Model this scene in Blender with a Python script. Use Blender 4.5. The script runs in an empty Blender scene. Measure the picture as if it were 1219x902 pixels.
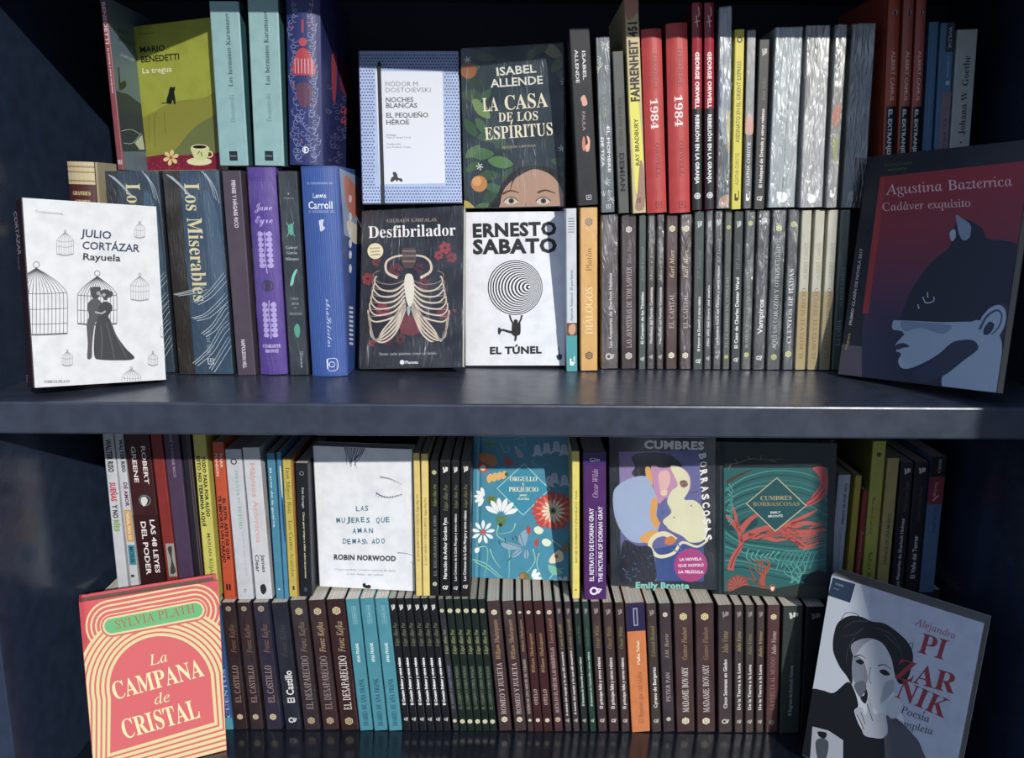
import bpy, math, random
import numpy as np
from mathutils import Matrix, Vector
from mathutils.geometry import tessellate_polygon

S = bpy.context.scene
COL = S.collection
# ------------------------------------------------------------------ camera
F, CX, CY, EYE = 1000.0, 609.5, 451.0, 1.45          # focal length in pixels of the 1219 wide frame, eye height
PITCH, ROLL = math.atan(.211), math.radians(.35)
fw = np.array([0, math.cos(PITCH), -math.sin(PITCH)])
_u = np.array([0, math.sin(PITCH), math.cos(PITCH)]); _r = np.array([1., 0, 0])
rt = math.cos(ROLL)*_r + math.sin(ROLL)*_u
up = -math.sin(ROLL)*_r + math.cos(ROLL)*_u
EYEP = np.array([0, 0, EYE])
cd = bpy.data.cameras.new('camera'); cam = bpy.data.objects.new('camera', cd); COL.objects.link(cam)
cd.sensor_fit = 'HORIZONTAL'; cd.sensor_width = 36; cd.lens = 36*F/1219; cd.clip_start = .01
cam.matrix_world = Matrix(((rt[0], up[0], -fw[0], 0), (rt[1], up[1], -fw[1], 0), (rt[2], up[2], -fw[2], EYE), (0, 0, 0, 1)))
S.camera = cam
# ------------------------------------------------------------------ sky, sun, exposure
SUN_DIR = Vector((-.48, 1, -.465)).normalized()
SUN_POWER, SKY_POWER = 3.8, 1.1
w = bpy.data.worlds.new('sky'); S.world = w; w.use_nodes = True
nt = w.node_tree; bg = nt.nodes['Background']
tc = nt.nodes.new('ShaderNodeTexCoord'); sx = nt.nodes.new('ShaderNodeSeparateXYZ'); cr = nt.nodes.new('ShaderNodeValToRGB')
cr.color_ramp.elements[0].position = .35; cr.color_ramp.elements[0].color = (.30, .33, .40, 1)
cr.color_ramp.elements[1].position = .95; cr.color_ramp.elements[1].color = (.42, .55, .80, 1)
mr = nt.nodes.new('ShaderNodeMapRange'); mr.inputs[1].default_value = -1; mr.inputs[2].default_value = 1
nt.links.new(tc.outputs['Generated'], sx.inputs[0]); nt.links.new(sx.outputs['Z'], mr.inputs[0])
nt.links.new(mr.outputs[0], cr.inputs[0]); nt.links.new(cr.outputs[0], bg.inputs[0])
bg.inputs[1].default_value = SKY_POWER
sl = bpy.data.lights.new('sun', 'SUN'); sl.energy = SUN_POWER; sl.angle = math.radians(.6); sl.color = (1, .95, .86)
so = bpy.data.objects.new('sun', sl); COL.objects.link(so); so.rotation_euler = SUN_DIR.to_track_quat('-Z', 'Y').to_euler()
so.location = (2.2, -3, 3.2)
S.view_settings.view_transform = 'Standard'; S.view_settings.look = 'None'; S.view_settings.gamma = 1
S.view_settings.exposure = 0.0; S.view_settings.use_curve_mapping = False

# ------------------------------------------------------------------ helpers
def ray(px, py):
    px = np.asarray(px, float); py = np.asarray(py, float)
    return fw + ((px-CX)/F)[..., None]*rt + ((CY-py)/F)[..., None]*up
def on_floor(px, py, z): r = ray(px, py); return EYEP + r*((z-EYE)/r[2])
def on_plane(px, py, Y): r = ray(px, py); return EYEP + r*(Y/r[1])
def lin(c): c /= 255; return c/12.92 if c <= .04045 else ((c+.055)/1.055)**2.4
def rgb(h):
    c = [lin(int(h[i:i+2], 16)) for i in (0, 2, 4)]; g = .3*c[0]+.6*c[1]+.1*c[2]
    return tuple(x*.88+g*.12 for x in c)+(1,)            # printed inks are a little greyer than the eye's reading of them
_m = {}
def mat(h, rough=.5, kind='print', metal=0., spec=.4):
    """plain printed or painted colour; 'cover' adds fine relief, 'paint' is the bookcase, 'pages' is cut paper, 'wrap' is clear film"""
    k = (h, rough, kind, metal, spec)
    if k in _m: return _m[k]
    m = bpy.data.materials.new(kind+'_'+h); m.use_nodes = True; n = m.node_tree; b = n.nodes['Principled BSDF']
    b.inputs['Base Color'].default_value = rgb(h); b.inputs['Roughness'].default_value = rough
    b.inputs['Metallic'].default_value = metal; b.inputs['Specular IOR Level'].default_value = spec
    L = n.links.new
    def node(t, **kw):
        x = n.nodes.new(t)
        for a, v in kw.items(): setattr(x, a, v)
        return x
    if kind in ('cover', 'paint', 'pages', 'stone'):
        t = node('ShaderNodeTexCoord'); z = node('ShaderNodeTexNoise'); bp = node('ShaderNodeBump'); mp = node('ShaderNodeMapping')
        sc = {'cover': (60, 60, 60), 'paint': (45, 45, 45), 'pages': (2200, 3, 3), 'stone': (9, 9, 9)}[kind]
        mp.inputs['Scale'].default_value = sc; z.inputs['Scale'].default_value = 1; z.inputs['Detail'].default_value = 3
        L(t.outputs['Object'], mp.inputs[0]); L(mp.outputs[0], z.inputs['Vector']); L(z.outputs[0], bp.inputs['Height'])
        bp.inputs['Distance'].default_value = {'cover': .0006, 'paint': .0009, 'pages': .0006, 'stone': .004}[kind]; bp.inputs['Strength'].default_value = .25
        L(bp.outputs[0], b.inputs['Normal'])
        r = node('ShaderNodeMapRange'); r.inputs[3].default_value = max(.05, rough-.1); r.inputs[4].default_value = rough+.12
        L(z.outputs[0], r.inputs[0]); L(r.outputs[0], b.inputs['Roughness'])
        mx = node('ShaderNodeMix', data_type='RGBA'); c = rgb(h); d = {'cover': .9, 'paint': .8, 'pages': .55, 'stone': .6}[kind]
        mx.inputs[6].default_value = tuple(x*d for x in c[:3])+(1,); mx.inputs[7].default_value = c
        r2 = node('ShaderNodeMapRange'); r2.inputs[1].default_value = .35; r2.inputs[2].default_value = .6
        L(z.outputs[0], r2.inputs[0]); L(r2.outputs[0], mx.inputs[0]); L(mx.outputs[2], b.inputs['Base Color'])
    if kind.startswith('wrap'):
        heavy = kind == 'wrap_heavy'
        n.nodes.remove(b); o = n.nodes['Material Output']
        tr = node('ShaderNodeBsdfTransparent'); gl = node('ShaderNodeBsdfGlossy'); mx = node('ShaderNodeMixShader')
        gl.inputs['Roughness'].default_value = .38; gl.inputs['Color'].default_value = (.95, .97, 1, 1)
        t = node('ShaderNodeTexCoord'); oi = node('ShaderNodeObjectInfo'); ad = node('ShaderNodeVectorMath', operation='ADD')
        L(t.outputs['Object'], ad.inputs[0]); L(oi.outputs['Random'], ad.inputs[1])
        mp = node('ShaderNodeMapping'); mp.inputs['Rotation'].default_value = (.4, .5, .3); mp.inputs['Scale'].default_value = (130, 90, 22)
        z = node('ShaderNodeTexNoise'); z.inputs['Scale'].default_value = 1; z.inputs['Detail'].default_value = 1.5; z.inputs['Distortion'].default_value = 1.6
        z2 = node('ShaderNodeTexNoise'); z2.inputs['Scale'].default_value = 26; z2.inputs['Detail'].default_value = 2
        L(ad.outputs[0], mp.inputs[0]); L(mp.outputs[0], z.inputs['Vector']); L(ad.outputs[0], z2.inputs['Vector'])
        s1 = node('ShaderNodeMath', operation='SUBTRACT'); s1.inputs[1].default_value = .5; L(z.outputs[0], s1.inputs[0])
        s2 = node('ShaderNodeMath', operation='ABSOLUTE'); L(s1.outputs[0], s2.inputs[0])
        bp = node('ShaderNodeBump'); bp.inputs['Strength'].default_value = .8; bp.inputs['Distance'].default_value = .0045 if heavy else .0022
        L(s2.outputs[0], bp.inputs['Height']); L(bp.outputs[0], gl.inputs['Normal'])
        r = node('ShaderNodeMapRange'); r.inputs[1].default_value = .35; r.inputs[2].default_value = .65
        r.inputs[3].default_value = .05 if heavy else .015; r.inputs[4].default_value = .22 if heavy else .07
        L(z2.outputs[0], r.inputs[0]); L(r.outputs[0], mx.inputs[0])
        L(tr.outputs[0], mx.inputs[1]); L(gl.outputs[0], mx.inputs[2]); L(mx.outputs[0], o.inputs['Surface'])
    _m[k] = m; return m

def mesh(name, V, Fc, mats, idx=None, parent=None, smooth=False):
    me = bpy.data.meshes.new(name); me.from_pydata([tuple(v) for v in V], [], [tuple(f) for f in Fc])
    for m in mats: me.materials.append(m)
    if idx is not None and len(mats) > 1: me.polygons.foreach_set('material_index', list(idx))
    if smooth: me.polygons.foreach_set('use_smooth', [True]*len(me.polygons))
    me.update(); o = bpy.data.objects.new(name, me); COL.objects.link(o)
    if parent: o.parent = parent
    return o
def box(name, lo, hi, m, parent=None, bev=0):
    x0, y0, z0 = lo; x1, y1, z1 = hi
    V = [(x0, y0, z0), (x1, y0, z0), (x1, y1, z0), (x0, y1, z0), (x0, y0, z1), (x1, y0, z1), (x1, y1, z1), (x0, y1, z1)]
    Q = [(0, 3, 2, 1), (4, 5, 6, 7), (0, 1, 5, 4), (1, 2, 6, 5), (2, 3, 7, 6), (3, 0, 4, 7)]
    o = mesh(name, V, Q, [m], parent=parent)
    if bev:
        b = o.modifiers.new('bevel', 'BEVEL'); b.width = bev; b.segments = 2
    return o
def tag(o, label, cat, group=None, kind=None):
    if label: o['label'] = label
    if cat: o['category'] = cat
    if group: o['group'] = group
    if kind: o['kind'] = kind
    return o

# ------------------------------------------------------------------ lettering
# letter outlines: code: (advance, contour, contour...), a contour is a first point then steps, in 1/500 of the type size
G_serif={65:(218,(-4,0,0,9,14,5,11,16,82,203,9,0,89,-208,9,-13,12,-3,0,-9,-107,0,0,9,16,2,7,3,3,6,-1,12,-14,34,-74,0,-13,-33,-1,-12,3,-6,6,-4,17,-2,0,-9),(57,80,64,0,-16,40,-17,40)),
66:(221,(8,0,0,9,22,6,6,14,1,155,-1,18,-4,9,-8,6,-16,2,0,4,0,5,123,-1,33,-7,22,-13,11,-19,1,-13,-3,-18,-11,-15,-7,-6,-34,-12,29,-9,21,-12,12,-17,4,-20,-3,-22,-6,-12,-14,-15,-21,-10,-36,-7),(91,126,30,4,15,12,5,13,1,23,-2,14,-5,14,-8,7,-10,3,-16,0,-7,-4,-3,-14),(111,12,22,5,11,11,5,18,1,31,-6,20,-9,10,-18,7,-18,2,-8,0,0,-89,5,-11)),
67:(234,(128,-5,-24,2,-29,9,-24,17,-19,23,-13,28,-5,23,0,34,8,31,10,20,19,22,18,13,21,10,23,5,22,1,20,-3,39,-12,10,3,6,12,8,0,0,-79,-8,0,-14,28,-18,21,-16,12,-17,5,-27,0,-12,-5,-10,-9,-9,-11,-7,-16,-7,-40,0,-50,8,-38,17,-25,12,-8,13,-5,26,-1,20,6,15,7,14,10,16,18,10,-9,-19,-21,-22,-16,-26,-9)),
68:(248,(10,0,0,9,20,5,6,12,1,161,-2,16,-5,10,-9,5,-14,1,0,9,104,0,41,-4,23,-8,19,-11,22,-23,14,-31,4,-37,-2,-27,-5,-23,-10,-20,-13,-16,-17,-12,-20,-9,-25,-5),(111,12,16,2,13,4,11,8,12,18,10,35,1,59,-8,39,-16,25,-11,8,-13,5,-20,1,-11,-4,-4,-16,0,-167,5,-13)),
69:(221,(7,0,0,8,18,3,8,6,5,22,-1,160,-6,14,-9,5,-14,1,0,9,191,0,0,-68,-7,0,-3,14,-8,17,-16,15,-32,8,-27,1,-11,-4,-4,-12,0,-76,25,3,11,6,7,9,10,32,8,0,0,-114,-8,0,-6,29,-10,14,-16,7,-21,2,0,-80,3,-11,7,-5,14,-1,28,2,18,5,24,16,11,15,10,20,9,0,-14,-72)),
70:(202,(8,0,0,9,22,6,6,15,1,157,-5,23,-8,5,-17,4,0,9,190,0,0,-68,-8,0,-6,22,-7,14,-11,9,-10,5,-23,5,-32,0,-7,-4,-2,-12,0,-75,19,1,15,7,10,14,7,27,9,0,0,-114,-9,0,-7,30,-10,14,-15,7,-19,2,0,-75,2,-14,10,-11,25,-3,0,-9)),
71:(254,(134,-5,-26,2,-23,6,-21,11,-22,19,-13,18,-9,22,-5,24,-1,26,8,39,19,32,16,15,19,12,37,11,36,-1,45,-13,8,3,8,12,9,0,0,-79,-9,0,-11,23,-17,23,-17,13,-16,6,-15,3,-15,-2,-12,-5,-10,-9,-16,-26,-7,-41,0,-50,6,-31,14,-31,16,-14,20,-6,24,1,13,10,4,14,-1,45,-10,11,-22,3,0,8,112,0,0,-8,-18,-3,-7,-8,-2,-66,-44,-14)),
72:(262,(8,0,0,9,17,3,8,6,4,22,-1,160,-7,13,-21,6,0,9,113,0,0,-9,-20,-4,-8,-9,-2,-81,80,0,-2,81,-7,9,-21,4,0,9,113,0,0,-9,-18,-3,-7,-6,-4,-21,0,-160,4,-11,5,-5,20,-4,0,-9,-113,0,0,9,20,4,5,4,3,7,2,86,-80,0,2,-85,8,-12,20,-4,0,-9)),
73:(130,(7,0,0,9,17,3,8,6,5,9,1,11,-1,166,-7,11,-23,4,0,9,115,0,0,-5,0,-4,-24,-5,-6,-14,-1,-161,5,-21,9,-6,18,-3,0,-9)),
74:(165,(54,-33,-25,5,-19,12,-11,18,-1,12,3,10,6,8,10,5,13,-1,10,-5,5,-8,1,-9,-7,-26,7,-7,12,-1,10,6,4,8,2,17,-1,187,-3,10,-5,5,-25,6,0,9,117,0,0,-9,-20,-4,-5,-5,-3,-9,-1,-157,-5,-33,-6,-14,-18,-19,-13,-6)),
75:(255,(8,0,0,9,17,3,8,6,5,22,-1,160,-7,14,-22,5,0,9,113,0,0,-9,-20,-4,-8,-9,-2,-89,73,73,8,12,2,7,-2,5,-9,4,-18,1,0,9,98,0,0,-9,-2,0,-18,-2,-24,-13,-64,-62,98,-121,12,-9,15,-3,0,-9,-120,0,0,9,21,1,5,4,0,6,-66,87,-9,-8,1,-71,7,-14,22,-5,0,-9)),
76:(213,(8,0,0,9,17,3,8,6,4,22,-1,160,-7,14,-21,5,0,9,117,0,0,-9,-21,-2,-10,-9,-3,-19,0,-151,3,-17,6,-5,17,-2,27,2,17,5,24,19,19,37,10,0,-13,-77)),
77:(317,(7,0,0,9,17,3,8,6,6,22,-1,161,-2,8,-6,6,-22,4,0,9,85,0,66,-157,67,157,84,0,0,-9,-14,-2,-9,-5,-6,-15,0,-158,2,-18,7,-9,19,-3,0,-9,-110,0,0,9,21,5,7,14,1,171,-83,-199,-9,0,-82,194,1,-167,3,-8,5,-6,23,-4,0,-9)),
78:(247,(201,-5,-148,180,1,-147,7,-14,22,-5,0,-9,-74,0,0,9,16,2,8,5,5,23,0,155,-19,22,-10,3,0,4,0,5,69,0,117,-144,-1,120,-8,11,-20,4,0,9,74,0,0,-9,-22,-5,-6,-14,-1,-205)),
79:(263,(130,-5,-24,2,-22,7,-20,11,-17,14,-14,17,-11,21,-6,22,-2,25,2,24,6,23,11,20,14,18,18,14,20,11,23,7,25,2,24,-2,22,-7,19,-11,18,-14,14,-17,10,-20,7,-23,2,-25,-2,-25,-7,-22,-10,-21,-15,-17,-17,-14,-21,-11,-22,-7),(132,6,14,2,11,5,10,8,8,12,11,34,4,47,-4,46,-12,34,-19,21,-12,5,-13,2,-14,-2,-11,-5,-10,-9,-8,-11,-11,-34,-3,-47,4,-47,12,-33,19,-21,11,-5)),
80:(209,(8,0,0,9,17,3,8,6,4,22,-1,160,-7,13,-21,6,0,9,128,-1,27,-5,20,-11,14,-16,7,-20,-1,-23,-10,-23,-15,-13,-21,-9,-26,-4,-40,0,2,-78,8,-12,20,-4,0,-9),(91,115,31,3,11,6,7,9,5,14,1,24,-3,21,-5,11,-9,8,-11,4,-17,0,-8,-5,-2,-11)),
81:(263,(189,-58,-32,4,-26,11,-21,18,-17,25,-23,10,-19,15,-16,18,-12,21,-5,18,-4,25,2,31,9,28,15,24,20,20,25,14,29,8,37,0,28,-8,28,-17,23,-25,14,-32,5,-30,-1,-26,-4,-18,-17,-33,-27,-26,-35,-17,17,-25,14,-10,26,-5,24,3,1,-9,-29,-9),(133,6,13,2,12,5,10,8,8,12,10,34,4,47,-4,46,-12,34,-19,21,-12,5,-13,2,-14,-2,-11,-5,-10,-9,-8,-11,-11,-34,-3,-47,4,-47,12,-33,19,-21,12,-5)),
82:(236,(8,0,0,9,17,3,8,6,4,22,-1,160,-7,13,-21,6,0,9,135,-2,34,-10,18,-12,7,-10,5,-12,2,-15,-4,-19,-4,-8,-12,-14,-32,-14,59,-87,11,-13,13,-3,0,-9,-71,0,-68,106,-10,0,2,-81,8,-12,20,-4,0,-9),(91,117,33,3,13,6,8,10,5,14,2,18,-3,21,-7,15,-6,5,-15,6,-18,0,-9,-5,-3,-14)),
83:(195,(21,-5,0,84,10,0,10,-32,11,-17,13,-13,15,-7,23,-2,16,4,14,12,6,17,-1,14,-9,14,-73,41,-14,12,-10,13,-6,20,-1,21,5,17,11,19,17,13,20,7,28,0,44,-10,7,3,3,8,10,0,0,-73,-9,0,-14,32,-11,13,-15,11,-14,5,-14,1,-15,-3,-11,-8,-7,-17,0,-10,5,-11,18,-15,58,-29,23,-18,8,-11,6,-16,0,-33,-4,-14,-10,-16,-15,-12,-13,-7,-22,-6,-24,-1,-49,11,-6,-2,-4,-9)),
84:(212,(46,0,0,9,15,1,10,5,6,17,1,185,-22,-3,-19,-9,-17,-22,-6,-24,-9,0,0,69,100,0,100,0,0,-70,-8,0,-6,26,-13,18,-18,11,-28,4,1,-189,7,-14,24,-5,0,-9)),
85:(246,(124,-6,-31,3,-17,5,-13,7,-15,17,-9,23,-2,18,-1,133,-7,13,-22,6,0,9,113,0,0,-9,-15,-2,-9,-4,-5,-15,0,-135,2,-19,9,-18,14,-11,21,-4,26,4,18,13,11,22,3,14,1,133,-6,15,-10,5,-16,2,0,9,73,0,0,-9,-19,-7,-6,-13,-1,-121,-5,-32,-7,-17,-9,-13,-19,-14,-26,-7)),
86:(214,(106,-6,-87,202,-11,17,-15,6,0,9,112,0,0,-9,-16,-1,-9,-4,-4,-12,53,-130,23,58,23,61,2,13,-1,8,-5,4,-22,3,0,9,72,0,0,-9,-15,-4,-10,-13,-81,-208)),
87:(306,(85,-5,-71,207,-8,13,-14,4,0,9,98,0,0,-9,-12,-2,-6,-4,-1,-14,40,-122,39,99,-12,35,-8,5,-15,3,0,9,105,0,0,-9,-18,-3,-4,-4,-1,-8,40,-121,37,118,-4,13,-18,5,0,9,60,0,0,-9,-13,-7,-9,-16,-67,-201,-9,0,-56,159,-63,-159)),
88:(235,(6,0,0,9,15,3,20,15,56,77,-62,95,-15,16,-13,4,0,9,115,0,0,-9,-22,-3,-5,-10,37,-61,31,45,6,15,-1,7,-4,4,-18,3,0,9,83,0,0,-9,-19,-3,-17,-12,-53,-72,71,-110,10,-10,11,-3,0,-9,-113,0,0,9,20,3,5,3,1,7,-6,15,-34,54,-38,-53,-4,-11,0,-8,3,-5,6,-3,15,-2,0,-9)),
89:(213,(51,0,0,9,19,4,8,9,2,14,0,53,-61,112,-10,12,-16,6,0,9,110,0,0,-9,-18,-2,-7,-9,25,-54,21,-41,44,73,6,14,0,7,-3,6,-11,5,-13,1,0,9,73,0,0,-9,-14,-5,-11,-13,-61,-99,1,-77,9,-12,20,-4,0,-9)),
90:(221,(10,0,0,5,128,210,-46,-1,-28,-7,-19,-17,-14,-32,-9,0,7,70,87,0,87,0,0,-6,-126,-208,59,1,28,9,15,11,9,10,15,37,9,0,-9,-82)),
97:(172,(127,-5,-11,1,-8,5,-5,7,-3,9,-24,-16,-21,-5,-23,2,-14,10,-7,13,-1,16,5,15,7,8,29,18,48,17,-2,40,-7,9,-13,4,-16,-2,-8,-4,-1,-6,8,-14,1,-9,-3,-9,-10,-7,-12,-2,-9,3,-6,5,-4,10,0,11,4,10,20,17,26,7,31,0,20,-4,17,-11,8,-14,3,-17,1,-91,5,-4,8,4,5,-7,-18,-14),(76,17,13,4,10,11,0,26,0,27,-24,-11,-10,-10,-5,-14,0,-19,6,-11)),
98:(180,(21,-6,0,207,-3,13,-14,6,0,8,65,0,0,-89,14,12,21,8,19,-1,19,-9,19,-22,9,-33,-3,-41,-14,-29,-18,-18,-23,-9,-16,-2,-17,3,-27,16,-25,-20),(91,7,15,4,10,14,5,22,2,33,-2,27,-5,18,-10,11,-14,4,-14,-5,-9,-14,2,-99,7,-11)),
99:(147,(78,-5,-14,1,-17,7,-14,11,-12,16,-8,18,-3,21,1,23,4,17,14,22,19,17,24,10,21,1,25,-5,10,-8,7,-9,4,-14,-2,-11,-9,-8,-10,-2,-12,3,-5,6,-3,9,1,19,-6,8,-8,1,-13,-3,-12,-18,-3,-20,0,-31,4,-21,11,-21,11,-10,19,-5,17,4,17,13,6,-6,-13,-15,-15,-11,-17,-7)),
100:(185,(70,-5,-17,3,-11,5,-10,8,-10,14,-11,32,0,35,3,17,8,19,12,15,14,10,16,6,20,-1,15,-6,12,-12,0,65,-4,9,-8,4,-11,2,0,8,72,0,0,-196,3,-13,14,-5,0,-9,-30,-2,-36,-8,0,24,-17,-18),(86,14,15,7,10,17,0,83,-5,11,-10,7,-13,1,-12,-6,-7,-13,-4,-22,-1,-37,4,-29,8,-13)),
101:(150,(77,-5,-18,3,-13,5,-14,11,-11,16,-8,19,-3,17,0,24,5,21,6,14,12,15,14,11,13,6,19,2,20,-3,11,-4,14,-12,13,-23,4,-34,-83,0,3,-27,8,-19,6,-7,15,-8,15,-1,9,3,9,6,12,13,7,-7,-13,-18,-15,-13,-18,-7),(58,96,43,0,-1,26,-3,17,-7,7,-7,2,-8,0,-8,-6,-8,-20)),
102:(107,(7,0,0,8,12,2,5,5,2,22,0,101,-18,0,0,17,18,0,1,34,5,16,10,13,20,11,25,3,23,-3,10,-6,9,-11,2,-9,0,-11,-5,-9,-8,-5,-12,0,-8,5,-6,12,7,20,-2,5,-7,2,-9,-2,-4,-5,-2,-8,-1,-52,28,0,0,-17,-28,0,0,-105,4,-19,6,-4,16,-2,0,-8)),
103:(164,(73,-70,-29,2,-16,5,-12,7,-8,12,-1,11,4,7,7,6,16,7,-13,9,-6,7,-3,12,2,12,13,15,24,13,-24,14,-10,13,-6,24,3,18,11,15,15,12,20,6,24,2,33,-7,41,0,0,-18,-24,0,9,-15,3,-17,-2,-14,-6,-12,-9,-11,-12,-7,-15,-5,-39,-2,-9,-6,-4,-9,3,-7,9,-4,54,-2,27,-8,8,-9,5,-11,2,-13,-3,-17,-14,-18,-17,-9,-23,-6),(79,62,10,3,6,8,5,32,-5,33,-6,8,-10,2,-10,-2,-7,-8,-5,-33,5,-32,7,-8),(80,-58,23,1,16,5,9,8,4,13,-4,8,-10,4,-43,2,-27,0,-8,-9,-3,-12,4,-8,9,-7)),
104:(190,(9,0,0,8,10,2,4,4,3,14,0,176,-4,12,-13,4,0,8,65,0,0,-95,15,16,25,10,27,-3,13,-10,5,-8,6,-20,1,-99,5,-8,11,-3,0,-8,-81,0,0,8,9,1,4,4,4,15,-1,92,-4,12,-12,4,-14,-5,-13,-13,0,-97,5,-10,11,-3,0,-8)),
105:(99,(50,181,-9,2,-9,5,-5,8,-2,10,2,10,5,8,9,6,9,2,10,-2,8,-6,6,-8,2,-10,-2,-10,-6,-8,-8,-5),(9,0,0,8,10,2,4,4,3,14,0,106,-3,9,-13,4,0,4,0,4,64,0,0,-132,4,-11,12,-4,0,-8)),
106:(105,(53,182,-10,1,-8,6,-5,8,-2,10,2,10,5,8,8,6,10,1,10,-1,8,-6,6,-8,2,-10,-2,-10,-6,-8,-8,-5),(18,-70,-15,2,-16,7,-10,10,-4,11,1,14,5,7,11,4,13,-1,7,-6,3,-9,-7,-22,2,-4,7,-1,12,4,5,17,0,162,-3,16,-5,4,-13,2,0,8,69,0,0,-166,-3,-20,-7,-16,-11,-12,-21,-9)),
107:(179,(9,0,0,8,10,2,4,4,3,14,0,176,-3,12,-13,4,0,8,64,0,0,-144,47,50,0,8,-6,4,-12,1,0,8,70,0,0,-8,-19,-5,-13,-8,-30,-30,64,-89,13,-7,0,-8,-83,0,0,8,12,2,2,9,-38,55,-7,-7,0,-46,5,-10,11,-3,0,-8)),
108:(100,(9,0,0,8,10,2,4,4,3,14,0,176,-3,12,-13,4,0,4,0,4,64,0,0,-205,4,-11,12,-4,0,-8)),
109:(277,(9,0,0,8,10,2,4,4,3,14,0,106,-5,10,-12,3,0,8,64,0,0,-23,16,17,11,6,12,4,15,0,19,-7,9,-9,5,-12,16,17,19,9,24,1,16,-6,11,-14,5,-20,2,-99,4,-8,11,-3,0,-8,-79,0,0,8,8,1,5,5,3,14,-1,95,-7,11,-15,1,-11,-6,-9,-10,1,-98,4,-10,11,-3,0,-8,-78,0,0,8,10,3,5,10,1,91,-5,20,-7,3,-8,0,-14,-6,-9,-11,1,-97,4,-10,11,-3,0,-8)),
110:(190,(9,0,0,8,10,2,4,4,3,14,0,106,-5,10,-12,3,0,8,65,0,0,-21,15,15,19,9,24,0,16,-6,11,-14,6,-20,1,-99,5,-8,11,-3,0,-8,-81,0,0,8,9,1,4,4,4,15,-1,92,-4,12,-12,4,-14,-5,-13,-13,0,-97,5,-10,11,-3,0,-8)),
111:(168,(84,-5,-30,6,-24,17,-15,27,-6,32,6,33,15,26,24,17,30,6,30,-6,24,-17,15,-26,5,-33,-5,-33,-15,-26,-24,-17),(84,6,12,3,9,12,4,20,1,36,-5,54,-7,13,-14,5,-12,-3,-8,-11,-4,-21,-2,-37,2,-36,3,-20,9,-12)),
112:(186,(9,-70,0,8,9,2,6,6,2,22,0,164,-4,11,-12,4,0,8,62,0,0,-24,13,17,17,10,22,1,22,-10,19,-24,9,-29,-1,-39,-12,-34,-19,-20,-24,-8,-16,1,-11,4,-17,16,2,-65,6,-9,17,-3,0,-9),(98,14,10,2,8,7,9,27,0,54,-4,20,-8,11,-10,4,-11,-1,-10,-7,-8,-13,0,-84,10,-15)),
113:(182,(87,-70,0,9,17,2,7,8,1,65,-19,-14,-27,-5,-23,8,-19,17,-11,26,-3,32,6,29,15,28,20,16,18,7,16,2,17,-3,27,-16,25,19,6,0,0,-207,4,-11,13,-3,0,-9),(89,15,16,6,7,13,-2,98,-7,12,-13,3,-15,-4,-10,-12,-5,-22,-2,-31,2,-28,5,-20,10,-11)),
114:(144,(9,0,0,8,10,2,4,4,3,14,0,106,-4,9,-12,4,0,8,63,0,0,-29,15,20,20,12,12,1,11,-3,12,-12,1,-18,-10,-12,-10,-3,-9,2,-14,15,-7,2,-10,-5,-7,-12,-2,-17,0,-76,6,-8,18,-4,0,-8)),
115:(144,(76,-5,-39,9,-7,-2,-4,-6,-8,0,0,57,9,0,11,-27,8,-9,13,-8,14,-2,13,4,7,7,3,11,-3,10,-7,9,-41,21,-15,13,-9,15,-2,18,7,23,14,14,25,7,26,-3,17,-3,7,7,7,0,0,-49,-8,0,-13,25,-8,7,-12,4,-14,0,-9,-4,-5,-8,0,-11,11,-13,40,-21,15,-12,8,-15,1,-22,-3,-15,-11,-17,-17,-11)),
116:(114,(62,-5,-24,6,-7,7,-5,10,-2,18,0,103,-14,0,0,11,34,35,20,27,8,0,0,-57,32,0,0,-16,-32,0,2,-111,4,-7,9,-1,8,4,8,13,8,-4,-9,-17,-11,-11,-13,-7)),
117:(187,(65,-5,-23,5,-9,9,-6,12,-4,21,-1,92,-4,10,-12,3,0,8,65,0,0,-120,3,-11,9,-5,16,1,15,13,0,91,-3,16,-4,5,-12,2,0,8,67,0,0,-125,5,-11,13,-4,0,-9,-30,-2,-36,-9,0,25,-21,-18,-13,-5)),
118:(153,(71,-5,-55,136,-7,12,-10,4,0,8,83,0,0,-8,-14,-2,-3,-8,27,-76,29,74,-5,9,-14,3,0,8,50,0,0,-8,-9,-4,-7,-9,-56,-139)),
119:(217,(61,-5,-53,139,-6,9,-7,4,0,8,74,0,0,-8,-10,-3,-2,-9,26,-72,22,55,-8,23,-4,4,-9,2,0,8,78,0,0,-8,-11,-3,-3,-7,20,-66,25,65,-2,8,-13,3,0,8,45,0,0,-8,-9,-3,-6,-9,-56,-140,-8,0,-33,103,-41,-103)),
120:(160,(2,0,0,7,22,14,37,47,-42,67,-9,9,-8,3,0,8,82,0,0,-8,-10,-2,-4,-6,22,-36,25,35,-4,7,-13,2,0,8,55,0,0,-7,-10,-4,-11,-9,-35,-43,49,-77,5,-5,7,-2,0,-8,-82,0,0,8,12,2,3,7,-24,40,-27,-39,4,-8,13,-3,0,-7)),
121:(150,(26,-70,-14,3,-11,9,-4,13,3,15,11,9,16,-1,9,-8,2,-17,8,-2,15,19,9,28,-54,133,-8,13,-10,3,0,8,83,0,0,-4,0,-4,-15,-3,-2,-8,29,-77,26,76,-3,9,-15,3,0,8,49,0,0,-8,-9,-4,-8,-13,-54,-148,-12,-27,-17,-19,-10,-4)),
122:(146,(6,0,0,7,78,137,-29,-1,-14,-4,-11,-11,-8,-20,-9,0,3,47,121,0,0,-10,-74,-133,24,1,18,5,14,13,11,23,8,0,-4,-54)),
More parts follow.
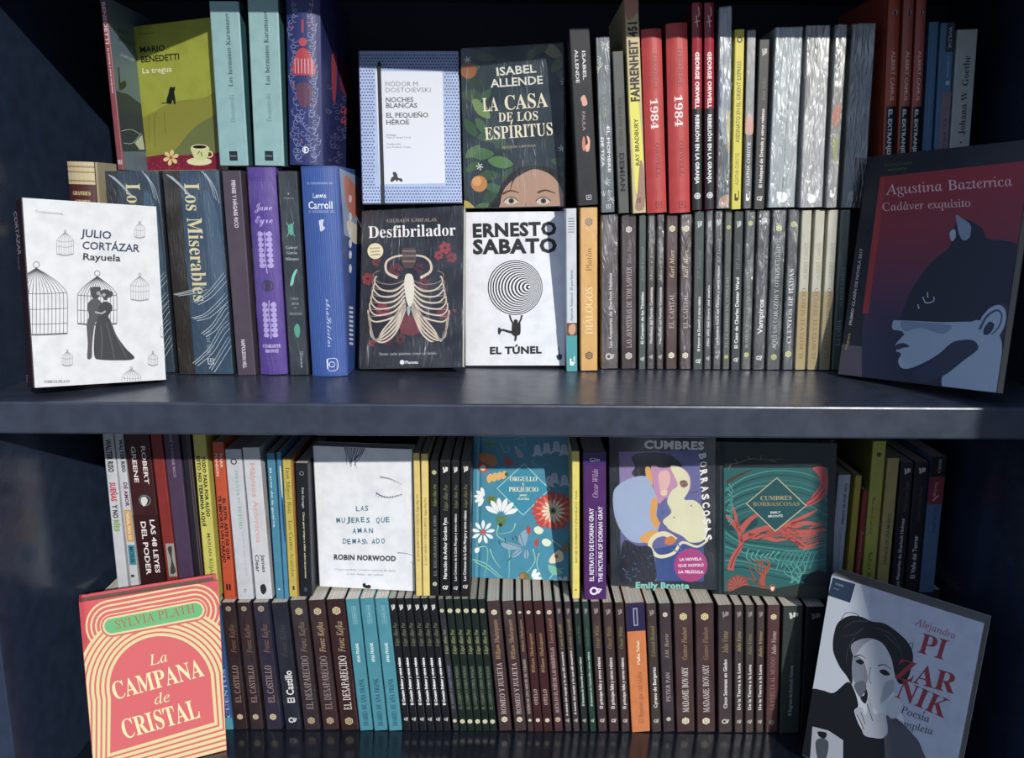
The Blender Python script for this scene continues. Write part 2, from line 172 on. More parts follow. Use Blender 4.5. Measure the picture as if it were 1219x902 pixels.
48:(188,(94,-3,-33,6,-16,9,-12,13,-9,17,-7,21,-6,58,6,57,7,20,9,17,12,13,16,9,33,6,21,-2,17,-6,14,-11,11,-14,9,-18,6,-21,4,-51,-4,-50,-6,-21,-9,-18,-11,-15,-14,-11,-18,-6),(94,18,9,2,7,5,7,14,5,29,2,52,-2,52,-5,29,-11,17,-12,3,-12,-3,-11,-17,-5,-29,-3,-52,3,-52,5,-29,11,-17)),
49:(188,(33,0,0,18,33,0,7,4,3,7,1,179,-26,-28,-15,-7,-12,3,-8,9,-2,13,11,3,25,12,39,28,38,0,1,-211,3,-8,6,-3,34,-1,0,-18)),
50:(188,(12,0,0,35,59,61,22,27,16,30,4,33,-2,16,-7,14,-11,6,-14,0,-9,-5,-9,-13,-5,-39,-17,1,-14,6,-7,7,-5,14,1,14,10,16,14,11,21,7,28,2,33,-4,13,-4,16,-11,7,-9,7,-15,-1,-27,-10,-23,-18,-24,-90,-89,85,1,16,10,7,23,20,0,-1,-71)),
51:(188,(82,-3,-33,3,-22,9,-13,13,-4,18,3,11,5,5,9,5,11,2,2,-14,4,-12,8,-9,11,-5,16,-3,16,3,11,6,9,11,5,16,0,18,-3,13,-7,11,-10,9,-14,5,-38,1,0,21,27,1,14,3,10,7,8,10,5,18,-1,23,-6,16,-8,8,-18,2,-13,-7,-7,-16,-3,-28,-26,4,-9,5,-6,7,-3,13,5,17,14,14,16,7,22,4,34,0,22,-4,23,-13,11,-13,4,-11,1,-18,-4,-15,-7,-13,-12,-12,-29,-15,31,-11,17,-14,10,-16,2,-23,-7,-29,-18,-20,-28,-14)),
52:(188,(60,0,0,18,23,1,11,8,3,11,0,24,-93,0,0,21,96,157,46,0,0,-78,0,-77,35,0,0,-23,-35,0,1,-27,3,-8,4,-5,24,-4,0,-18),(28,85,69,0,3,123,-2,-5)),
53:(188,(82,-3,-32,3,-21,9,-13,16,-2,20,9,11,17,4,5,-21,13,-14,19,-5,21,5,12,11,6,16,3,22,-3,22,-9,15,-19,11,-27,1,-25,-5,-16,6,6,58,5,58,127,0,2,-61,-20,0,-5,18,-7,5,-76,1,-5,-62,37,5,18,-1,25,-6,19,-11,11,-10,7,-13,4,-14,0,-37,-6,-17,-9,-13,-12,-10,-17,-10,-19,-5)),
54:(188,(98,-3,-23,3,-20,9,-17,15,-12,23,-8,28,-3,26,2,37,6,31,13,31,16,21,21,14,26,7,40,-2,13,-5,11,-9,6,-13,0,-14,-8,-11,-12,-6,-19,-2,-2,20,-4,13,-7,8,-9,2,-14,-3,-8,-6,-10,-14,-7,-20,-7,-45,18,8,17,4,19,0,20,-4,17,-10,9,-9,9,-17,4,-14,1,-24,-3,-16,-5,-15,-12,-19,-11,-10,-13,-7),(99,19,14,5,8,12,5,19,1,26,-2,17,-6,16,-10,9,-13,4,-14,-3,-15,-9,-5,-5,1,-11,2,-30,8,-29,12,-16)),
55:(188,(55,0,90,203,-96,-1,-10,-8,-4,-25,-20,0,1,71,161,0,0,-17,-93,-223)),
56:(188,(92,-3,-31,3,-24,10,-16,15,-10,23,0,24,7,17,17,17,24,15,-17,13,-13,14,-7,11,-4,18,1,17,6,18,10,12,15,10,14,6,25,3,38,-4,12,-5,14,-12,10,-14,3,-11,0,-22,-6,-16,-15,-15,-23,-14,31,-19,17,-19,7,-23,-3,-27,-9,-18,-22,-17,-23,-8),(101,141,18,17,6,23,-1,14,-5,13,-6,8,-10,6,-16,1,-10,-5,-9,-14,-3,-18,1,-12,6,-12,11,-10),(93,16,16,3,12,9,7,13,3,21,-5,14,-7,9,-37,23,-13,-11,-9,-14,-4,-15,0,-18,3,-12,10,-13,12,-7)),
57:(188,(76,-3,-25,3,-17,9,-12,16,1,18,6,7,9,4,9,-20,13,-12,18,-4,19,6,15,18,5,14,8,59,-19,-16,-24,-7,-31,5,-21,13,-11,16,-5,13,-2,35,3,16,8,19,20,21,18,9,16,3,35,-2,15,-6,14,-9,11,-13,10,-17,8,-29,3,-43,-5,-38,-10,-35,-14,-23,-19,-17,-25,-11),(92,117,18,4,15,18,-5,51,-7,16,-8,10,-14,5,-16,-6,-9,-12,-4,-20,-1,-30,4,-18,8,-12))}
G_ital={65:(232,(-42,0,1,6,21,6,20,16,178,209,7,0,-8,-214,2,-6,6,-6,21,-5,-2,-6,-94,0,3,6,18,3,8,8,3,17,2,45,-78,0,-8,-4,-41,-53,1,-11,7,-3,14,-2,-1,-6),(72,91,73,0,2,46,2,46)),
66:(219,(-17,0,2,7,12,1,11,4,9,13,47,170,2,15,-2,8,-7,5,-16,3,0,3,1,3,104,0,29,-7,19,-12,10,-19,1,-12,-3,-18,-11,-16,-8,-7,-35,-15,25,-14,9,-13,5,-17,-1,-25,-5,-14,-13,-17,-18,-12,-22,-9,-35,-5),(96,129,32,4,19,7,16,16,7,22,-3,22,-8,12,-6,4,-28,5,-15,-2,-5,-4,-23,-80,3,-5),(77,10,31,5,23,13,15,21,4,27,-3,19,-13,16,-24,7,-24,0,-9,-2,-25,-94,5,-9)),
67:(235,(109,-5,-27,3,-24,8,-19,14,-17,25,-8,24,-1,33,6,24,13,29,23,32,30,26,31,16,36,8,24,-1,39,-9,7,2,5,6,6,0,-13,-69,-7,0,0,3,-2,24,-11,20,-15,10,-26,3,-21,-4,-25,-13,-22,-19,-18,-26,-15,-36,-6,-41,5,-32,5,-14,13,-16,22,-13,32,-2,22,5,20,11,28,25,7,-5,-22,-23,-22,-16,-25,-9)),
68:(254,(-18,0,2,7,23,4,10,14,46,167,3,16,-2,9,-8,6,-16,3,2,6,105,0,29,-6,24,-12,23,-21,11,-23,5,-34,-4,-33,-13,-31,-16,-21,-26,-23,-26,-14,-29,-10,-25,-3),(85,11,27,3,18,5,15,9,18,15,24,34,8,23,4,25,-1,45,-5,14,-11,17,-11,9,-19,9,-25,2,-16,-2,-8,-6,-5,-14,-45,-171,0,-9,5,-4)),
69:(227,(-17,0,2,7,15,1,9,5,8,12,46,167,3,16,-2,9,-7,6,-16,3,1,6,178,0,-10,-50,-6,0,-4,27,-11,8,-20,4,-43,0,-20,-4,-7,-14,-19,-73,28,0,17,1,16,5,11,9,9,18,6,0,-24,-82,-6,0,0,24,-6,10,-15,3,-39,1,-24,-89,1,-12,7,-5,16,-1,40,0,24,5,26,14,13,12,13,21,7,0,-24,-64)),
70:(203,(-15,0,2,7,22,4,10,15,45,166,3,16,-1,9,-8,6,-16,3,2,6,167,0,-11,-55,-7,0,0,16,-4,15,-7,6,-10,5,-58,0,-8,-5,-4,-12,-19,-73,34,1,17,4,14,10,10,19,7,0,-22,-85,-7,0,1,23,-8,13,-14,3,-35,1,-24,-96,4,-10,9,-4,16,-2,-1,-6)),
71:(271,(123,-5,-31,3,-27,9,-22,14,-19,24,-9,25,-1,27,5,30,13,30,15,21,23,24,21,15,25,13,28,6,31,1,59,-16,9,3,9,11,5,0,-15,-71,-6,0,-7,26,-6,11,-14,13,-22,10,-29,2,-22,-5,-27,-14,-23,-24,-17,-30,-10,-25,-5,-25,-1,-26,5,-25,6,-14,14,-16,12,-8,21,-7,21,-2,16,3,18,9,9,9,16,69,-6,9,-24,3,2,6,96,0,-2,-6,-17,-2,-11,-9,-21,-79,-41,-16)),
72:(260,(-17,0,2,7,23,4,10,15,45,166,3,16,-2,9,-7,6,-16,3,1,6,93,0,-2,-6,-14,-2,-10,-4,-8,-13,-19,-69,1,-6,8,-2,89,0,8,2,20,78,-1,7,-5,4,-19,5,2,6,92,0,-3,-6,-19,-4,-12,-15,-45,-167,-4,-16,2,-9,8,-6,16,-2,-2,-7,-92,0,1,7,23,4,10,15,23,83,-2,6,-9,2,-87,0,-9,-3,-24,-92,2,-7,4,-4,20,-4,-2,-7)),
73:(123,(-15,0,2,7,22,4,10,15,45,166,3,16,-1,9,-8,6,-16,3,2,6,47,0,47,0,-2,-6,-22,-5,-10,-14,-47,-170,-2,-13,2,-9,7,-6,16,-2,-1,-7)),
74:(128,(11,-5,-18,3,-13,10,-5,13,2,14,6,6,7,2,14,-4,5,-10,-3,-20,6,-4,11,4,9,21,46,179,-1,7,-4,5,-25,4,2,7,96,0,-2,-6,-22,-5,-8,-11,-40,-152,-12,-29,-20,-24,-14,-8)),
75:(227,(-17,0,2,7,23,4,10,15,45,166,3,16,-2,9,-7,6,-16,3,1,6,92,0,-2,-6,-19,-3,-10,-11,-23,-81,2,-6,86,68,15,14,4,8,-1,6,-6,3,-12,2,1,6,41,0,41,0,-3,-6,-16,-3,-16,-10,-105,-81,74,-107,17,-15,17,-4,-2,-6,-99,0,2,6,14,1,7,4,3,6,-1,7,-59,90,-4,3,-5,-4,-23,-90,2,-8,5,-5,22,-3,-2,-7)),
76:(224,(-12,0,2,7,22,4,10,14,47,173,2,12,-3,8,-7,5,-16,3,2,6,92,0,-2,-6,-13,-2,-9,-4,-7,-9,-5,-15,-43,-158,-1,-18,6,-6,14,-2,45,0,29,6,21,12,11,13,14,23,7,0,-22,-66)),
77:(295,(-18,0,2,7,22,4,9,12,50,172,2,13,-2,9,-8,6,-16,3,2,6,63,0,24,-178,118,178,64,0,-2,-6,-22,-5,-10,-14,-48,-177,1,-16,8,-5,16,-2,-2,-7,-92,0,2,6,21,6,10,14,46,170,-131,-196,-4,0,-26,196,-45,-167,3,-16,8,-5,14,-2,-2,-6)),
78:(250,(169,-5,-92,191,-43,-161,3,-13,24,-5,-2,-7,-76,0,2,7,14,1,9,5,9,12,48,173,1,10,-5,9,-9,7,-10,2,0,6,49,0,86,-178,40,154,-3,13,-24,5,2,6,76,0,-2,-6,-14,-2,-9,-4,-9,-13,-59,-212)),
79:(258,(100,-5,-20,1,-22,7,-15,8,-15,15,-11,19,-5,17,-1,25,3,22,7,23,14,27,19,24,17,17,24,18,21,11,22,6,22,2,19,-1,23,-7,14,-8,15,-15,10,-20,5,-16,1,-24,-3,-23,-8,-24,-14,-28,-19,-25,-18,-18,-23,-17,-17,-8,-26,-7),(100,5,13,1,17,6,30,24,25,36,17,43,7,45,-1,20,-4,18,-15,20,-13,7,-16,2,-13,-1,-18,-7,-30,-23,-25,-35,-19,-46,-6,-42,1,-19,4,-18,8,-15,12,-10)),
80:(201,(-17,0,2,7,15,1,9,4,8,12,47,171,2,13,-2,9,-7,6,-16,3,1,6,108,0,27,-7,10,-6,13,-16,4,-23,-3,-19,-15,-24,-26,-17,-29,-8,-53,-1,-4,-2,-22,-88,2,-6,5,-5,24,-3,-2,-7),(96,121,24,2,24,11,15,17,7,24,-2,25,-11,15,-11,5,-15,2,-19,-3,-8,-13,-20,-77,2,-6)),
81:(258,(147,-65,-26,3,-67,15,-19,-4,-21,-12,-4,6,62,55,-32,15,-13,14,-7,12,-9,34,0,20,5,23,13,34,21,30,26,25,35,22,30,9,28,1,29,-8,23,-15,18,-26,6,-35,-5,-36,-20,-44,-25,-31,-33,-26,-37,-16,-40,-5,-22,-18,36,-1,73,-17,26,7,26,21,6,-4,-35,-34,-20,-9),(100,5,13,2,19,7,30,25,15,22,14,26,14,49,2,43,-5,18,-8,14,-11,9,-14,6,-30,-2,-14,-5,-17,-12,-26,-30,-18,-34,-13,-47,-2,-36,7,-30,6,-9,12,-9)),
82:(225,(-17,0,2,7,12,1,11,4,9,13,47,170,2,13,-2,9,-7,6,-16,3,1,6,123,-1,24,-9,16,-14,5,-15,2,-11,-5,-22,-5,-9,-17,-17,-11,-6,-29,-10,33,-80,13,-23,8,-6,12,-2,-2,-7,-52,0,-47,114,-34,2,-23,-93,2,-8,4,-5,22,-4,-2,-6),(101,125,31,4,18,8,16,16,7,22,-3,24,-9,12,-6,5,-29,5,-18,-4,-8,-13,-21,-78)),
83:(184,(77,-5,-23,3,-33,9,-8,-3,-6,-8,-6,0,12,77,6,0,3,-22,9,-24,11,-12,14,-7,17,-3,18,4,14,10,10,15,3,21,-6,19,-14,20,-40,43,-8,15,-6,17,2,24,9,18,17,16,20,8,34,2,30,-9,8,2,5,6,7,0,-11,-68,-5,0,-2,20,-8,20,-16,15,-18,4,-16,-3,-12,-8,-8,-12,-3,-18,5,-16,14,-19,44,-50,8,-18,2,-20,-5,-27,-15,-21,-24,-15)),
84:(210,(25,0,1,7,16,1,12,4,10,16,51,186,-2,5,-7,1,-28,-1,-18,-4,-18,-13,-12,-26,-8,1,15,55,193,0,-5,-28,-5,-29,-7,0,-2,27,-8,12,-10,4,-20,2,-17,0,-6,-5,-51,-189,0,-9,4,-5,9,-4,20,-1,-2,-7)),
85:(245,(100,-5,-24,2,-19,7,-20,17,-8,16,-3,19,2,19,34,134,-3,11,-9,4,-16,2,2,6,98,0,-2,-6,-14,-1,-11,-5,-11,-16,-32,-121,-5,-28,5,-22,15,-15,23,-6,24,1,20,8,15,12,12,20,10,29,30,121,-1,11,-3,6,-7,4,-16,2,2,6,78,0,-1,-6,-21,-4,-11,-13,-40,-142,-19,-41,-11,-12,-17,-11,-21,-6)),
86:(218,(40,-5,8,210,-5,14,-8,5,-16,2,1,6,93,0,-2,-6,-13,-1,-9,-4,-6,-11,-8,-162,58,70,63,74,12,19,-1,10,-22,5,2,6,71,0,-2,-6,-15,-5,-15,-14,-179,-212)),
87:(296,(41,-5,8,210,-6,15,-9,4,-14,2,1,6,94,0,-2,-6,-13,-1,-10,-4,-6,-11,-7,-152,84,119,0,28,-2,11,-9,7,-16,3,1,6,89,0,-2,-6,-18,-3,-8,-15,-8,-148,94,143,3,10,-1,7,-8,4,-15,2,2,6,70,0,-1,-6,-15,-5,-17,-18,-140,-208,-7,0,7,160,-112,-160)),
88:(229,(-31,0,2,6,16,4,24,16,89,89,-33,94,-6,8,-9,6,-22,3,2,6,103,0,-2,-6,-22,-4,-5,-9,3,-16,20,-58,57,56,11,14,1,12,-6,4,-17,1,2,6,81,0,-3,-6,-14,-3,-16,-12,-92,-86,35,-103,15,-13,21,-3,-2,-6,-105,0,2,6,23,3,7,9,-3,16,-22,66,-59,-59,-10,-15,-3,-9,2,-4,9,-5,16,-3,-2,-5)),
89:(206,(24,0,2,6,23,4,11,9,23,81,-39,104,-15,17,-22,5,1,6,101,0,-2,-6,-24,-5,-3,-10,32,-93,54,61,18,23,5,12,-2,5,-5,4,-21,3,2,6,80,0,-2,-7,-15,-5,-19,-17,-89,-101,-22,-84,2,-5,6,-4,25,-3,-2,-6)),
90:(229,(-6,0,0,5,183,215,-73,-1,-25,-4,-20,-11,-9,-10,-10,-18,-6,0,18,56,175,0,0,-1,-183,-218,79,1,34,5,19,11,13,15,10,19,7,0,-21,-64)),
97:(171,(25,-4,-17,5,-8,12,-3,19,3,28,9,28,16,26,20,23,17,13,18,7,17,1,11,-4,8,-14,5,14,25,0,-30,-109,-5,-21,3,-6,9,3,18,19,5,-4,-20,-24,-18,-14,-16,-1,-7,8,1,18,9,36,-18,-28,-17,-19,-17,-12),(41,16,12,5,14,11,28,42,13,41,1,18,-4,11,-13,5,-15,-4,-15,-12,-17,-26,-13,-33,-5,-32,2,-18,6,-6)),
98:(170,(41,-4,-29,5,-10,7,-4,10,48,193,0,10,-2,4,-19,3,2,6,20,2,28,7,6,-1,-30,-117,13,15,21,14,14,4,18,-1,13,-4,13,-12,7,-12,3,-20,-2,-20,-7,-20,-11,-19,-14,-18,-17,-15,-19,-11,-21,-8),(47,5,19,3,22,16,15,18,14,30,6,28,-2,21,-10,15,-18,6,-16,-4,-14,-11,-12,-18,-8,-19,-18,-71,5,-11)),
99:(149,(50,-4,-26,6,-17,18,-5,15,-2,19,6,33,10,20,14,18,17,15,16,10,30,8,24,-3,9,-6,6,-8,1,-10,-2,-9,-9,-7,-14,1,-6,8,1,10,6,13,-8,2,-11,0,-17,-8,-19,-18,-12,-19,-9,-23,-3,-22,1,-19,9,-20,8,-6,10,-2,16,1,13,6,27,22,5,-6,-17,-17,-17,-12,-18,-8)),
100:(177,(31,-4,-21,6,-9,11,-4,10,0,30,12,33,23,35,18,18,14,10,18,7,19,2,14,-4,6,-7,17,71,-5,8,-16,1,1,7,35,5,17,4,2,-6,-55,-215,3,-6,7,0,9,5,17,19,5,-4,-17,-21,-15,-14,-12,-4,-13,0,-7,6,-3,10,10,43,-18,-27,-17,-18,-17,-11),(45,14,12,3,14,11,27,39,11,27,6,22,1,18,-5,11,-12,5,-21,-6,-20,-19,-14,-22,-14,-35,-4,-29,5,-19,6,-5)),
101:(144,(44,-3,-19,3,-11,7,-9,11,-5,14,-2,17,3,21,16,37,15,19,18,16,24,12,18,4,19,-1,13,-9,5,-15,-6,-20,-13,-14,-20,-12,-26,-10,-33,-6,-3,-21,2,-17,6,-11,10,-7,13,-2,13,2,19,9,19,17,6,-5,-17,-18,-17,-12,-18,-7),(32,79,36,10,24,19,8,13,2,15,-3,10,-9,3,-16,-5,-16,-15,-15,-22)),
102:(99,(-24,-77,-11,3,-7,6,-3,6,0,10,6,8,13,-1,4,-7,-2,-13,3,-2,9,3,8,12,9,33,31,160,-33,0,3,11,32,0,14,49,11,18,14,14,20,9,23,0,14,-11,4,-9,-1,-9,-8,-8,-15,1,-5,8,2,16,-7,4,-10,-2,-12,-14,-16,-66,39,0,-2,-11,-39,0,-24,-113,-17,-56,-11,-23,-9,-12,-10,-9)),
103:(143,(32,-77,-24,3,-14,6,-14,12,-6,15,3,17,8,13,14,12,19,11,-11,7,-4,11,6,10,20,20,-15,12,-7,14,-2,15,5,20,10,14,12,11,30,12,20,1,38,-11,25,0,0,-8,0,-7,-23,0,2,-19,-4,-16,-8,-15,-12,-11,-27,-13,-32,-1,-9,-10,-1,-7,6,-6,42,-16,21,-12,8,-10,3,-17,-5,-23,-16,-18,-26,-12),(56,64,10,3,12,8,14,27,3,31,-4,9,-9,7,-13,2,-12,-6,-13,-15,-7,-17,-4,-22,3,-16,6,-7),(38,-66,22,2,15,7,10,11,2,8,1,12,-5,9,-11,8,-16,8,-30,10,-19,-14,-10,-16,-1,-19,5,-13,18,-11)),
104:(201,(152,-3,-10,1,-10,6,-7,9,-3,10,2,32,17,85,-4,17,-12,5,-14,-4,-15,-11,-25,-37,-9,-24,-18,-86,-32,0,47,224,-1,8,-5,5,-20,4,1,7,2,7,62,0,-27,-117,4,0,22,27,23,15,17,3,16,-2,15,-13,4,-14,1,-13,-17,-84,-2,-27,6,-11,13,0,14,7,6,-10,-21,-15)),
105:(89,(61,197,-12,5,-5,12,5,12,12,5,12,-5,6,-12,-5,-12),(16,-4,-12,5,-3,5,-1,13,30,115,-5,7,-16,3,1,5,31,5,21,4,3,-5,-33,-114,-3,-17,4,-5,6,0,9,6,17,19,5,-5,-28,-31,-13,-7)),
106:(87,(62,197,-12,5,-5,12,5,12,12,5,12,-5,6,-12,-5,-12),(-25,-77,-9,2,-9,6,-5,9,0,11,6,7,13,-1,4,-8,0,-14,3,-2,7,3,5,10,14,46,27,136,-3,12,-19,4,2,6,47,8,4,-1,1,-3,-34,-156,-10,-29,-12,-26,-17,-16)),
107:(170,(109,-4,-11,4,-7,10,-31,70,-21,-16,-19,-64,-27,0,60,213,-2,12,-20,3,2,6,51,9,4,-2,-1,-5,-45,-157,68,52,5,11,-4,3,-12,2,2,6,68,0,-2,-6,-16,-3,-16,-8,-53,-40,26,-62,9,-13,6,-3,7,1,20,21,5,-6,-21,-26,-12,-8)),
108:(86,(16,-4,-14,6,-3,7,1,10,51,196,-3,10,-19,4,1,6,30,4,22,4,4,-3,-58,-215,2,-7,6,-1,13,9,12,15,5,-5,-24,-27,-13,-9)),
109:(275,(205,-4,-13,5,-4,14,2,17,25,90,-1,11,-8,4,-12,-3,-14,-10,-26,-32,-24,-43,-16,-49,-26,0,33,117,1,15,-9,5,-10,-3,-15,-10,-29,-31,-19,-36,-20,-57,-26,0,35,123,1,12,-5,6,-17,3,2,6,51,8,4,-2,-20,-67,25,30,33,29,19,9,18,0,9,-7,3,-12,-10,-46,33,40,21,17,19,8,9,1,15,-5,5,-11,0,-12,-27,-107,3,-5,7,0,9,7,13,18,5,-5,-24,-31,-13,-8)),
110:(182,(111,-4,-12,4,-5,14,27,110,-1,9,-8,4,-10,-3,-15,-11,-32,-37,-18,-36,-16,-50,-27,0,37,127,-3,12,-19,3,1,6,13,2,40,8,4,-1,-21,-68,31,36,28,23,14,7,13,2,12,-2,4,-5,3,-11,-2,-17,-26,-99,2,-5,7,-1,9,7,15,21,5,-4,-12,-20,-12,-14,-13,-9)),
111:(175,(53,-4,-27,6,-20,17,-8,26,3,30,16,32,25,28,31,18,28,5,28,-6,19,-17,9,-26,-4,-31,-17,-34,-23,-24,-29,-18),(56,6,20,5,19,17,15,23,13,31,4,31,-4,22,-7,9,-17,5,-17,-3,-20,-16,-17,-26,-13,-32,-4,-30,3,-19,9,-12)),
112:(170,(-48,-75,2,6,22,6,6,10,45,171,3,12,-2,8,-5,3,-15,2,2,6,53,9,2,-6,-5,-15,-4,-12,28,25,22,8,20,-2,14,-7,11,-17,3,-19,-4,-25,-10,-26,-26,-36,-30,-22,-19,-6,-15,-2,-14,2,-11,5,-13,-61,7,-9,19,-2,-1,-6),(50,5,18,4,19,14,17,22,12,27,7,28,0,23,-7,14,-16,6,-17,-4,-11,-9,-14,-18,-8,-18,-19,-74,5,-12)),
113:(170,(40,-75,2,6,19,3,10,9,31,110,-27,-34,-28,-19,-14,-3,-12,1,-9,3,-10,10,-5,10,-2,18,2,19,6,19,20,36,29,28,23,13,22,4,20,-5,10,-15,5,16,25,0,-56,-207,2,-12,7,-3,16,-1,0,-6),(45,15,17,5,19,16,20,29,15,35,4,24,-5,17,-11,8,-17,-2,-14,-9,-17,-17,-15,-22,-9,-24,-6,-23,1,-22,7,-11)),
114:(112,(-6,0,34,128,-3,10,-19,4,1,6,55,10,-9,-36,-8,-32,26,41,22,23,11,4,9,-3,5,-10,-2,-14,-7,-8,-10,-3,-10,5,-4,9,-20,-25,-17,-30,-15,-37,-13,-42)),
115:(124,(39,-4,-35,7,-6,-1,-2,-4,-7,0,7,55,6,0,6,-29,6,-10,8,-6,10,-3,12,1,14,11,5,14,-3,16,-33,48,-7,24,3,15,9,13,13,8,16,3,36,-7,5,2,2,4,6,0,-7,-50,-5,0,-7,26,-13,14,-19,2,-11,-10,-3,-9,3,-12,34,-49,6,-14,2,-14,-5,-18,-12,-15,-17,-9)),
116:(93,(16,-4,-9,2,-4,5,-2,16,32,122,-23,0,1,7,15,6,15,9,27,33,8,0,-13,-44,28,0,-2,-11,-29,0,-30,-119,2,-6,6,0,12,9,12,15,5,-6,-26,-29,-12,-7)),
117:(182,(23,-4,-14,5,-7,15,4,26,22,88,-3,10,-18,4,1,6,51,8,5,-2,-33,-119,0,-17,4,-3,7,-1,17,9,19,19,17,23,15,28,13,32,8,27,26,0,-31,-115,-2,-19,4,-4,8,2,21,24,5,-5,-18,-25,-13,-10,-13,-5,-17,1,-6,8,0,13,15,58,-25,-36,-22,-25,-20,-15)),
118:(148,(31,-4,-10,125,-6,16,-7,5,-11,1,1,6,44,8,7,-35,6,-93,14,15,31,38,19,32,1,8,-15,19,2,12,7,5,8,0,6,-2,6,-6,1,-21,-7,-20,-14,-23,-21,-28,-55,-62)),
119:(223,(24,-4,-4,126,-6,17,-6,4,-10,1,1,6,35,8,8,-1,5,-27,2,-84,70,112,6,0,13,-123,38,47,15,25,3,14,-10,14,-3,8,3,9,6,5,12,0,8,-10,1,-17,-6,-17,-25,-42,-60,-75,-5,0,-13,114,-72,-114)),
120:(139,(77,-4,-10,2,-6,8,-14,54,-29,-40,-16,-17,-10,-5,-11,-1,-8,4,-3,6,0,10,7,8,9,0,13,-5,10,5,36,49,-15,61,-10,7,-21,-1,1,7,41,9,10,1,4,-5,10,-50,26,35,14,16,11,3,10,0,7,-5,2,-5,-1,-10,-7,-5,-9,-1,-12,4,-8,-3,-30,-42,10,-46,8,-24,6,-3,9,4,18,22,5,-5,-26,-32,-11,-7)),
121:(135,(-22,-77,-8,2,-7,6,-2,8,3,7,10,5,19,-5,9,2,38,49,-26,125,-10,17,-16,5,1,5,44,9,6,-16,11,-53,11,-60,37,60,10,22,-2,13,-13,14,1,14,7,5,10,0,7,-4,5,-6,1,-16,-8,-27,-33,-61,-49,-72,-32,-35,-13,-9)),
122:(133,(72,-4,-63,12,-12,-2,-14,-8,-4,2,4,8,111,122,-25,-1,-38,6,-10,-4,-8,-12,-5,3,12,27,10,7,14,1,54,-9,13,2,13,8,5,-3,-3,-7,-113,-123,26,2,44,-6,11,5,11,17,5,-3,-14,-33,-9,-8))}
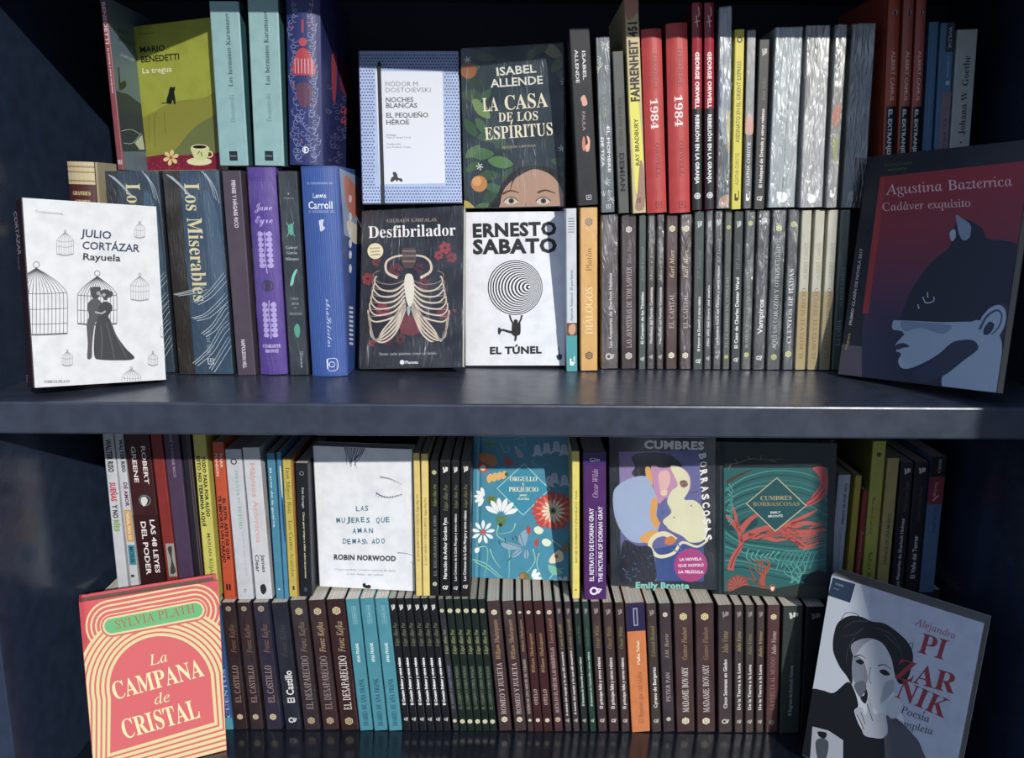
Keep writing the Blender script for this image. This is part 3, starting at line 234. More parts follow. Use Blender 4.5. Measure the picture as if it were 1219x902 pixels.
G_script={67:(234,(148,-2,-35,7,-26,23,-7,26,6,26,-25,10,-13,18,-3,22,6,21,23,28,35,22,40,9,27,-4,-3,-4,-31,-5,-21,-9,-39,-34,-12,-22,-3,-23,5,-12,17,-9,34,47,51,45,48,25,36,3,17,-16,-5,-26,-29,-33,-42,-29,-61,-20,-15,-33,0,-28,9,-12,24,-4,28,8,22,16,11,15,2,17,-6,11,-12,6,-16,-3,-13,-10,-14,-36,-9,6,-1,16,8,16,13,12,18,7,21,-1,15,-9,6,-16,-4,-21,-11,-16,-20,-15),(144,93,26,9,30,19,27,23,21,28,6,18,-2,10,-13,0,-16,-11,-42,-44)),
68:(252,(77,-2,-36,7,-7,9,2,13,11,7,15,2,53,-10,19,27,44,81,44,48,-33,16,-44,1,-40,-19,-28,-31,-12,-25,-4,-24,6,-15,15,-7,26,7,25,21,16,29,5,34,9,-3,-3,-27,-21,-42,-31,-23,-35,-4,-15,5,-15,12,-10,23,4,30,22,30,33,23,35,13,34,4,39,-6,31,-17,23,8,3,-4,-18,-12,18,-35,3,-36,-8,-34,-12,-28,-21,-26,-31,-17,-29,-4,-36,9),(168,10,25,6,19,12,16,19,12,25,7,33,-1,38,-15,29,-11,-23,-31,-89,-20,-24,-26,-19),(74,6,25,6,7,5,-6,2,-35,9,-15,-2,-5,-8,8,-8)),
69:(187,(103,-2,-30,4,-27,15,-15,22,-1,28,11,22,15,15,21,11,37,10,-14,19,-1,23,15,22,26,15,40,6,34,-11,11,-13,4,-16,-3,-16,-9,-12,-15,-9,-18,-2,-13,7,-7,11,7,22,21,12,7,-5,-15,-15,0,-18,10,-6,17,9,8,24,-4,11,-11,12,-30,4,-25,-16,-12,-27,0,-27,30,-2,9,-7,1,-8,-8,-6,-13,-1,-30,11,-24,-15,-26,-38,-2,-38,11,-14,24,-4,27,6,25,15,11,15,4,18,-6,12,-12,5,-21,-7,-10,-15,-8,-28,-6,-2,-3,5,-1,20,7,18,12,13,16,6,17,0,17,-7,7,-16,0,-16,-10,-18,-20,-19,-24,-10),(157,112,7,2,0,4,-14,4,-11,-2)),
71:(228,(133,-3,-34,4,-22,13,-9,18,5,21,20,12,23,-5,6,-9,-1,-10,-7,-7,-18,-7,-3,-8,11,-10,23,-2,13,4,16,13,33,50,-21,-8,-26,2,-24,16,-27,2,-19,6,-22,23,-4,29,16,32,34,24,31,6,-36,-31,-20,-33,-2,-23,8,-15,15,-10,21,-2,-6,24,4,24,13,23,21,20,28,17,32,10,26,-3,14,-13,2,-13,-4,-14,-26,-36,-40,-30,-39,-15,11,-10,23,-1,72,35,-30,-74,-12,-16,-19,-13),(137,95,45,20,37,31,18,33,-1,13,-7,8,-21,-4,-30,-25,-28,-41)),
74:(177,(0,-87,-21,4,-11,13,-2,19,6,19,21,24,32,20,36,15,39,10,65,113,29,33,23,16,-63,-21,-48,-39,-18,-28,-5,-23,7,-11,25,1,-1,-7,-25,-3,-19,10,-10,19,3,25,14,22,21,21,63,31,54,12,33,2,8,-4,-25,-10,-16,-16,-68,-143,15,-5,11,-11,2,-15,-4,-15,-11,-13,-19,-11,-24,-5,-12,3,2,4,39,11,17,17,0,22,-21,11,-27,-41,-37,-39,-44,-28),(-1,-78,20,7,16,13,61,85,-50,-19,-33,-26,-22,-30,-4,-21)),
83:(209,(70,-2,-30,4,-20,12,-9,18,4,20,16,14,25,0,10,-9,1,-14,-9,-9,-21,-5,2,-13,12,-7,19,-2,27,14,22,27,15,32,-29,7,-20,18,-9,23,5,28,17,23,31,20,29,9,36,1,11,-2,-1,-6,-28,-2,-24,-7,-21,-13,-16,-17,-10,-20,-3,-18,2,-14,10,-14,24,-7,18,36,25,37,27,28,28,16,24,3,18,-11,5,-20,-9,-25,-36,-37,-50,-28,-19,-36,-29,-29,-34,-19),(191,100,44,33,28,44,0,15,-6,8,-12,-1,-11,-8,-24,-38)),
86:(200,(97,-2,-4,2,24,98,35,59,-35,-20,-24,-1,-7,15,16,29,-3,3,-18,-12,-38,-36,-5,-2,-2,5,31,33,32,20,18,-1,9,-11,0,-14,-12,-19,48,30,36,30,5,1,2,-4,-24,-47,-28,-86,-32,-50,52,50,80,120,23,19,10,-2,-32,-34,-50,-80,-29,-38,-43,-38)),
97:(178,(105,-2,-17,7,-4,15,-26,-19,-30,-1,-16,13,-3,22,13,29,31,27,41,12,15,-3,8,-11,7,13,37,1,-40,-87,9,2,25,20,7,-7,-31,-25),(49,6,11,4,16,14,31,48,3,11,-4,8,-9,3,-11,-6,-21,-23,-18,-29,-6,-23)),
98:(161,(150,40,-22,-13,-22,-3,-37,-23,-29,-3,-16,8,-6,17,22,50,-18,-16,-5,6,30,30,63,100,43,4,-72,-121,-29,-52,3,-15,20,5,22,15,-6,18,2,22,11,22,15,13,18,-4,4,-19,-8,-27,-19,-22,16,4,15,11),(106,35,20,32,-2,11,-10,2,-12,-21)),
99:(130,(48,-2,-19,3,-15,14,-4,21,8,23,30,29,41,15,18,-2,13,-8,2,-16,-9,-11,-11,-1,-8,7,1,11,10,8,-12,0,-18,-19,-20,-33,-7,-25,5,-5,11,0,41,29,7,-7,-32,-25)),
100:(203,(44,-2,-20,5,-13,14,-2,20,9,23,26,25,33,16,27,2,17,-14,56,104,42,4,-91,-163,-8,-18,3,-6,37,28,7,-7,-38,-30,-14,-3,-17,3,-8,8,-3,12,-21,-17),(52,7,26,16,26,36,8,30,-4,5,-10,-1,-21,-18,-29,-39,-6,-22)),
101:(138,(50,-2,-25,6,-18,19,1,22,15,24,36,26,35,8,16,-4,9,-11,0,-15,-8,-12,-26,-16,-36,-11,-6,-21,8,-5,16,1,23,10,24,19,6,-7,-35,-25),(52,43,19,6,16,12,9,15,0,14,-7,3,-13,-10)),
103:(177,(157,31,-52,-31,-31,-51,-25,-28,-19,-14,-26,-6,-17,3,-14,10,-4,13,6,19,31,27,58,25,8,13,-21,-11,-22,-1,-18,12,-5,18,3,17,12,19,38,30,38,8,14,-5,4,-9,7,13,42,3,-51,-91,37,24),(45,6,24,13,25,35,13,31,-3,8,-10,-1,-20,-20,-27,-38,-9,-22),(2,-89,11,4,12,13,33,57,-34,-15,-23,-20,-11,-26,3,-10)),
105:(116,(92,122,-14,4,-3,12,6,11,15,6,13,-5,4,-12,-8,-12),(97,31,-38,-30,-16,-3,-16,3,-8,9,-1,14,24,50,-17,-17,-7,6,4,4,32,33,47,3,-48,-90,2,-2,10,4,26,23)),
108:(140,(102,31,-41,-31,-22,-1,-15,9,-3,21,18,42,-14,-14,-8,5,34,35,59,95,41,5,-96,-176,0,-8,5,-2,35,27)),
110:(194,(-1,-3,53,79,-5,2,-21,-21,-7,6,33,31,19,9,9,-2,5,-7,0,-28,24,23,21,12,17,2,14,-9,4,-12,-1,-16,-31,-46,0,-10,35,28,7,-7,-43,-32,-16,0,-13,11,-4,16,3,16,37,46,-1,4,-12,-5,-26,-22,-50,-65)),
111:(150,(46,-2,-24,7,-13,20,4,25,21,27,34,21,30,5,23,-10,7,-20,-4,-20,-19,-25,24,14,6,-8,-26,-17),(53,8,17,8,1,11,17,9,13,19,8,28,-2,7,-6,3,-20,-15,-21,-29,-12,-28,0,-9)),
114:(138,(119,31,-42,-32,-23,1,-15,9,-6,14,5,19,17,24,19,16,-23,-1,-26,-24,-7,6,23,21,6,23,6,4,5,-1,2,-13,36,-7,11,-12,-3,-13,-30,-43,-1,-10,12,2,27,24)),
115:(118,(103,35,-47,-34,-26,-4,-20,8,-8,18,9,13,13,0,7,-9,-1,-9,-13,-7,3,-2,12,-1,10,9,10,26,2,35,0,6,-30,-27,-6,6,47,48,9,1,-4,-19,18,-39,-1,-15,-7,-11,17,14)),
116:(148,(18,63,38,42,51,83,43,2,-25,-43,23,0,-3,-10,-27,0,-66,-123,3,-4,11,4,29,24,6,-7,-36,-28,-32,-3,-11,10,-3,15,23,49,-18,-17)),
117:(198,(179,31,-27,-24,-16,-8,-19,0,-12,6,-7,11,1,15,-31,-26,-32,-6,-14,9,-3,15,22,49,-17,-15,-6,6,37,37,48,3,-42,-76,-2,-11,7,-2,35,34,33,52,48,3,-49,-88,3,-4,7,1,30,26)),
121:(194,(172,31,-47,-30,-37,-57,-28,-30,-23,-12,-30,-2,-13,6,-6,12,0,17,7,14,30,25,57,25,16,29,-29,-26,-14,-4,-14,2,-11,10,-2,17,23,51,-26,-21,-8,6,40,34,16,6,15,-5,4,-11,-1,-17,-30,-55,1,-6,5,0,30,31,41,60,45,3,-50,-88,34,23),(18,-92,22,15,37,64,-31,-14,-23,-16,-16,-22,-2,-18))}
FONT = {}
for _k, _s in (('serif', G_serif), ('ital', G_ital), ('script', G_script)):
    d = {}
    for _c, _g in _s.items():
        cs = []
        for q in _g[1:]: P = np.cumsum(np.array(q, float).reshape(-1, 2), 0)/500; cs.append([tuple(p) for p in P])
        d[chr(_c)] = (_g[0]/500, cs)
    FONT[_k] = d
CAPH = {k: max(y for c in FONT[k]['E'][1] for x, y in c) for k in FONT}
ACC = {'Á': 'A1', 'É': 'E1', 'Í': 'I1', 'Ó': 'O1', 'Ú': 'U1', 'á': 'a1', 'é': 'e1', 'í': 'i1', 'ó': 'o1', 'ú': 'u1', 'ñ': 'n2', 'Ñ': 'N2', 'Ä': 'A3', 'Ë': 'E3', 'ü': 'u3'}
_gc = {}
def _fill(contours):
    cu = bpy.data.curves.new('glyph', 'CURVE'); cu.dimensions = '2D'; cu.fill_mode = 'BOTH'
    for c in contours:
        sp = cu.splines.new('POLY'); sp.points.add(len(c)-1); sp.use_cyclic_u = True
        for i, (x, y) in enumerate(c): sp.points[i].co = (x*50, y*50, 0, 1)
    o = bpy.data.objects.new('glyph', cu); me = bpy.data.meshes.new_from_object(o)
    V = np.array([v.co[:2] for v in me.vertices]).reshape(-1, 2)/50; T = [tuple(p.vertices) for p in me.polygons]
    bpy.data.objects.remove(o); bpy.data.curves.remove(cu); bpy.data.meshes.remove(me); return V, T
def glyph(font, ch):
    k = (font, ch)
    if k in _gc: return _gc[k]
    D = FONT[font]; ac = 0; c = ch
    if ch in ACC: c, ac = ACC[ch][0], int(ACC[ch][1])
    if c not in D:
        w = {' ': .22, '.': .16, ',': .16, '-': .28}.get(c, .22)
        cs = {'.': [[(.04, 0), (.11, 0), (.11, .07), (.04, .07)]], ',': [[(.04, -.06), (.08, -.06), (.11, .07), (.04, .07)]],
              '-': [[(.04, .14), (.24, .14), (.24, .19), (.04, .19)]]}.get(c)
        r = (w,)+(_fill(cs) if cs else (np.zeros((0, 2)), []))
    else:
        adv, cs = D[c]; cs = list(cs); H = CAPH[font]; y = H*1.06 if c.isupper() else H*.76; x = adv*.45
        if c == 'i': y = H*1.0
        if ac == 1: cs.append([(x, y), (x+.04, y), (x+.13, y+.12), (x+.05, y+.12)])
        if ac == 2: cs.append([(x-.1, y), (x-.03, y+.05), (x+.05, y+.02), (x+.13, y+.08), (x+.05, y+.09), (x-.03, y+.12)])
        if ac == 3: cs += [[(x-.08, y), (x-.02, y), (x-.02, y+.06), (x-.08, y+.06)], [(x+.06, y), (x+.12, y), (x+.12, y+.06), (x+.06, y+.06)]]
        r = (adv,)+_fill(cs)
    _gc[k] = r; return r
_tc = {}
def text2d(s, font):
    """triangles of a word: cap height 1, x from 0 to 1"""
    k = (s, font)
    if k in _tc: return _tc[k]
    if font in ('serif', 'ital', 'script', 'roman'):
        f = 'ital' if font == 'roman' else font; x = 0; Vs = []; T = []; n = 0
        for ch in s:
            adv, V, t = glyph(f, ch)
            if len(V):
                W = V.copy()
                if font == 'roman': W[:, 0] -= W[:, 1]*.25
                W[:, 0] += x; Vs.append(W); T += [tuple(i+n for i in q) for q in t]; n += len(V)
            x += adv
        V = np.concatenate(Vs); V = V/CAPH[f]
    else:
        cu = bpy.data.curves.new('t', 'FONT'); cu.body = s; cu.resolution_u = 2
        cu.offset = {'sans': 0, 'bold': .018, 'black': .03 if 'Ó' in s else .045}[font]
        if font == 'black': cu.space_character = 1.08
        o = bpy.data.objects.new('t', cu); me = bpy.data.meshes.new_from_object(o)
        V = np.array([v.co[:2] for v in me.vertices]).reshape(-1, 2); T = [tuple(p.vertices) for p in me.polygons]
        bpy.data.objects.remove(o); bpy.data.curves.remove(cu); bpy.data.meshes.remove(me)
        V = V/.7
    V = V.copy(); V[:, 0] -= V[:, 0].min(); V[:, 0] /= V[:, 0].max()
    _tc[k] = (V, T); return _tc[k]

def clip(P, lo, hi):
    for ax in (0, 1):
        for sgn, lim in ((1, lo[ax]), (-1, hi[ax])):
            Q = []
            for i in range(len(P)):
                a, b = P[i-1], P[i]; da = sgn*(a[ax]-lim); db = sgn*(b[ax]-lim)
                if (da >= 0) != (db >= 0):
                    t = da/(da-db); Q.append((a[0]+(b[0]-a[0])*t, a[1]+(b[1]-a[1])*t))
                if db >= 0: Q.append(b)
            P = Q
            if len(P) < 3: return []
    return P
def smooth(pts, closed=True, n=5):
    out = []; N = len(pts); R = range(N) if closed else range(N-1)
    g = (lambda i: pts[i % N]) if closed else (lambda i: pts[max(0, min(N-1, i))])
    for i in R:
        p0, p1, p2, p3 = g(i-1), g(i), g(i+1), g(i+2)
        for k in range(n):
            t = k/n
            out.append(tuple(.5*(2*p1[a]+(p2[a]-p0[a])*t+(2*p0[a]-5*p1[a]+4*p2[a]-p3[a])*t*t+(3*p1[a]-p0[a]-3*p2[a]+p3[a])*t**3) for a in (0, 1)))
    if not closed: out.append(tuple(pts[-1]))
    return out

class Art:
    """flat print on one face of a book. fmap: drawing coordinates -> face coordinates (metres); lift: face coordinates + height -> book coordinates"""
    def __init__(s, fmap, lift, lo, hi, k=(1, 0, 0), flip=False, strips=0):
        s.fmap, s.lift, s.lo, s.hi, s.k, s.flip, s.strips = fmap, lift, lo, hi, k, flip, strips
        s.V, s.T, s.I, s.M, s.n = [], [], [], [], 0; s.own = [0]
    def _mi(s, col):
        m = mat(col, .42)
        if m not in s.M: s.M.append(m)
        return s.M.index(m)
    def _f(s, P):
        P = np.asarray(P, float).reshape(-1, 2); k = s.k
        return s.fmap(P/k[0]+np.array([k[1], k[2]]))
    def _push(s, L, T, col):
        s.own[0] += 1; off = .00012+.000006*s.own[0]
        W = s.lift(np.asarray(L), off); i = s._mi(col)
        s.V.append(W); s.T += [tuple(a+s.n for a in t) for t in T]; s.I += [i]*len(T); s.n += len(W)
    def polys(s, Ps, col):
        Vs = []; T = []; n = 0
        for P in Ps:
            L = [tuple(q) for q in s._f(P)]
            cuts = [(s.lo, s.hi)]
            if s.strips:
                e = np.linspace(s.lo[0], s.hi[0], s.strips+1); cuts = [((e[i], s.lo[1]), (e[i+1], s.hi[1])) for i in range(s.strips)]
            for lo, hi in cuts:
                C = clip(L, lo, hi)
                if len(C) < 3: continue
                for t in tessellate_polygon([[Vector((a, b, 0)) for a, b in C]]): T.append(tuple(n+q for q in t))
                Vs += C; n += len(C)
        if Vs: s._push(Vs, T, col)
    def sub(s, name):
        n = Art(s.fmap, s.lift, s.lo, s.hi, s.k, s.flip, s.strips); n.own = s.own; n.book = s.book; s.book.arts.append((n, name)); return n
    def poly(s, P, col): s.polys([P], col)
    def blob(s, P, col, n=4): s.polys([smooth(P, True, n)], col)
    def rect(s, x0, y0, x1, y1, col): s.poly([(x0, y0), (x1, y0), (x1, y1), (x0, y1)], col)
    def _c(s, x, y, r, ry=None, n=20, a=0):
        ry = ry or r; return [(x+r*math.cos(a+2*math.pi*i/n), y+ry*math.sin(a+2*math.pi*i/n)) for i in range(n)]
    def circ(s, x, y, r, col, ry=None, n=20, a=0): s.poly(s._c(x, y, r, ry, n, a), col)
    def line(s, P, w, col, w2=None, sm=True): s.polys([s._l(P, w, w2, sm)], col)
    def _l(s, P, w, w2=None, sm=True):
        if sm and len(P) > 2: P = smooth(P, False, 4)
        w2 = w if w2 is None else w2; A = []; B = []; N = len(P)
        for i, p in enumerate(P):
            a = P[max(0, i-1)]; b = P[min(N-1, i+1)]; dx, dy = b[0]-a[0], b[1]-a[1]; l = math.hypot(dx, dy) or 1
            h = (w+(w2-w)*i/max(1, N-1))/2; A.append((p[0]-dy/l*h, p[1]+dx/l*h)); B.append((p[0]+dy/l*h, p[1]-dx/l*h))
        return A+B[::-1]
    def lines(s, Ls, w, col, w2=None, sm=True): s.polys([s._l(P, w, w2, sm) for P in Ls], col)
    def ring(s, x, y, r, w, col, ry=None, n=24, a=0):
        ry = ry or r; O = s._c(x, y, r, ry, n, a); I = s._c(x, y, r-w, ry-w, n, a)
        s.polys([[O[i], O[(i+1) % n], I[(i+1) % n], I[i]] for i in range(n)], col)
    def text(s, t, font, col, p0, p1, cap):
        V, T = text2d(t, font); d = np.array(p1, float)-np.array(p0, float); L = np.hypot(*d); e = d/L; u = np.array([e[1], -e[0]])
        if s.flip: u = -u
        P = np.array(p0)+V[:, :1]*d+V[:, 1:]*u*cap
        L = s._f(P)
        if s.strips and t:                                  # follow the rounded spine: cut the letters into narrow strips
            W = []; T2 = []; e = np.linspace(s.lo[0], s.hi[0], s.strips*2+1)
            for q in T:
                pts = [tuple(L[i]) for i in q]; x0, x1 = min(p[0] for p in pts), max(p[0] for p in pts)
                for i in range(len(e)-1):
                    if x1 > e[i] and x0 < e[i+1]:
                        C = clip(pts, (e[i], -9), (e[i+1], 9))
                        if len(C) > 2: T2.append(tuple(range(len(W), len(W)+len(C)))); W += C
            L, T = W, T2
        s._push(L, T, col)
    def daisy(s, x, y, r, n, col, ccol, a0=0, a1=2*math.pi, ri=.2, w=.32):
        Ps = []
        for i in range(n):
            a = a0+(a1-a0)*(i+.5)/n; c, q = math.cos(a), math.sin(a); h = r*w
            Ps.append(smooth([(x+c*r*ri, y+q*r*ri), (x+c*r*.7-q*h*.5, y+q*r*.7+c*h*.5), (x+c*r, y+q*r), (x+c*r*.7+q*h*.5, y+q*r*.7-c*h*.5)], True, 3))
        s.polys(Ps, col)
        if ccol: s.circ(x, y, r*.22, ccol, n=10)
    def build(s, name, parent):
        if not s.V: return None
        return mesh(name, np.concatenate(s.V), s.T, s.M, s.I, parent)

# ------------------------------------------------------------------ the book
PAGE = 'e2ddd2'
class Book:
    """local frame: spine at y=0 facing -y, front cover at +x, foot at z=0"""
    def __init__(b, M, t, h, d, hard=False, spine='333333', front=None, back=None, wrap=None, label='', group=None, page=PAGE, rough=.42, cat='book'):
        b.M, b.t, b.h, b.d, b.hard = M, t, h, d, hard
        b.Mi = np.array(M.inverted()); b.arts = []; b.own = [0]
        root = bpy.data.objects.new('hardcover_book' if hard else 'paperback_book', None); COL.objects.link(root)
        root.empty_display_size = .02; root.matrix_world = M; b.root = root
        tag(root, label, cat, group)
        front = front or spine; back = back or front
        c = .0022 if hard else .0006; H = t/2; b.bulge = bu = min(.006, .14*t) if hard == 'round' else 0
        if hard:
            arc = [(H*q, bu*q*q) for q in [1-.25*i for i in range(9)]] if bu else [(H, 0), (H/2, 0), (0, 0), (-H/2, 0), (-H, 0)]
            g = .0013 if t > .02 else .0006
            R = [(H, d), (H, .012), (H-g, .0085), (H, .005+bu*.3)]
        else:
            r = min(.0014, t*.2)
            arc = [(H-r*.3, r*.3), (H-r, 0), (0, 0), (-H+r, 0), (-H+r*.3, r*.3)]; R = [(H, d), (H, r)]
        out = R+arc+[(-x, y) for x, y in R[::-1]]
        inn = []
        for i, (x, y) in enumerate(out):
            s_ = 1 if x > 0 else -1
            inn.append((x-s_*min(c, abs(x)), max(y, bu+c if len(R) <= i < len(out)-len(R) else c+bu*.5) if y < d else y))
        N = len(out); V = [(x, y, 0) for x, y in out]+[(x, y, h) for x, y in out]+[(x, y, 0) for x, y in inn]+[(x, y, h) for x, y in inn]
        Fc = []; I = []
        for i in range(N-1):
            k = 1 if i < len(R)-1 else (2 if i >= N-len(R) else 0)
            Fc += [(i, N+i, N+i+1, i+1), (2*N+i, 2*N+i+1, 3*N+i+1, 3*N+i), (i, i+1, 2*N+i+1, 2*N+i), (N+i, 3*N+i, 3*N+i+1, N+i+1)]; I += [k]*4
        Fc += [(0, 2*N, 3*N, N), (N-1, 2*N-1, 4*N-1, 3*N-1)]; I += [1, 2]
        cv = mesh('cover', V, Fc, [mat(spine, rough, 'cover'), mat(front, rough, 'cover'), mat(back, rough, 'cover')], I, root)
        z0, dd = (.003, .004) if hard else (.0003, .0004)
        box('page_block', (-H+c, bu+c+.0002, z0), (H-c, d-dd, h-z0), mat(page, .8, 'pages'), root)
        if wrap:
            e = .0009; y0 = -e
            W = [(H+e, d+e), (H+e, y0+.002), (H-.001, y0), (-H+.001, y0), (-H-e, y0+.002), (-H-e, d+e)]; n = len(W)
            V = [(x, y, -.0002) for x, y in W]+[(x, y, h+e) for x, y in W]
            Q = [(i, (i+1) % n, n+(i+1) % n, n+i) for i in range(n)]+[tuple(range(n, 2*n))]
            mesh('shrink_wrap', V, Q, [mat('ffffff', .2, 'wrap_heavy' if wrap == 2 else 'wrap_light')], None, root)
    # art on the spine in fractions: across -0.5..0.5, down from the head 0..1
    def spine_art(b, name):
        t, h, bu = b.t, b.h, b.bulge
        def lift(L, off): return np.stack([L[:, 0], bu*(2*L[:, 0]/t)**2-off, L[:, 1]], 1)
        a = Art(lambda P: np.stack([P[:, 0], h-P[:, 1]], 1), lift, (-t*.499, .0003), (t*.499, h-.0003), strips=6 if bu else 0)
        a.own = b.own; a.book = b; b.arts.append((a, name)); return a
    def px_art(b, face='front', k=(1, 0, 0), name='cover_picture'):
        Mi, EP = b.Mi, None; R3, T3 = Mi[:3, :3], Mi[:3, 3]; o = R3@EYEP+T3; t, h, d = b.t, b.h, b.d
        def fm(P):
            D = ray(P[:, 0], P[:, 1])@R3.T
            if face == 'front': s = (t/2-o[0])/D[:, 0]; Q = o+D*s[:, None]; return Q[:, 1:]
            s = (0-o[1])/D[:, 1]; Q = o+D*s[:, None]; return Q[:, [0, 2]]
        if face == 'front': a = Art(fm, lambda L, off: np.stack([np.full(len(L), t/2+off), L[:, 0], L[:, 1]], 1), (.0004, .0004), (d-.0004, h-.0004), k)
        else: a = Art(fm, lambda L, off: np.stack([L[:, 0], np.full(len(L), -off), L[:, 1]], 1), (-t*.49, .0003), (t*.49, h-.0003), k)
        a.own = b.own; a.book = b; b.arts.append((a, name)); return a
    def done(b):
        for a, n in b.arts: a.build(n, b.root)
        return b

def spine_print(B, items):
    t, h = B.t, B.h; arts = {}
    NM = {'t': 'lettering', 'h': 'lettering', 'bk': 'publisher_mark', 'x': 'hexagon_emblem', 'c': 'emblem', 'o': 'emblem', 'fk': 'publisher_mark', 'mk': 'publisher_mark', 'g7': 'publisher_mark', 'r': 'colour_band', 'l': 'ornament', 'b': 'ornament', 'p': 'ornament', 'f': 'crease_glint'}
    for it in items:
        k = it[0]
        if k in 'xr' or (k == 't' and t > .0095) or NM[k] not in arts: arts[NM[k]] = B.spine_art(NM[k])
        a = arts[NM[k]]
        if k == 't':
            _, s, font, col, f0, f1, x, cap = it[:8]; d = it[8] if len(it) > 8 else 'u'; c = cap*t
            if d == 'u': a.text(s, font, col, (x*t+c/2, f1*h), (x*t+c/2, f0*h), c)
            else: a.text(s, font, col, (x*t-c/2, f0*h), (x*t-c/2, f1*h), c)
        elif k == 'h': _, s, font, col, f, w_, c = it[:7]; x = it[7] if len(it) > 7 else 0; a.text(s, font, col, ((x-w_/2)*t, f*h), ((x+w_/2)*t, f*h), c*t)
        elif k == 'r': a.rect(it[4]*t, it[2]*h, it[5]*t, it[3]*h, it[1])
        elif k == 'x':
            _, col, f, x, r = it[:5]; ink = it[5] if len(it) > 5 else '2a1a1a'
            a.circ(x*t, f*h, r*t, col, n=6, a=math.pi/6); a.ring(x*t, f*h, r*t*.62, r*t*.14, ink, n=10); a.text('6', 'bold', ink, (x*t-r*t*.2, f*h+r*t*.25), (x*t+r*t*.2, f*h+r*t*.25), r*t*.5)
        elif k == 'c': a.circ(it[3]*t, it[2]*h, it[4]*t, it[1])
        elif k == 'o': a.ring(it[3]*t, it[2]*h, it[4]*t, it[5]*t, it[1])
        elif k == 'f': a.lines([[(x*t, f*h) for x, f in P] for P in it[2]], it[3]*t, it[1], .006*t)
        elif k == 'l': a.lines([[(x*t, f*h) for x, f in P] for P in it[2]], it[3]*t, it[1])
        elif k == 'p': a.poly([(x*t, f*h) for x, f in it[2]], it[1])
        elif k == 'b': a.blob([(x*t, f*h) for x, f in it[2]], it[1])
        elif k == 'mk':   # publisher's mark: two leaning strokes
            _, col, f = it; a.lines([[(-.16*t, (f-.018)*h), (-.08*t, (f+.014)*h), (-.16*t, (f+.02)*h)], [(.08*t, (f-.02)*h), (.05*t, (f+.016)*h)], [(.2*t, (f-.018)*h), (.18*t, (f+.01)*h)]], .13*t, col)
        elif k == 'g7': a.ring(-.06*t, it[2]*h, .2*t, .09*t, it[1], n=10); a.lines([[(.1*t, (it[2]-.012)*h), (.26*t, (it[2]-.012)*h), (.12*t, (it[2]+.016)*h)]], .09*t, it[1], sm=False)
        elif k == 'fk':   # open square with a stem
            _, col, f, x, r = it; r *= t; x *= t; f *= h
            a.lines([[(x-r*.5, f-r), (x-r, f-r), (x-r, f+r), (x+r, f+r), (x+r, f-r), (x+r*.5, f-r)], [(x, f-r*1.15), (x, f+r*.45)], [(x-r*.45, f), (x+r*.45, f)]], r*.28, col, sm=False)
        elif k == 'bk': _, col, f = it; a.lines([[(-.12*t, (f-.02)*h), (-.12*t, (f+.02)*h)]], .16*t, col); a.circ(.02*t, (f+.012)*h, .2*t, col, n=10); a.text('booket', 'bold', col, (.3*t, (f+.01)*h), (.3*t, (f-.035)*h), .2*t)
    return a
# ------------------------------------------------------------------ the bookcase
Z_MID, Z_LOW = 1.2405, .727
XL, XR, YF, YB = -.575, .612, .864, 1.275
case = bpy.data.objects.new('bookcase', None); COL.objects.link(case); case.location = (0, YF, 0)
tag(case, 'dark navy painted metal bookcase with thick glossy shelves holding all the books', 'bookcase')
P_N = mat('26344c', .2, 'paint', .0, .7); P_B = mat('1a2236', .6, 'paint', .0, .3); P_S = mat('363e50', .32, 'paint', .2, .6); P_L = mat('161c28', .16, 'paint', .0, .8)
def cpart(n, lo, hi, m, bev=.0015): return box(n, (lo[0], lo[1]-YF, lo[2]), (hi[0], hi[1]-YF, hi[2]), m, case, bev)
for x0 in (XL-.03, XR): cpart('side_panel', (x0, YF, .02), (x0+.03, YB+.012, 1.76), P_N)
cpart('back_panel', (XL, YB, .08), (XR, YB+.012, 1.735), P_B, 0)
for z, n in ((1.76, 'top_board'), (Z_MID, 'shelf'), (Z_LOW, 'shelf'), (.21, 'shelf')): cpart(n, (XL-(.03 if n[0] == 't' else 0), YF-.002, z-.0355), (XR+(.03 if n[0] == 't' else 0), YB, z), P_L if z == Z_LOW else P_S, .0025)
cpart('plinth', (XL, YF+.03, .0), (XR, YB, .17), P_N)
fl = box('floor', (-4, -5, -.05), (4, 3, 0), mat('6a6762', .7, 'stone')); fl['kind'] = 'structure'
wl = box('added_shade_wall', (.955, -.1, 0), (1.7, .3, 3.0), mat('8a857c', .8, 'stone')); wl['kind'] = 'structure'  # unseen wall, added only to cast shade over the right-hand books
wb = box('wall_back', (-3.5, 1.32, 0), (3.5, 1.42, 3.0), mat('77797d', .8, 'stone')); wb['kind'] = 'structure'

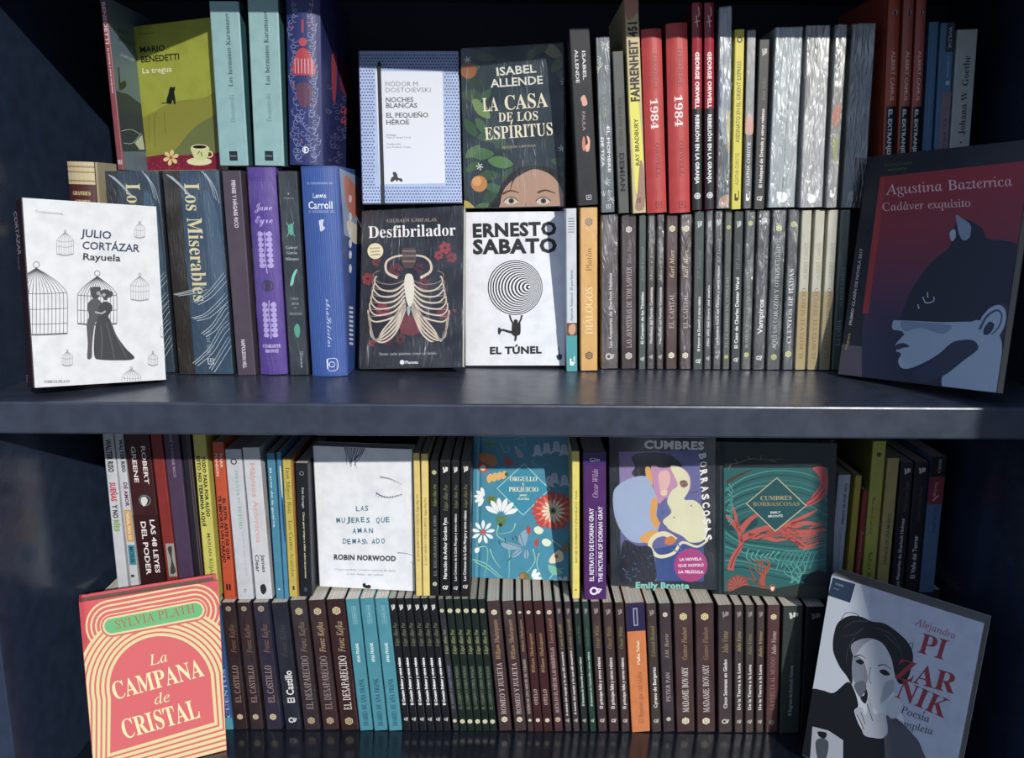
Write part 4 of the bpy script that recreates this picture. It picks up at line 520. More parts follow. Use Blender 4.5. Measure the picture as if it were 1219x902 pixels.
# ------------------------------------------------------------------ rows of books seen by their spines
tops = []
def support(x0, x1, lo):
    c = [z for a, b, z in tops if b > x0+.001 and a < x1-.001 and lo < z < lo+.17]
    return max(c)+.0006 if c else lo
def spine_book(r, Y, zb=None, vb=None):
    """r = (x at head left/right, y of head, x at foot left/right, y of foot, colours, print, options)"""
    (tl, tr, vt, bl, br, vf), col, pr, opt, label = r[:5]; group = r[5] if len(r) > 5 else None
    Y = opt.get('Y', Y)
    T = on_plane((tl+tr)/2, vt, Y); Bm = on_plane((bl+br)/2, vf, Y)
    wd = (on_plane(br, vf, Y)-on_plane(bl, vf, Y))[0]; wt = (on_plane(tr, vt, Y)-on_plane(tl, vt, Y))[0]
    if zb is None: zb = support(Bm[0]-wd/2, Bm[0]+wd/2, EYE-.09 if T[2] > 1.3 else EYE-.6)
    phi = math.atan2(T[0]-Bm[0], T[2]-zb); t = min(wd, wt)*math.cos(phi)*.985-.0003-(.0019 if opt.get('wrap') else 0)
    z0 = zb+abs(math.sin(phi))*t/2+(.0012 if opt.get('wrap') else .0003); h = (T[2]-z0)/math.cos(phi)
    d = opt.get('d', h*.66)
    M = Matrix.Translation((Bm[0], Y, z0)) @ Matrix.Rotation(phi, 4, 'Y') @ Matrix.Rotation(opt.get('yaw', 0), 4, 'Z')
    B = Book(M, t, h, d, opt.get('hard', False), col[0], col[1] if len(col) > 1 else None, col[2] if len(col) > 2 else None, opt.get('wrap'), label, group, opt.get('page', PAGE), opt.get('rough', .42))
    if pr: spine_print(B, pr)
    if 'cover' in opt: opt['cover'](B)
    B.done(); cx = [(M @ Vector((s*t/2, 0, q)))[0] for s in (-1, 1) for q in (0, h)]
    tops.append((min(cx[1], cx[3]), max(cx[1], cx[3]), z0+h*math.cos(phi)+abs(math.sin(phi))*t/2+(.001 if opt.get('wrap') else 0)))
    return B
GOLD, CREAM, WHT = '9a7a52', 'd8cfae', 'e2e2e0'
def castle(): return [('x', 'a89a8a', .047, 0, .22), ('t', 'Franz Kafka', 'ital', '7d5f48', .17, .39, .08, .38), ('t', 'EL CASTILLO', 'roman', 'a88a80', .49, .785, .02, .42), ('x', 'cdbd9a', .9, 0, .24)]
def desap(a, b): return [('x', 'c8b88e', .085, 0, .25), ('t', 'Franz Kafka', 'ital', a, .165, .395, .05, .36), ('t', 'EL DESAPARECIDO', 'roman', b, .425, .84, .02, .42), ('x', 'b0a07e', .93, 0, .25)]
def teal(): return [('r', '5f9dab', .05, .185, -.12, .24), ('r', '3d8394', .06, .175, -.06, .18), ('t', 'CLÁSICOS', 'bold', '8fbcc6', .065, .17, .06, .12), ('t', 'ANA FRANK', 'bold', 'c9dde0', .325, .475, .0, .24), ('t', 'DIARIO DE ANA FRANK', 'serif', '1c4560', .6, .965, .03, .36)]
def poe1(): return [('mk', 'c9c9c9', .065), ('t', 'Edgar Allan Poe', 'ital', '72785a', .18, .355, .0, .5), ('t', 'El Corazón Delator y otros relatos', 'black', 'e4e4e4', .44, .8, .0, .36), ('g7', 'c4c4c4', .91)]
def poe2(c='7a8a70'): return [('x', 'dcd9b8', .085, 0, .36), ('t', 'Edgar Allan Poe', 'ital', '9aa06a', .225, .41, .0, .5), ('t', 'EL CUERVO Y OTROS POEMAS', 'roman', c, .5, .83, 0, .4), ('x', 'dcd9b8', .925, 0, .36)]
def shak(t, f0, f1, a0, a1, cap=.4): return [('x', 'e0dcbf', .085, 0, .24), ('t', 'William Shakespeare', 'ital', 'b08f62', a0, a1, 0, .36), ('t', t, 'roman', 'cdb9b4', f0, f1, 0, cap), ('x', 'e0dcbf', .912, 0, .26)]
def relat(au, ti, a0, a1, f0, f1, ac, tc='dedede', cap=.36): return [('mk', '8f8286', .07), ('t', au, 'ital', ac, a0, a1, 0, .42), ('t', ti, 'bold', tc, f0, f1, 0, cap), ('g7', 'c8c0bc', .915)]
MAR, BLK, DG, GRY = '3b2629', '15171d', '10201f', '3c4144'
low = [
 ((253, 262, 722, 268.5, 277.5, 858), ['2c4a86', '2c6a86'], [('t', 'CUENTOS', 'serif', '8fa0c8', .5, .9, 0, .5), ('r', '3f8aa0', .9, 1, -.5, .5)], {}, 'thin blue book at left end of lower front row, half hidden by coral book'),
 ((262, 280, 717, 278, 296, 864), ['2b1a1f'], castle(), {'wrap': 1}, 'dark brown paperback with small hexagons, nearest the coral hardcover in bottom row'),
 ((280.5, 298.5, 717, 296.5, 315, 864), ['2b1a1f'], castle(), {'wrap': 1}, 'dark brown EL CASTILLO paperback, middle one of the three alike'),
 ((299.5, 320, 717, 316, 337, 864), ['241d33', '2a3352'], castle(), {'wrap': 1}, 'third dark EL CASTILLO paperback, beside the one with bold white title'),  # bluish reflection mixed into the colour of this copy
 ((321.5, 343, 717, 338.5, 360, 864), ['181c2b'], [('t', 'Franz Kafka', 'ital', '3c3c4a', .17, .42, .0, .36), ('t', 'El Castillo', 'bold', 'dcdcdc', .53, .785, .05, .46), ('g7', 'c4c4c4', .925)], {'wrap': 1}, 'navy black paperback with bold white sans title El Castillo'),
 ((343.5, 365, 714, 361, 382.5, 868), ['2c2026'], desap('80705c', '9a8c88'), {'wrap': 1}, 'first maroon EL DESAPARECIDO paperback with dull grey title, right of the white sans title'),
 ((365.5, 387, 714, 383, 405.5, 868), ['341d20'], desap('b59a72', '9c8e8a'), {'wrap': 1}, 'middle maroon EL DESAPARECIDO paperback with a bright edge streak'),
 ((387.7, 410, 713, 406, 427.5, 868), ['321b1d'], desap('a8946c', 'e0d8d4'), {}, 'third EL DESAPARECIDO paperback with bright white title, touching the teal books'),
 ((410.7, 427, 713, 428.2, 444.3, 868), ['3d8596'], teal(), {}, 'left one of three teal paperbacks with dark serif title'),
 ((427.8, 444.7, 712, 444.9, 462, 868), ['3d8596'], teal(), {}, 'middle one of three teal paperbacks with dark serif title'),
 ((445.4, 462, 712, 462.6, 479, 865), ['3f8899'], teal(), {}, 'right one of three teal paperbacks, beside the thin black books')]
pos = ['first (leftmost)', 'second', 'third', 'fourth', 'fifth', 'sixth']
for i in range(6):
    x = 461.8+9.6*i; y = 480+9.55*i
    low.append(((x, x+9.3, 712, y, y+9.3, 866), ['14161c'], poe1(), {'page': 'b9b6ac'}, pos[i]+' of six thin black paperbacks with bold white titles right of the teal ones', 'thin black paperbacks with white titles'))
for i in range(6):
    x = 519.6+9.7*i; y = 538.2+8.95*i+.2
    low.append(((x, x+9.4, 713, y, y+8.7, 868), ['11201c' if i else '22252c'], poe2() if i else poe2('8c90a8'), {'wrap': 1 if i == 0 else None, 'page': 'b9b6ac'}, pos[i]+' of six thin dark green books with pale hexagons at both ends', 'thin dark green books with pale hexagons'))
low += [
 ((578, 595.5, 715, 592.3, 611.3, 870), [MAR], shak('ROMEO Y JULIETA', .47, .87, .14, .44), {'wrap': 1}, 'left ROMEO Y JULIETA paperback, maroon, beside the thin green books'),
 ((596, 612.6, 715, 611.8, 627.8, 871), [MAR], shak('ROMEO Y JULIETA', .47, .87, .14, .44), {'wrap': 1}, 'right ROMEO Y JULIETA paperback, maroon, with creased film'),
 ((613, 621.8, 715, 628.2, 635.8, 870), ['3c2a2e'], shak('SUEÑO DE UNA NOCHE DE VERANO', .44, .86, .14, .38, .42), {}, 'thinnest maroon paperback, between ROMEO Y JULIETA and OTELO spines'),
 ((622.2, 633.4, 715, 636.2, 646.6, 871), ['3a1b1f'], shak('OTELO', .67, .79, .24, .54), {}, 'left OTELO paperback, dark red'),
 ((633.8, 645.8, 715, 647, 658.2, 871), ['3a1b1f'], shak('OTELO', .67, .79, .24, .54), {}, 'right OTELO paperback, dark red'),
 ((646.4, 658.7, 715, 658.7, 671.6, 871), ['45202a'], [('x', 'e0dcbf', .085, 0, .3), ('t', 'Lewis Carroll', 'ital', 'a8805a', .13, .32, 0, .4), ('t', 'ALICIA EN EL PAÍS DE LAS MARAVILLAS', 'roman', 'cdbab0', .35, .86, 0, .42), ('x', 'c9b88e', .91, 0, .34)], {'wrap': 1}, 'dark red paperback about Alice with gold glinting film, right of OTELO'),
 ((659.2, 669.2, 716, 672, 681.2, 871), ['38292e'], relat('Lewis Carroll', 'A través del espejo y lo que allí encontró', .17, .36, .38, .88, 'a09a66'), {'wrap': 1}, 'left of two thin maroon books with long leaning white titles'),
 ((669.7, 680.6, 716, 681.7, 691, 871), ['38292e'], relat('Lewis Carroll', 'A través del espejo y lo que allí encontró', .13, .36, .37, .87, 'a09a66'), {'wrap': 1}, 'right of two thin maroon books with long leaning white titles'),
 ((681.1, 691, 716, 691.6, 701, 871), [DG], relat('Oscar Wilde', 'El fantasma de Canterville y otros relatos', .18, .32, .42, .8, '4a6a55', 'c4d2cc'), {'wrap': 1}, 'left of two thin bottle green paperbacks, lower front row'),
 ((691.4, 701.3, 716, 701.5, 710.7, 871), ['12352c'], relat('Oscar Wilde', 'El fantasma de Canterville y otros relatos', .2, .34, .38, .8, '4a6a55', 'b4ccc0'), {'wrap': 1}, 'right of two thin bottle green paperbacks, with greener creased film'),
 ((702, 714.8, 716, 711.3, 723.6, 872), [MAR], relat('Oscar Wilde', 'El príncipe feliz y otros relatos', .18, .35, .42, .82, '8a7a40'), {'wrap': 1}, 'first of three maroon El príncipe feliz books, next to the green pair'),
 ((715.6, 730.3, 717, 724.5, 737.6, 873), [MAR], relat('Oscar Wilde', 'El príncipe feliz y otros relatos', .18, .35, .42, .82, '8a7a40'), {'wrap': 1}, 'second of three maroon El príncipe feliz books'),
 ((731, 743.2, 717, 738.6, 750.8, 873), [MAR], relat('Oscar Wilde', 'El príncipe feliz y otros relatos', .18, .35, .42, .82, '7e8a40'), {'wrap': 1}, 'third of three maroon El príncipe feliz books, touching the orange spine'),
 ((744, 767.2, 717, 751.8, 774.2, 873), ['c8743c'], [('r', '232048', 0, .215, -.5, .5), ('r', '8d90ae', .04, .175, -.12, .12), ('r', '2b2a58', .05, .165, -.06, .06), ('t', 'Malba Tahan', 'bold', 'e8d8bc', .29, .47, .05, .16), ('t', 'El hombre que calculaba', 'roman', '7a4a28', .53, .93, .05, .26)], {}, 'orange spine with dark blue head, the only orange one in the bottom row'),
 ((768, 781.8, 718, 775, 788, 874), ['372a28'], relat('Edmond Rostand', 'Cyrano de Bergerac', .17, .41, .49, .81, '8f8250'), {'wrap': 1}, 'thin brown paperback just right of the orange spine'),
 ((782.5, 799.8, 718, 788.4, 804, 874), ['33272f'], [('x', 'e0dcbf', .085, 0, .22), ('t', 'J.M. Barrie', 'ital', 'a8a090', .23, .42, .05, .3), ('t', 'PETER PAN', 'roman', 'c0aeb0', .53, .76, .05, .34), ('x', 'd8d4bf', .9, 0, .2)], {'wrap': 1}, 'maroon paperback with a short spaced title, between brown spine and the wide pair'),
 ((800.5, 825.2, 718, 804.6, 828, 873), ['3e2528'], [('x', 'ded392', .1, 0, .22), ('t', 'Gustave Flaubert', 'ital', 'a88a60', .18, .43, .03, .26), ('t', 'MADAME BOVARY', 'roman', 'e0dcd8', .49, .845, .02, .33), ('x', 'e2dcc0', .915, 0, .22)], {'wrap': 1}, 'left of two wide maroon books with yellow hexagon and large white title'),
 ((826, 851, 718, 828.8, 852.2, 874), ['3e2528'], [('x', 'ded392', .1, 0, .22), ('t', 'Gustave Flaubert', 'ital', '94785a', .18, .43, .03, .26), ('t', 'MADAME BOVARY', 'roman', 'd0c8c8', .47, .845, .02, .33), ('x', 'e2dcc0', .915, 0, .22)], {'wrap': 1}, 'right of two wide maroon books with yellow hexagon and large title'),
 ((853.6, 872.4, 720, 853.6, 872.8, 874), ['36272c'], relat('Julio Verne', 'Cinco Semanas en Globo', .2, .37, .42, .81, '9a8a5e', 'dedede', .26), {'wrap': 1}, 'plain maroon paperback with white Cinco Semanas title'),
 ((873.2, 885.8, 720, 873.4, 885.3, 874), ['3a2c2c'], relat('Julio Verne', 'De la Tierra a la Luna', .2, .36, .45, .82, 'b0a468'), {'wrap': 1}, 'first of three De la Tierra a la Luna paperbacks, on the left'),
 ((886.6, 898.8, 720, 886.1, 897.8, 874), ['3a2c2c'], relat('Julio Verne', 'De la Tierra a la Luna', .22, .38, .46, .82, '8f8658'), {'wrap': 1}, 'second of three De la Tierra a la Luna paperbacks, in the middle'),
 ((899.6, 911.6, 720, 898.6, 909.4, 874), ['3a2a2a'], relat('Julio Verne', 'De la Tierra a la Luna', .2, .4, .46, .82, 'b8a468'), {'wrap': 1}, 'third of three De la Tierra a la Luna paperbacks, on the right'),
 ((912.4, 930, 720, 910.3, 926.5, 874), ['4a2527'], [('x', 'e2d8a0', .09, 0, .26), ('t', 'Julio Verne', 'ital', 'c8b8a8', .2, .38, .05, .36), ('t', 'LA VUELTA AL MUNDO', 'roman', '9a6f6c', .4, .82, .0, .36), ('x', '8d8870', .92, 0, .24)], {'wrap': 1}, 'reddish maroon paperback with yellow hexagon near the right end of the bottom row'),
 ((931, 958, 721, 927.3, 951, 875), ['2e3633'], [('mk', 'b9c0bc', .07), ('t', 'Arthur Conan Doyle', 'ital', '4c5a4c', .17, .45, 0, .2), ('t', 'El Regreso de Sherlock Holmes', 'bold', '8f9a96', .46, .86, 0, .18)], {}, 'grey green detective paperback, second from the right end of bottom row'),
 ((959.5, 983, 722, 952, 974, 875), ['14161a'], [('mk', '6b6b6b', .07)], {}, 'near black paperback at the right end of bottom row, in deep shade')]
for r in low: spine_book(r, 1.045, Z_LOW)
def filler(n, x0, x1, Y, zb, zt, label, grp):
    w_ = (x1-x0)/n
    for i in range(n):
        B = Book(Matrix.Translation((x0+w_*(i+.5), Y, zb+.0004)), w_-.001, zt-zb-.0004-.0004*(i % 2), .135, False, ['23262e', '2a2226', '1f2a2a', '2b2a33'][i % 4], None, None, None, label, grp)
        B.done(); tops.append((x0+w_*i, x0+w_*(i+1), zt))
filler(5, -.562, -.404, 1.055, Z_LOW, .9225, 'dark paperback standing hidden behind the coral hardcover', 'hidden paperbacks behind coral book')
filler(5, .424, .602, 1.09, Z_LOW, .9225, 'dark paperback standing hidden behind the black and white portrait book', 'hidden paperbacks behind portrait book')

# ---- upper shelf, front row (left end)
def misb(): return [('t', 'Los Miserables', 'serif', 'c9c08e', .06, .63, .0, .26, 'd'), ('t', 'Victor Hugo', 'roman', '7f97a8', .78, .9, .1, .1, 'd'), ('fk', 'c9d4dc', .935, .1, .05), ('b', '35506a', [(.2, .1), (.42, .2), (.45, .55), (.3, .7), (.22, .4)])]
glint_streaks = [('f', 'a4b2bc', [[(x+dx, f+dx*.2+(x*dx*.25)) for x, f in P] for P in ([(-.1, .64), (.15, .6), (.4, .53), (.5, .5)], [(-.15, .72), (.1, .7), (.4, .63), (.5, .6)], [(0, .8), (.2, .76), (.42, .68), (.5, .66)], [(-.2, .95), (.1, .88), (.35, .78), (.5, .74)], [(.1, .98), (.3, .9), (.5, .82)], [(-.4, .02), (-.2, .07), (-.05, .12)], [(.2, .0), (.35, .06), (.42, .14)], [(-.45, .6), (-.1, .58), (.1, .56)]) for dx in (-.035, 0, .05)], .014)]  # pale streaks paint the light glinting on film creases
lewis = [('l', 'a9b8dc', [[(-.34, .075), (.36, .075)], [(-.34, .081), (.36, .081)], [(-.34, .205), (.36, .205)], [(-.34, .211), (.36, .211)]], .012), ('h', 'Lewis', 'bold', 'e6ebf5', .145, .36, .13), ('h', 'Carroll', 'bold', 'e6ebf5', .195, .66, .2),
   ('b', 'cdd6ea', [(-.05, .25), (.08, .245), (.05, .27), (.1, .285), (-.02, .3), (-.04, .27)]), ('t', 'obraSelectas', 'script', 'c2cee8', .62, .855, .08, .12, 'd'), ('o', 'dfe6f2', .94, .1, .085, .02), ('l', 'dfe6f2', [[(-.03, .913), (.23, .913), (.23, .966), (-.03, .966), (-.03, .913)]], .016)] + \
  [('l', '4f70b8', [[(-.44+.055*i, .01), (-.44+.055*i, .99)]], .012) for i in range(17)]
def lewis_cover(B):
    a = B.px_art('front', (3.007, 180, 180))
    a.poly([(672, 60), (760, 100), (760, 330), (690, 300)], '8fa6c8'); a.blob([(690, 90), (720, 110), (750, 170), (740, 240), (700, 200)], 'c97a68'); a.blob([(700, 250), (740, 270), (750, 330), (715, 320)], 'e0d8c8')
    for i, (y, s) in enumerate(((170, 14), (235, 16), (290, 18), (330, 16), (370, 15), (420, 16))): a.circ(712, y, 5, 'dfe6ee', s)
    for i in range(9): a.poly([(708, 555+16*i), (722, 557+16*i), (722, 566+16*i), (708, 563+16*i)], 'd5deec')
row_left = [
 ((75.5, 112, 192, 97, 128, 448), ['4a1f22', 'b8ac90'], [('r', 'b9aa86', 0, .105, -.5, .5), ('r', '8b7b58', .02, .028, -.5, .5), ('r', '8b7b58', .045, .052, -.5, .5), ('r', '8b7b58', .085, .093, -.5, .5), ('h', 'GRANDES', 'serif', 'd4c088', .155, .66, .14), ('h', 'AUTORES', 'serif', 'd4c088', .195, .6, .14), ('r', 'b9aa86', .3, 1, -.5, .5)], {'hard': 'round', 'Y': 1.03, 'd': .15}, 'old beige leather style volume with maroon label behind the birdcage book'),
 ((123, 190, 203.5, 145.5, 211, 448), ['25384a', '26333f'], [('r', '1a2126', 0, 1, -.5, -.28)]+misb()+glint_streaks, {'wrap': 1, 'Y': 1.015, 'd': .165}, 'thick navy Los Miserables volume partly hidden behind the birdcage book'),  # dark left band: shading painted into the spine colour
 ((191.5, 262, 203, 212.5, 279.5, 448), ['27415a', '26333f'], [('r', '25211e', 0, 1, -.5, -.2)]+misb()+glint_streaks, {'wrap': 1, 'd': .165}, 'thick navy Los Miserables volume in full view, glossy torn film'),  # dark left band again is painted shading, not print
 ((263.2, 286.6, 203, 281.3, 305.8, 447.5), ['4a3f4e'], [('t', 'PIENSE Y HÁGASE RICO', 'bold', 'cfc4d0', .045, .27, .08, .2, 'd'), ('t', 'NAPOLEON HILL', 'bold', 'cfc4d0', .82, .965, -.05, .2, 'd')], {}, 'plain dusty purple paperback left of the bright violet spine'),
 ((291.4, 328, 199, 308, 343, 447.5), ['4f3390', '4a3088'], [('l', '3a2470', [[(-.45, .05), (.45, .05)], [(-.45, .06), (.45, .06)], [(-.4, .93), (.4, .93)]], .02), ('h', 'Jane', 'script', 'b3a2dc', .2, .62, .26), ('h', 'Eyre', 'script', 'b3a2dc', .26, .62, .26)] +
   [('l', 'ab9bd6', [[(0, .3), (.02, .36), (-.04, .42), (.02, .5)], [(.02, .63), (-.03, .7), (.02, .76), (0, .82)]], .035)] + [('b', 'a596d2', [(s*(.03+.02*(i % 2)), f), (s*.2, f-.012), (s*.26, f+.008), (s*.12, f+.014)]) for i, f in enumerate([.31, .335, .36, .385, .41, .435, .46, .65, .675, .7, .725, .75, .775, .8]) for s in (1, -1)] +
   [('o', '2b1d50', .56, 0, .22, .05), ('b', '241a44', [(-.08, .54), (.05, .535), (.1, .555), (.06, .58), (-.08, .582)]), ('h', 'CHARLOTTE', 'serif', 'cfc4ea', .865, .66, .12), ('h', 'BRONTË', 'serif', 'cfc4ea', .89, .5, .12)], {'hard': 'round', 'wrap': 1, 'd': .15}, 'bright violet hardcover spine with pale script title and branch ornaments'),
 ((328.8, 354.6, 204, 343.8, 369, 448), ['26303a'], [('c', '9aa4a8', .105, 0, .04), ('h', 'CLÁSICOS', 'roman', '9aa4a8', .13, .5, .08), ('b', '3f9a86', [(-.1, .255), (.12, .25), (.14, .29), (.0, .305), (-.12, .285)]), ('l', '5fb09c', [[(-.2, .24), (0, .27), (.2, .24)], [(-.2, .31), (0, .28), (.2, .31)]], .03), ('h', 'Gabriel', 'roman', 'b8c4c8', .37, .6, .15), ('h', 'García', 'roman', 'b8c4c8', .395, .55, .15), ('h', 'Márquez', 'roman', 'b8c4c8', .425, .7, .15), ('b', '6fc0b0', [(-.2, .55), (-.05, .5), (.15, .47), (.22, .475), (.05, .51), (-.02, .54)]),
   ('h', 'CIEN', 'roman', '9fb0b4', .62, .4, .12), ('h', 'AÑOS', 'roman', '9fb0b4', .645, .4, .12), ('h', 'DE', 'roman', '9fb0b4', .665, .15, .08), ('h', 'SOLEDAD', 'roman', '9fb0b4', .695, .66, .12), ('b', '3f9a7c', [(-.12, .76), (.05, .74), (.18, .76), (.14, .8), (0, .81), (-.1, .79)]), ('t', 'Diana', 'script', '9aa8a8', .88, .965, .2, .18, 'd')], {'wrap': 1}, 'dark slate spine with green insect and parrot ornaments beside the violet one'),
 ((356, 401, 197.5, 370, 413.5, 449), ['2f5098', '30509a'], lewis, {'hard': 'round', 'd': .175, 'Y': .998, 'cover': lewis_cover}, 'wide royal blue ribbed hardcover spine standing left of the ribcage cover')]
for r in row_left: spine_book(r, 1.005, Z_MID)
# ---- upper shelf, front row (right part)
def hx(c='e0dcbf', f=.09, r=.26): return ('x', c, f, 0, r)
DC = '3f3537'
row_right = [
 ((672.6, 687, 248, 674.6, 687.3, 441.6), ['c6ccd6', 'd0d4da'], [('l', '4a4a55', [[(-.3, .06+.016*i), (.3, .06+.016*i)] for i in range(6)], .06), ('t', 'Patrick Süskind  El perfume', 'bold', '5c7f96', .37, .68, 0, .22), ('r', '6a4a38', .695, .775, -.5, .5), ('b', 'c89a78', [(-.2, .71), (.3, .705), (.35, .75), (0, .77), (-.3, .75)]), ('r', '3f9aa0', .775, 1, -.5, .5), ('bk', 'dfeeee', .94)], {'Y': 1.041}, 'thin white spine with teal foot, right of the black and white spiral cover'),
 ((689, 712.8, 247, 690.2, 712.3, 441.9), ['d9a655'], [('x', '6e6a60', .085, 0, .24, 'c9b98a'), ('t', 'Platón', 'roman', '7a5c2c', .24, .38, .0, .32), ('t', 'DIÁLOGOS', 'roman', 'efd9a4', .48, .77, .0, .42), ('x', '4a4238', .905, 0, .25, 'd9a655')], {'Y': 1.041, 'wrap': 1}, 'mustard yellow spine with pale DIÁLOGOS title in the upper shelf'),
 ((714, 737, 256, 714.6, 736.6, 441), ['4a4044'], [('t', 'Las Aventuras de Sherlock Holmes', 'bold', 'd4ced0', .37, .86, .05, .2), ('g7', 'd0caca', .92)], {'wrap': 2}, 'wide grey maroon book with heavily creased film, right of the mustard spine'),
 ((738, 759, 256, 738.6, 758, 441), ['3d2f34'], [hx('d9cfd0', .09, .22), ('t', 'Mark Twain', 'ital', '8d7a7c', .16, .31, .02, .3), ('t', 'LAS AVENTURAS DE TOM SAWYER', 'roman', 'b9a6aa', .33, .86, .02, .34), hx('cfc8c4', .915, .25)], {'wrap': 1}, 'smooth dark plum spine with two hexagons and a long adventure title'),
 ((760, 769.8, 256, 760.1, 768.5, 441), ['4c5656'], [('t', 'Joseph Conrad', 'ital', '7d8a88', .2, .42, 0, .4), ('t', 'El Corazón de las Tinieblas', 'bold', 'dfe2e0', .49, .83, 0, .4), ('g7', 'd0d4d2', .93)], {}, 'thin grey green spine with white title between two plum groups'),
 ((770.7, 781, 256, 769.2, 780, 441), ['43383a'], [('t', 'Marx y Engels', 'ital', 'b0a890', .15, .42, 0, .4), ('t', 'Manifiesto del Partido Comunista', 'bold', 'e0dcda', .46, .83, 0, .4), ('g7', 'd6d0d0', .92)], {'wrap': 2}, 'left of two thin plum manifesto books in sparkling film'),
 ((781.8, 791.8, 256, 780.4, 790.6, 441), ['43383a'], [('t', 'Marx y Engels', 'ital', 'b0a890', .15, .42, 0, .4), ('t', 'Manifiesto del Partido Comunista', 'bold', 'dcd6d4', .46, .83, 0, .36), ('g7', 'd6d0d0', .92)], {'wrap': 2}, 'right of two thin plum manifesto books in sparkling film'),
 ((792.6, 808, 256, 791.2, 806.8, 441), ['4a3336'], [hx('dcdcae', .085, .3), ('t', 'Karl Marx', 'ital', 'c9bd98', .22, .4, 0, .4), ('t', 'EL CAPITAL', 'roman', 'c9b6b4', .5, .73, .0, .42), hx('ecead2', .91, .3)], {'wrap': 1}, 'left EL CAPITAL paperback, plum with two cream hexagons'),
 ((809.3, 824.6, 256, 807.8, 823.3, 441), ['4a3336'], [hx('dcdcae', .085, .3), ('t', 'Karl Marx', 'ital', 'd9cda8', .22, .4, 0, .4), ('t', 'EL CAPITAL', 'roman', 'c9b6b4', .5, .73, .0, .42), hx('ecead2', .91, .3)], {'wrap': 2}, 'right EL CAPITAL paperback, plum with crinkled shine over the author'),
 ((826.4, 839, 251, 824.9, 836.5, 441), ['46504f'], [('mk', 'b4bcbc', .08), ('t', 'H.P. Lovecraft', 'ital', '73807e', .24, .42, 0, .36), ('t', 'El Horror de Dunwich y otros relatos', 'bold', 'e2e4e2', .53, .88, .05, .28), ('g7', 'd0d4d2', .945)], {}, 'smooth grey green spine just right of the EL CAPITAL pair'),
 ((840, 850, 251, 837.2, 847, 441), ['3f4547'], [('mk', 'b4bcbc', .08), ('t', 'Más allá del muro del sueño', 'bold', 'dfe2e0', .46, .85, .0, .32), ('g7', 'd0d4d2', .93)], {'wrap': 2}, 'second thin grey book right of the EL CAPITAL pair, creased film'),
 ((850.7, 861.6, 251, 847.7, 858.4, 441), ['3b4144'], [('mk', 'c4c8c8', .07), ('t', 'H.P. Lovecraft', 'ital', 'b0b4a8', .17, .32, .05, .4), ('t', 'La Sombra fuera del Tiempo y otros relatos', 'bold', 'e4e6e4', .34, .84, .0, .32), ('g7', 'd0d4d2', .92)], {'wrap': 2}, 'thin dark book with long crinkled white title, left of a yellow green hexagon spine'),
 ((862.4, 872.9, 251, 859, 869.1, 441), ['474f4a'], [hx('c2d070', .1, .3), ('t', 'EL LLAMADO DE CTHULHU', 'roman', '9aa69a', .4, .86, 0, .36), hx('c2d070', .92, .3)], {'wrap': 1}, 'thin grey book with yellow green hexagons, first of that kind from left'),
 ((873.7, 885.9, 251, 869.9, 880.8, 441), ['3c4346'], [('mk', 'b4bcbc', .08), ('t', 'H.P. Lovecraft', 'ital', '7d8886', .2, .36, 0, .36), ('t', 'El Caso de Charles Dexter Ward', 'bold', 'e8eae8', .41, .86, .0, .38), ('g7', 'd0d4d2', .935)], {}, 'dark slate spine with crisp white El Caso title'),
 ((886.8, 901, 251, 881.4, 894.2, 441), ['434a48'], [hx('c2d070', .075, .28), ('t', 'NARRACIONES EXTRAORDINARIAS', 'roman', '9fa8a0', .3, .86, .0, .34), hx('c2d070', .905, .28)], {'wrap': 2}, 'grey book with yellow green hexagons between El Caso and Vampiros'),
 ((901.8, 918, 251, 895, 910.6, 441), ['3c3f45'], [('mk', 'c9cccc', .06), ('t', 'Varios autores', 'script', '9aa0a2', .2, .42, .05, .26), ('t', 'Vampiros', 'bold', 'e8e8ea', .55, .77, .0, .44), ('g7', 'd8dada', .925)], {'wrap': 2}, 'dark spine titled Vampiros in larger white letters'),
 ((919, 937.4, 250, 911.6, 929.2, 441), ['3e4649'], [hx('c2d070', .11, .24), ('t', 'AQUÍ UN CORAZÓN Y OTROS CUENTOS', 'roman', 'b9c0be', .17, .87, .0, .32), hx('c2d070', .92, .24)], {'wrap': 2}, 'wide grey spine with yellow green hexagons right of Vampiros'),
 ((938.4, 952.8, 250, 930.4, 944.5, 441), ['3b4348'], [hx('d2dc88', .085, .3), ('t', 'CUENTOS DE HADAS', 'serif', 'c9d0d2', .36, .83, .0, .42), hx('d2dc88', .9, .34)], {'wrap': 2}, 'dark grey CUENTOS spine left of the cream group'),
]
def cre(c1, c2): return [('r', c2, .5, 1, -.5, .5), ('t', 'ALBERT CAMUS', 'roman', '8f8c80', .2, .43, .1, .36), ('t', 'EL REVÉS Y EL DERECHO', 'roman', '5a4f38', .48, .93, .05, .38)]
for i, (x, y) in enumerate(((953.6, 945.4), (969.2, 960), (984.8, 974.6))):
    row_right.append(((x, x+14.6, 250, y, y+13.6, 441), ['b4b4a2'], cre(0, ['a08c5c', '98865a', '96865c'][i]), {'wrap': 1}, ['leftmost of three cream and ochre spines, best lit', 'middle one of three cream and ochre spines', 'rightmost of three cream and ochre spines, in shade'][i]))
row_right.append(((1000.4, 1014, 250, 989, 1002, 441), ['4c5852'], [('t', 'ALBERT CAMUS', 'roman', '8f9896', .35, .6, .1, .34), ('t', 'LA CAÍDA', 'roman', 'a8b0b4', .68, .84, .0, .42)], {'wrap': 1}, 'shaded grey green LA CAÍDA spine at the edge of the cat mask book'))
for r in row_right: spine_book(r, 1.056, Z_MID)
filler(5, .432, .605, 1.10, Z_MID, 1.4395, 'dark paperback standing hidden behind the cat mask cover', 'hidden paperbacks behind cat mask book')
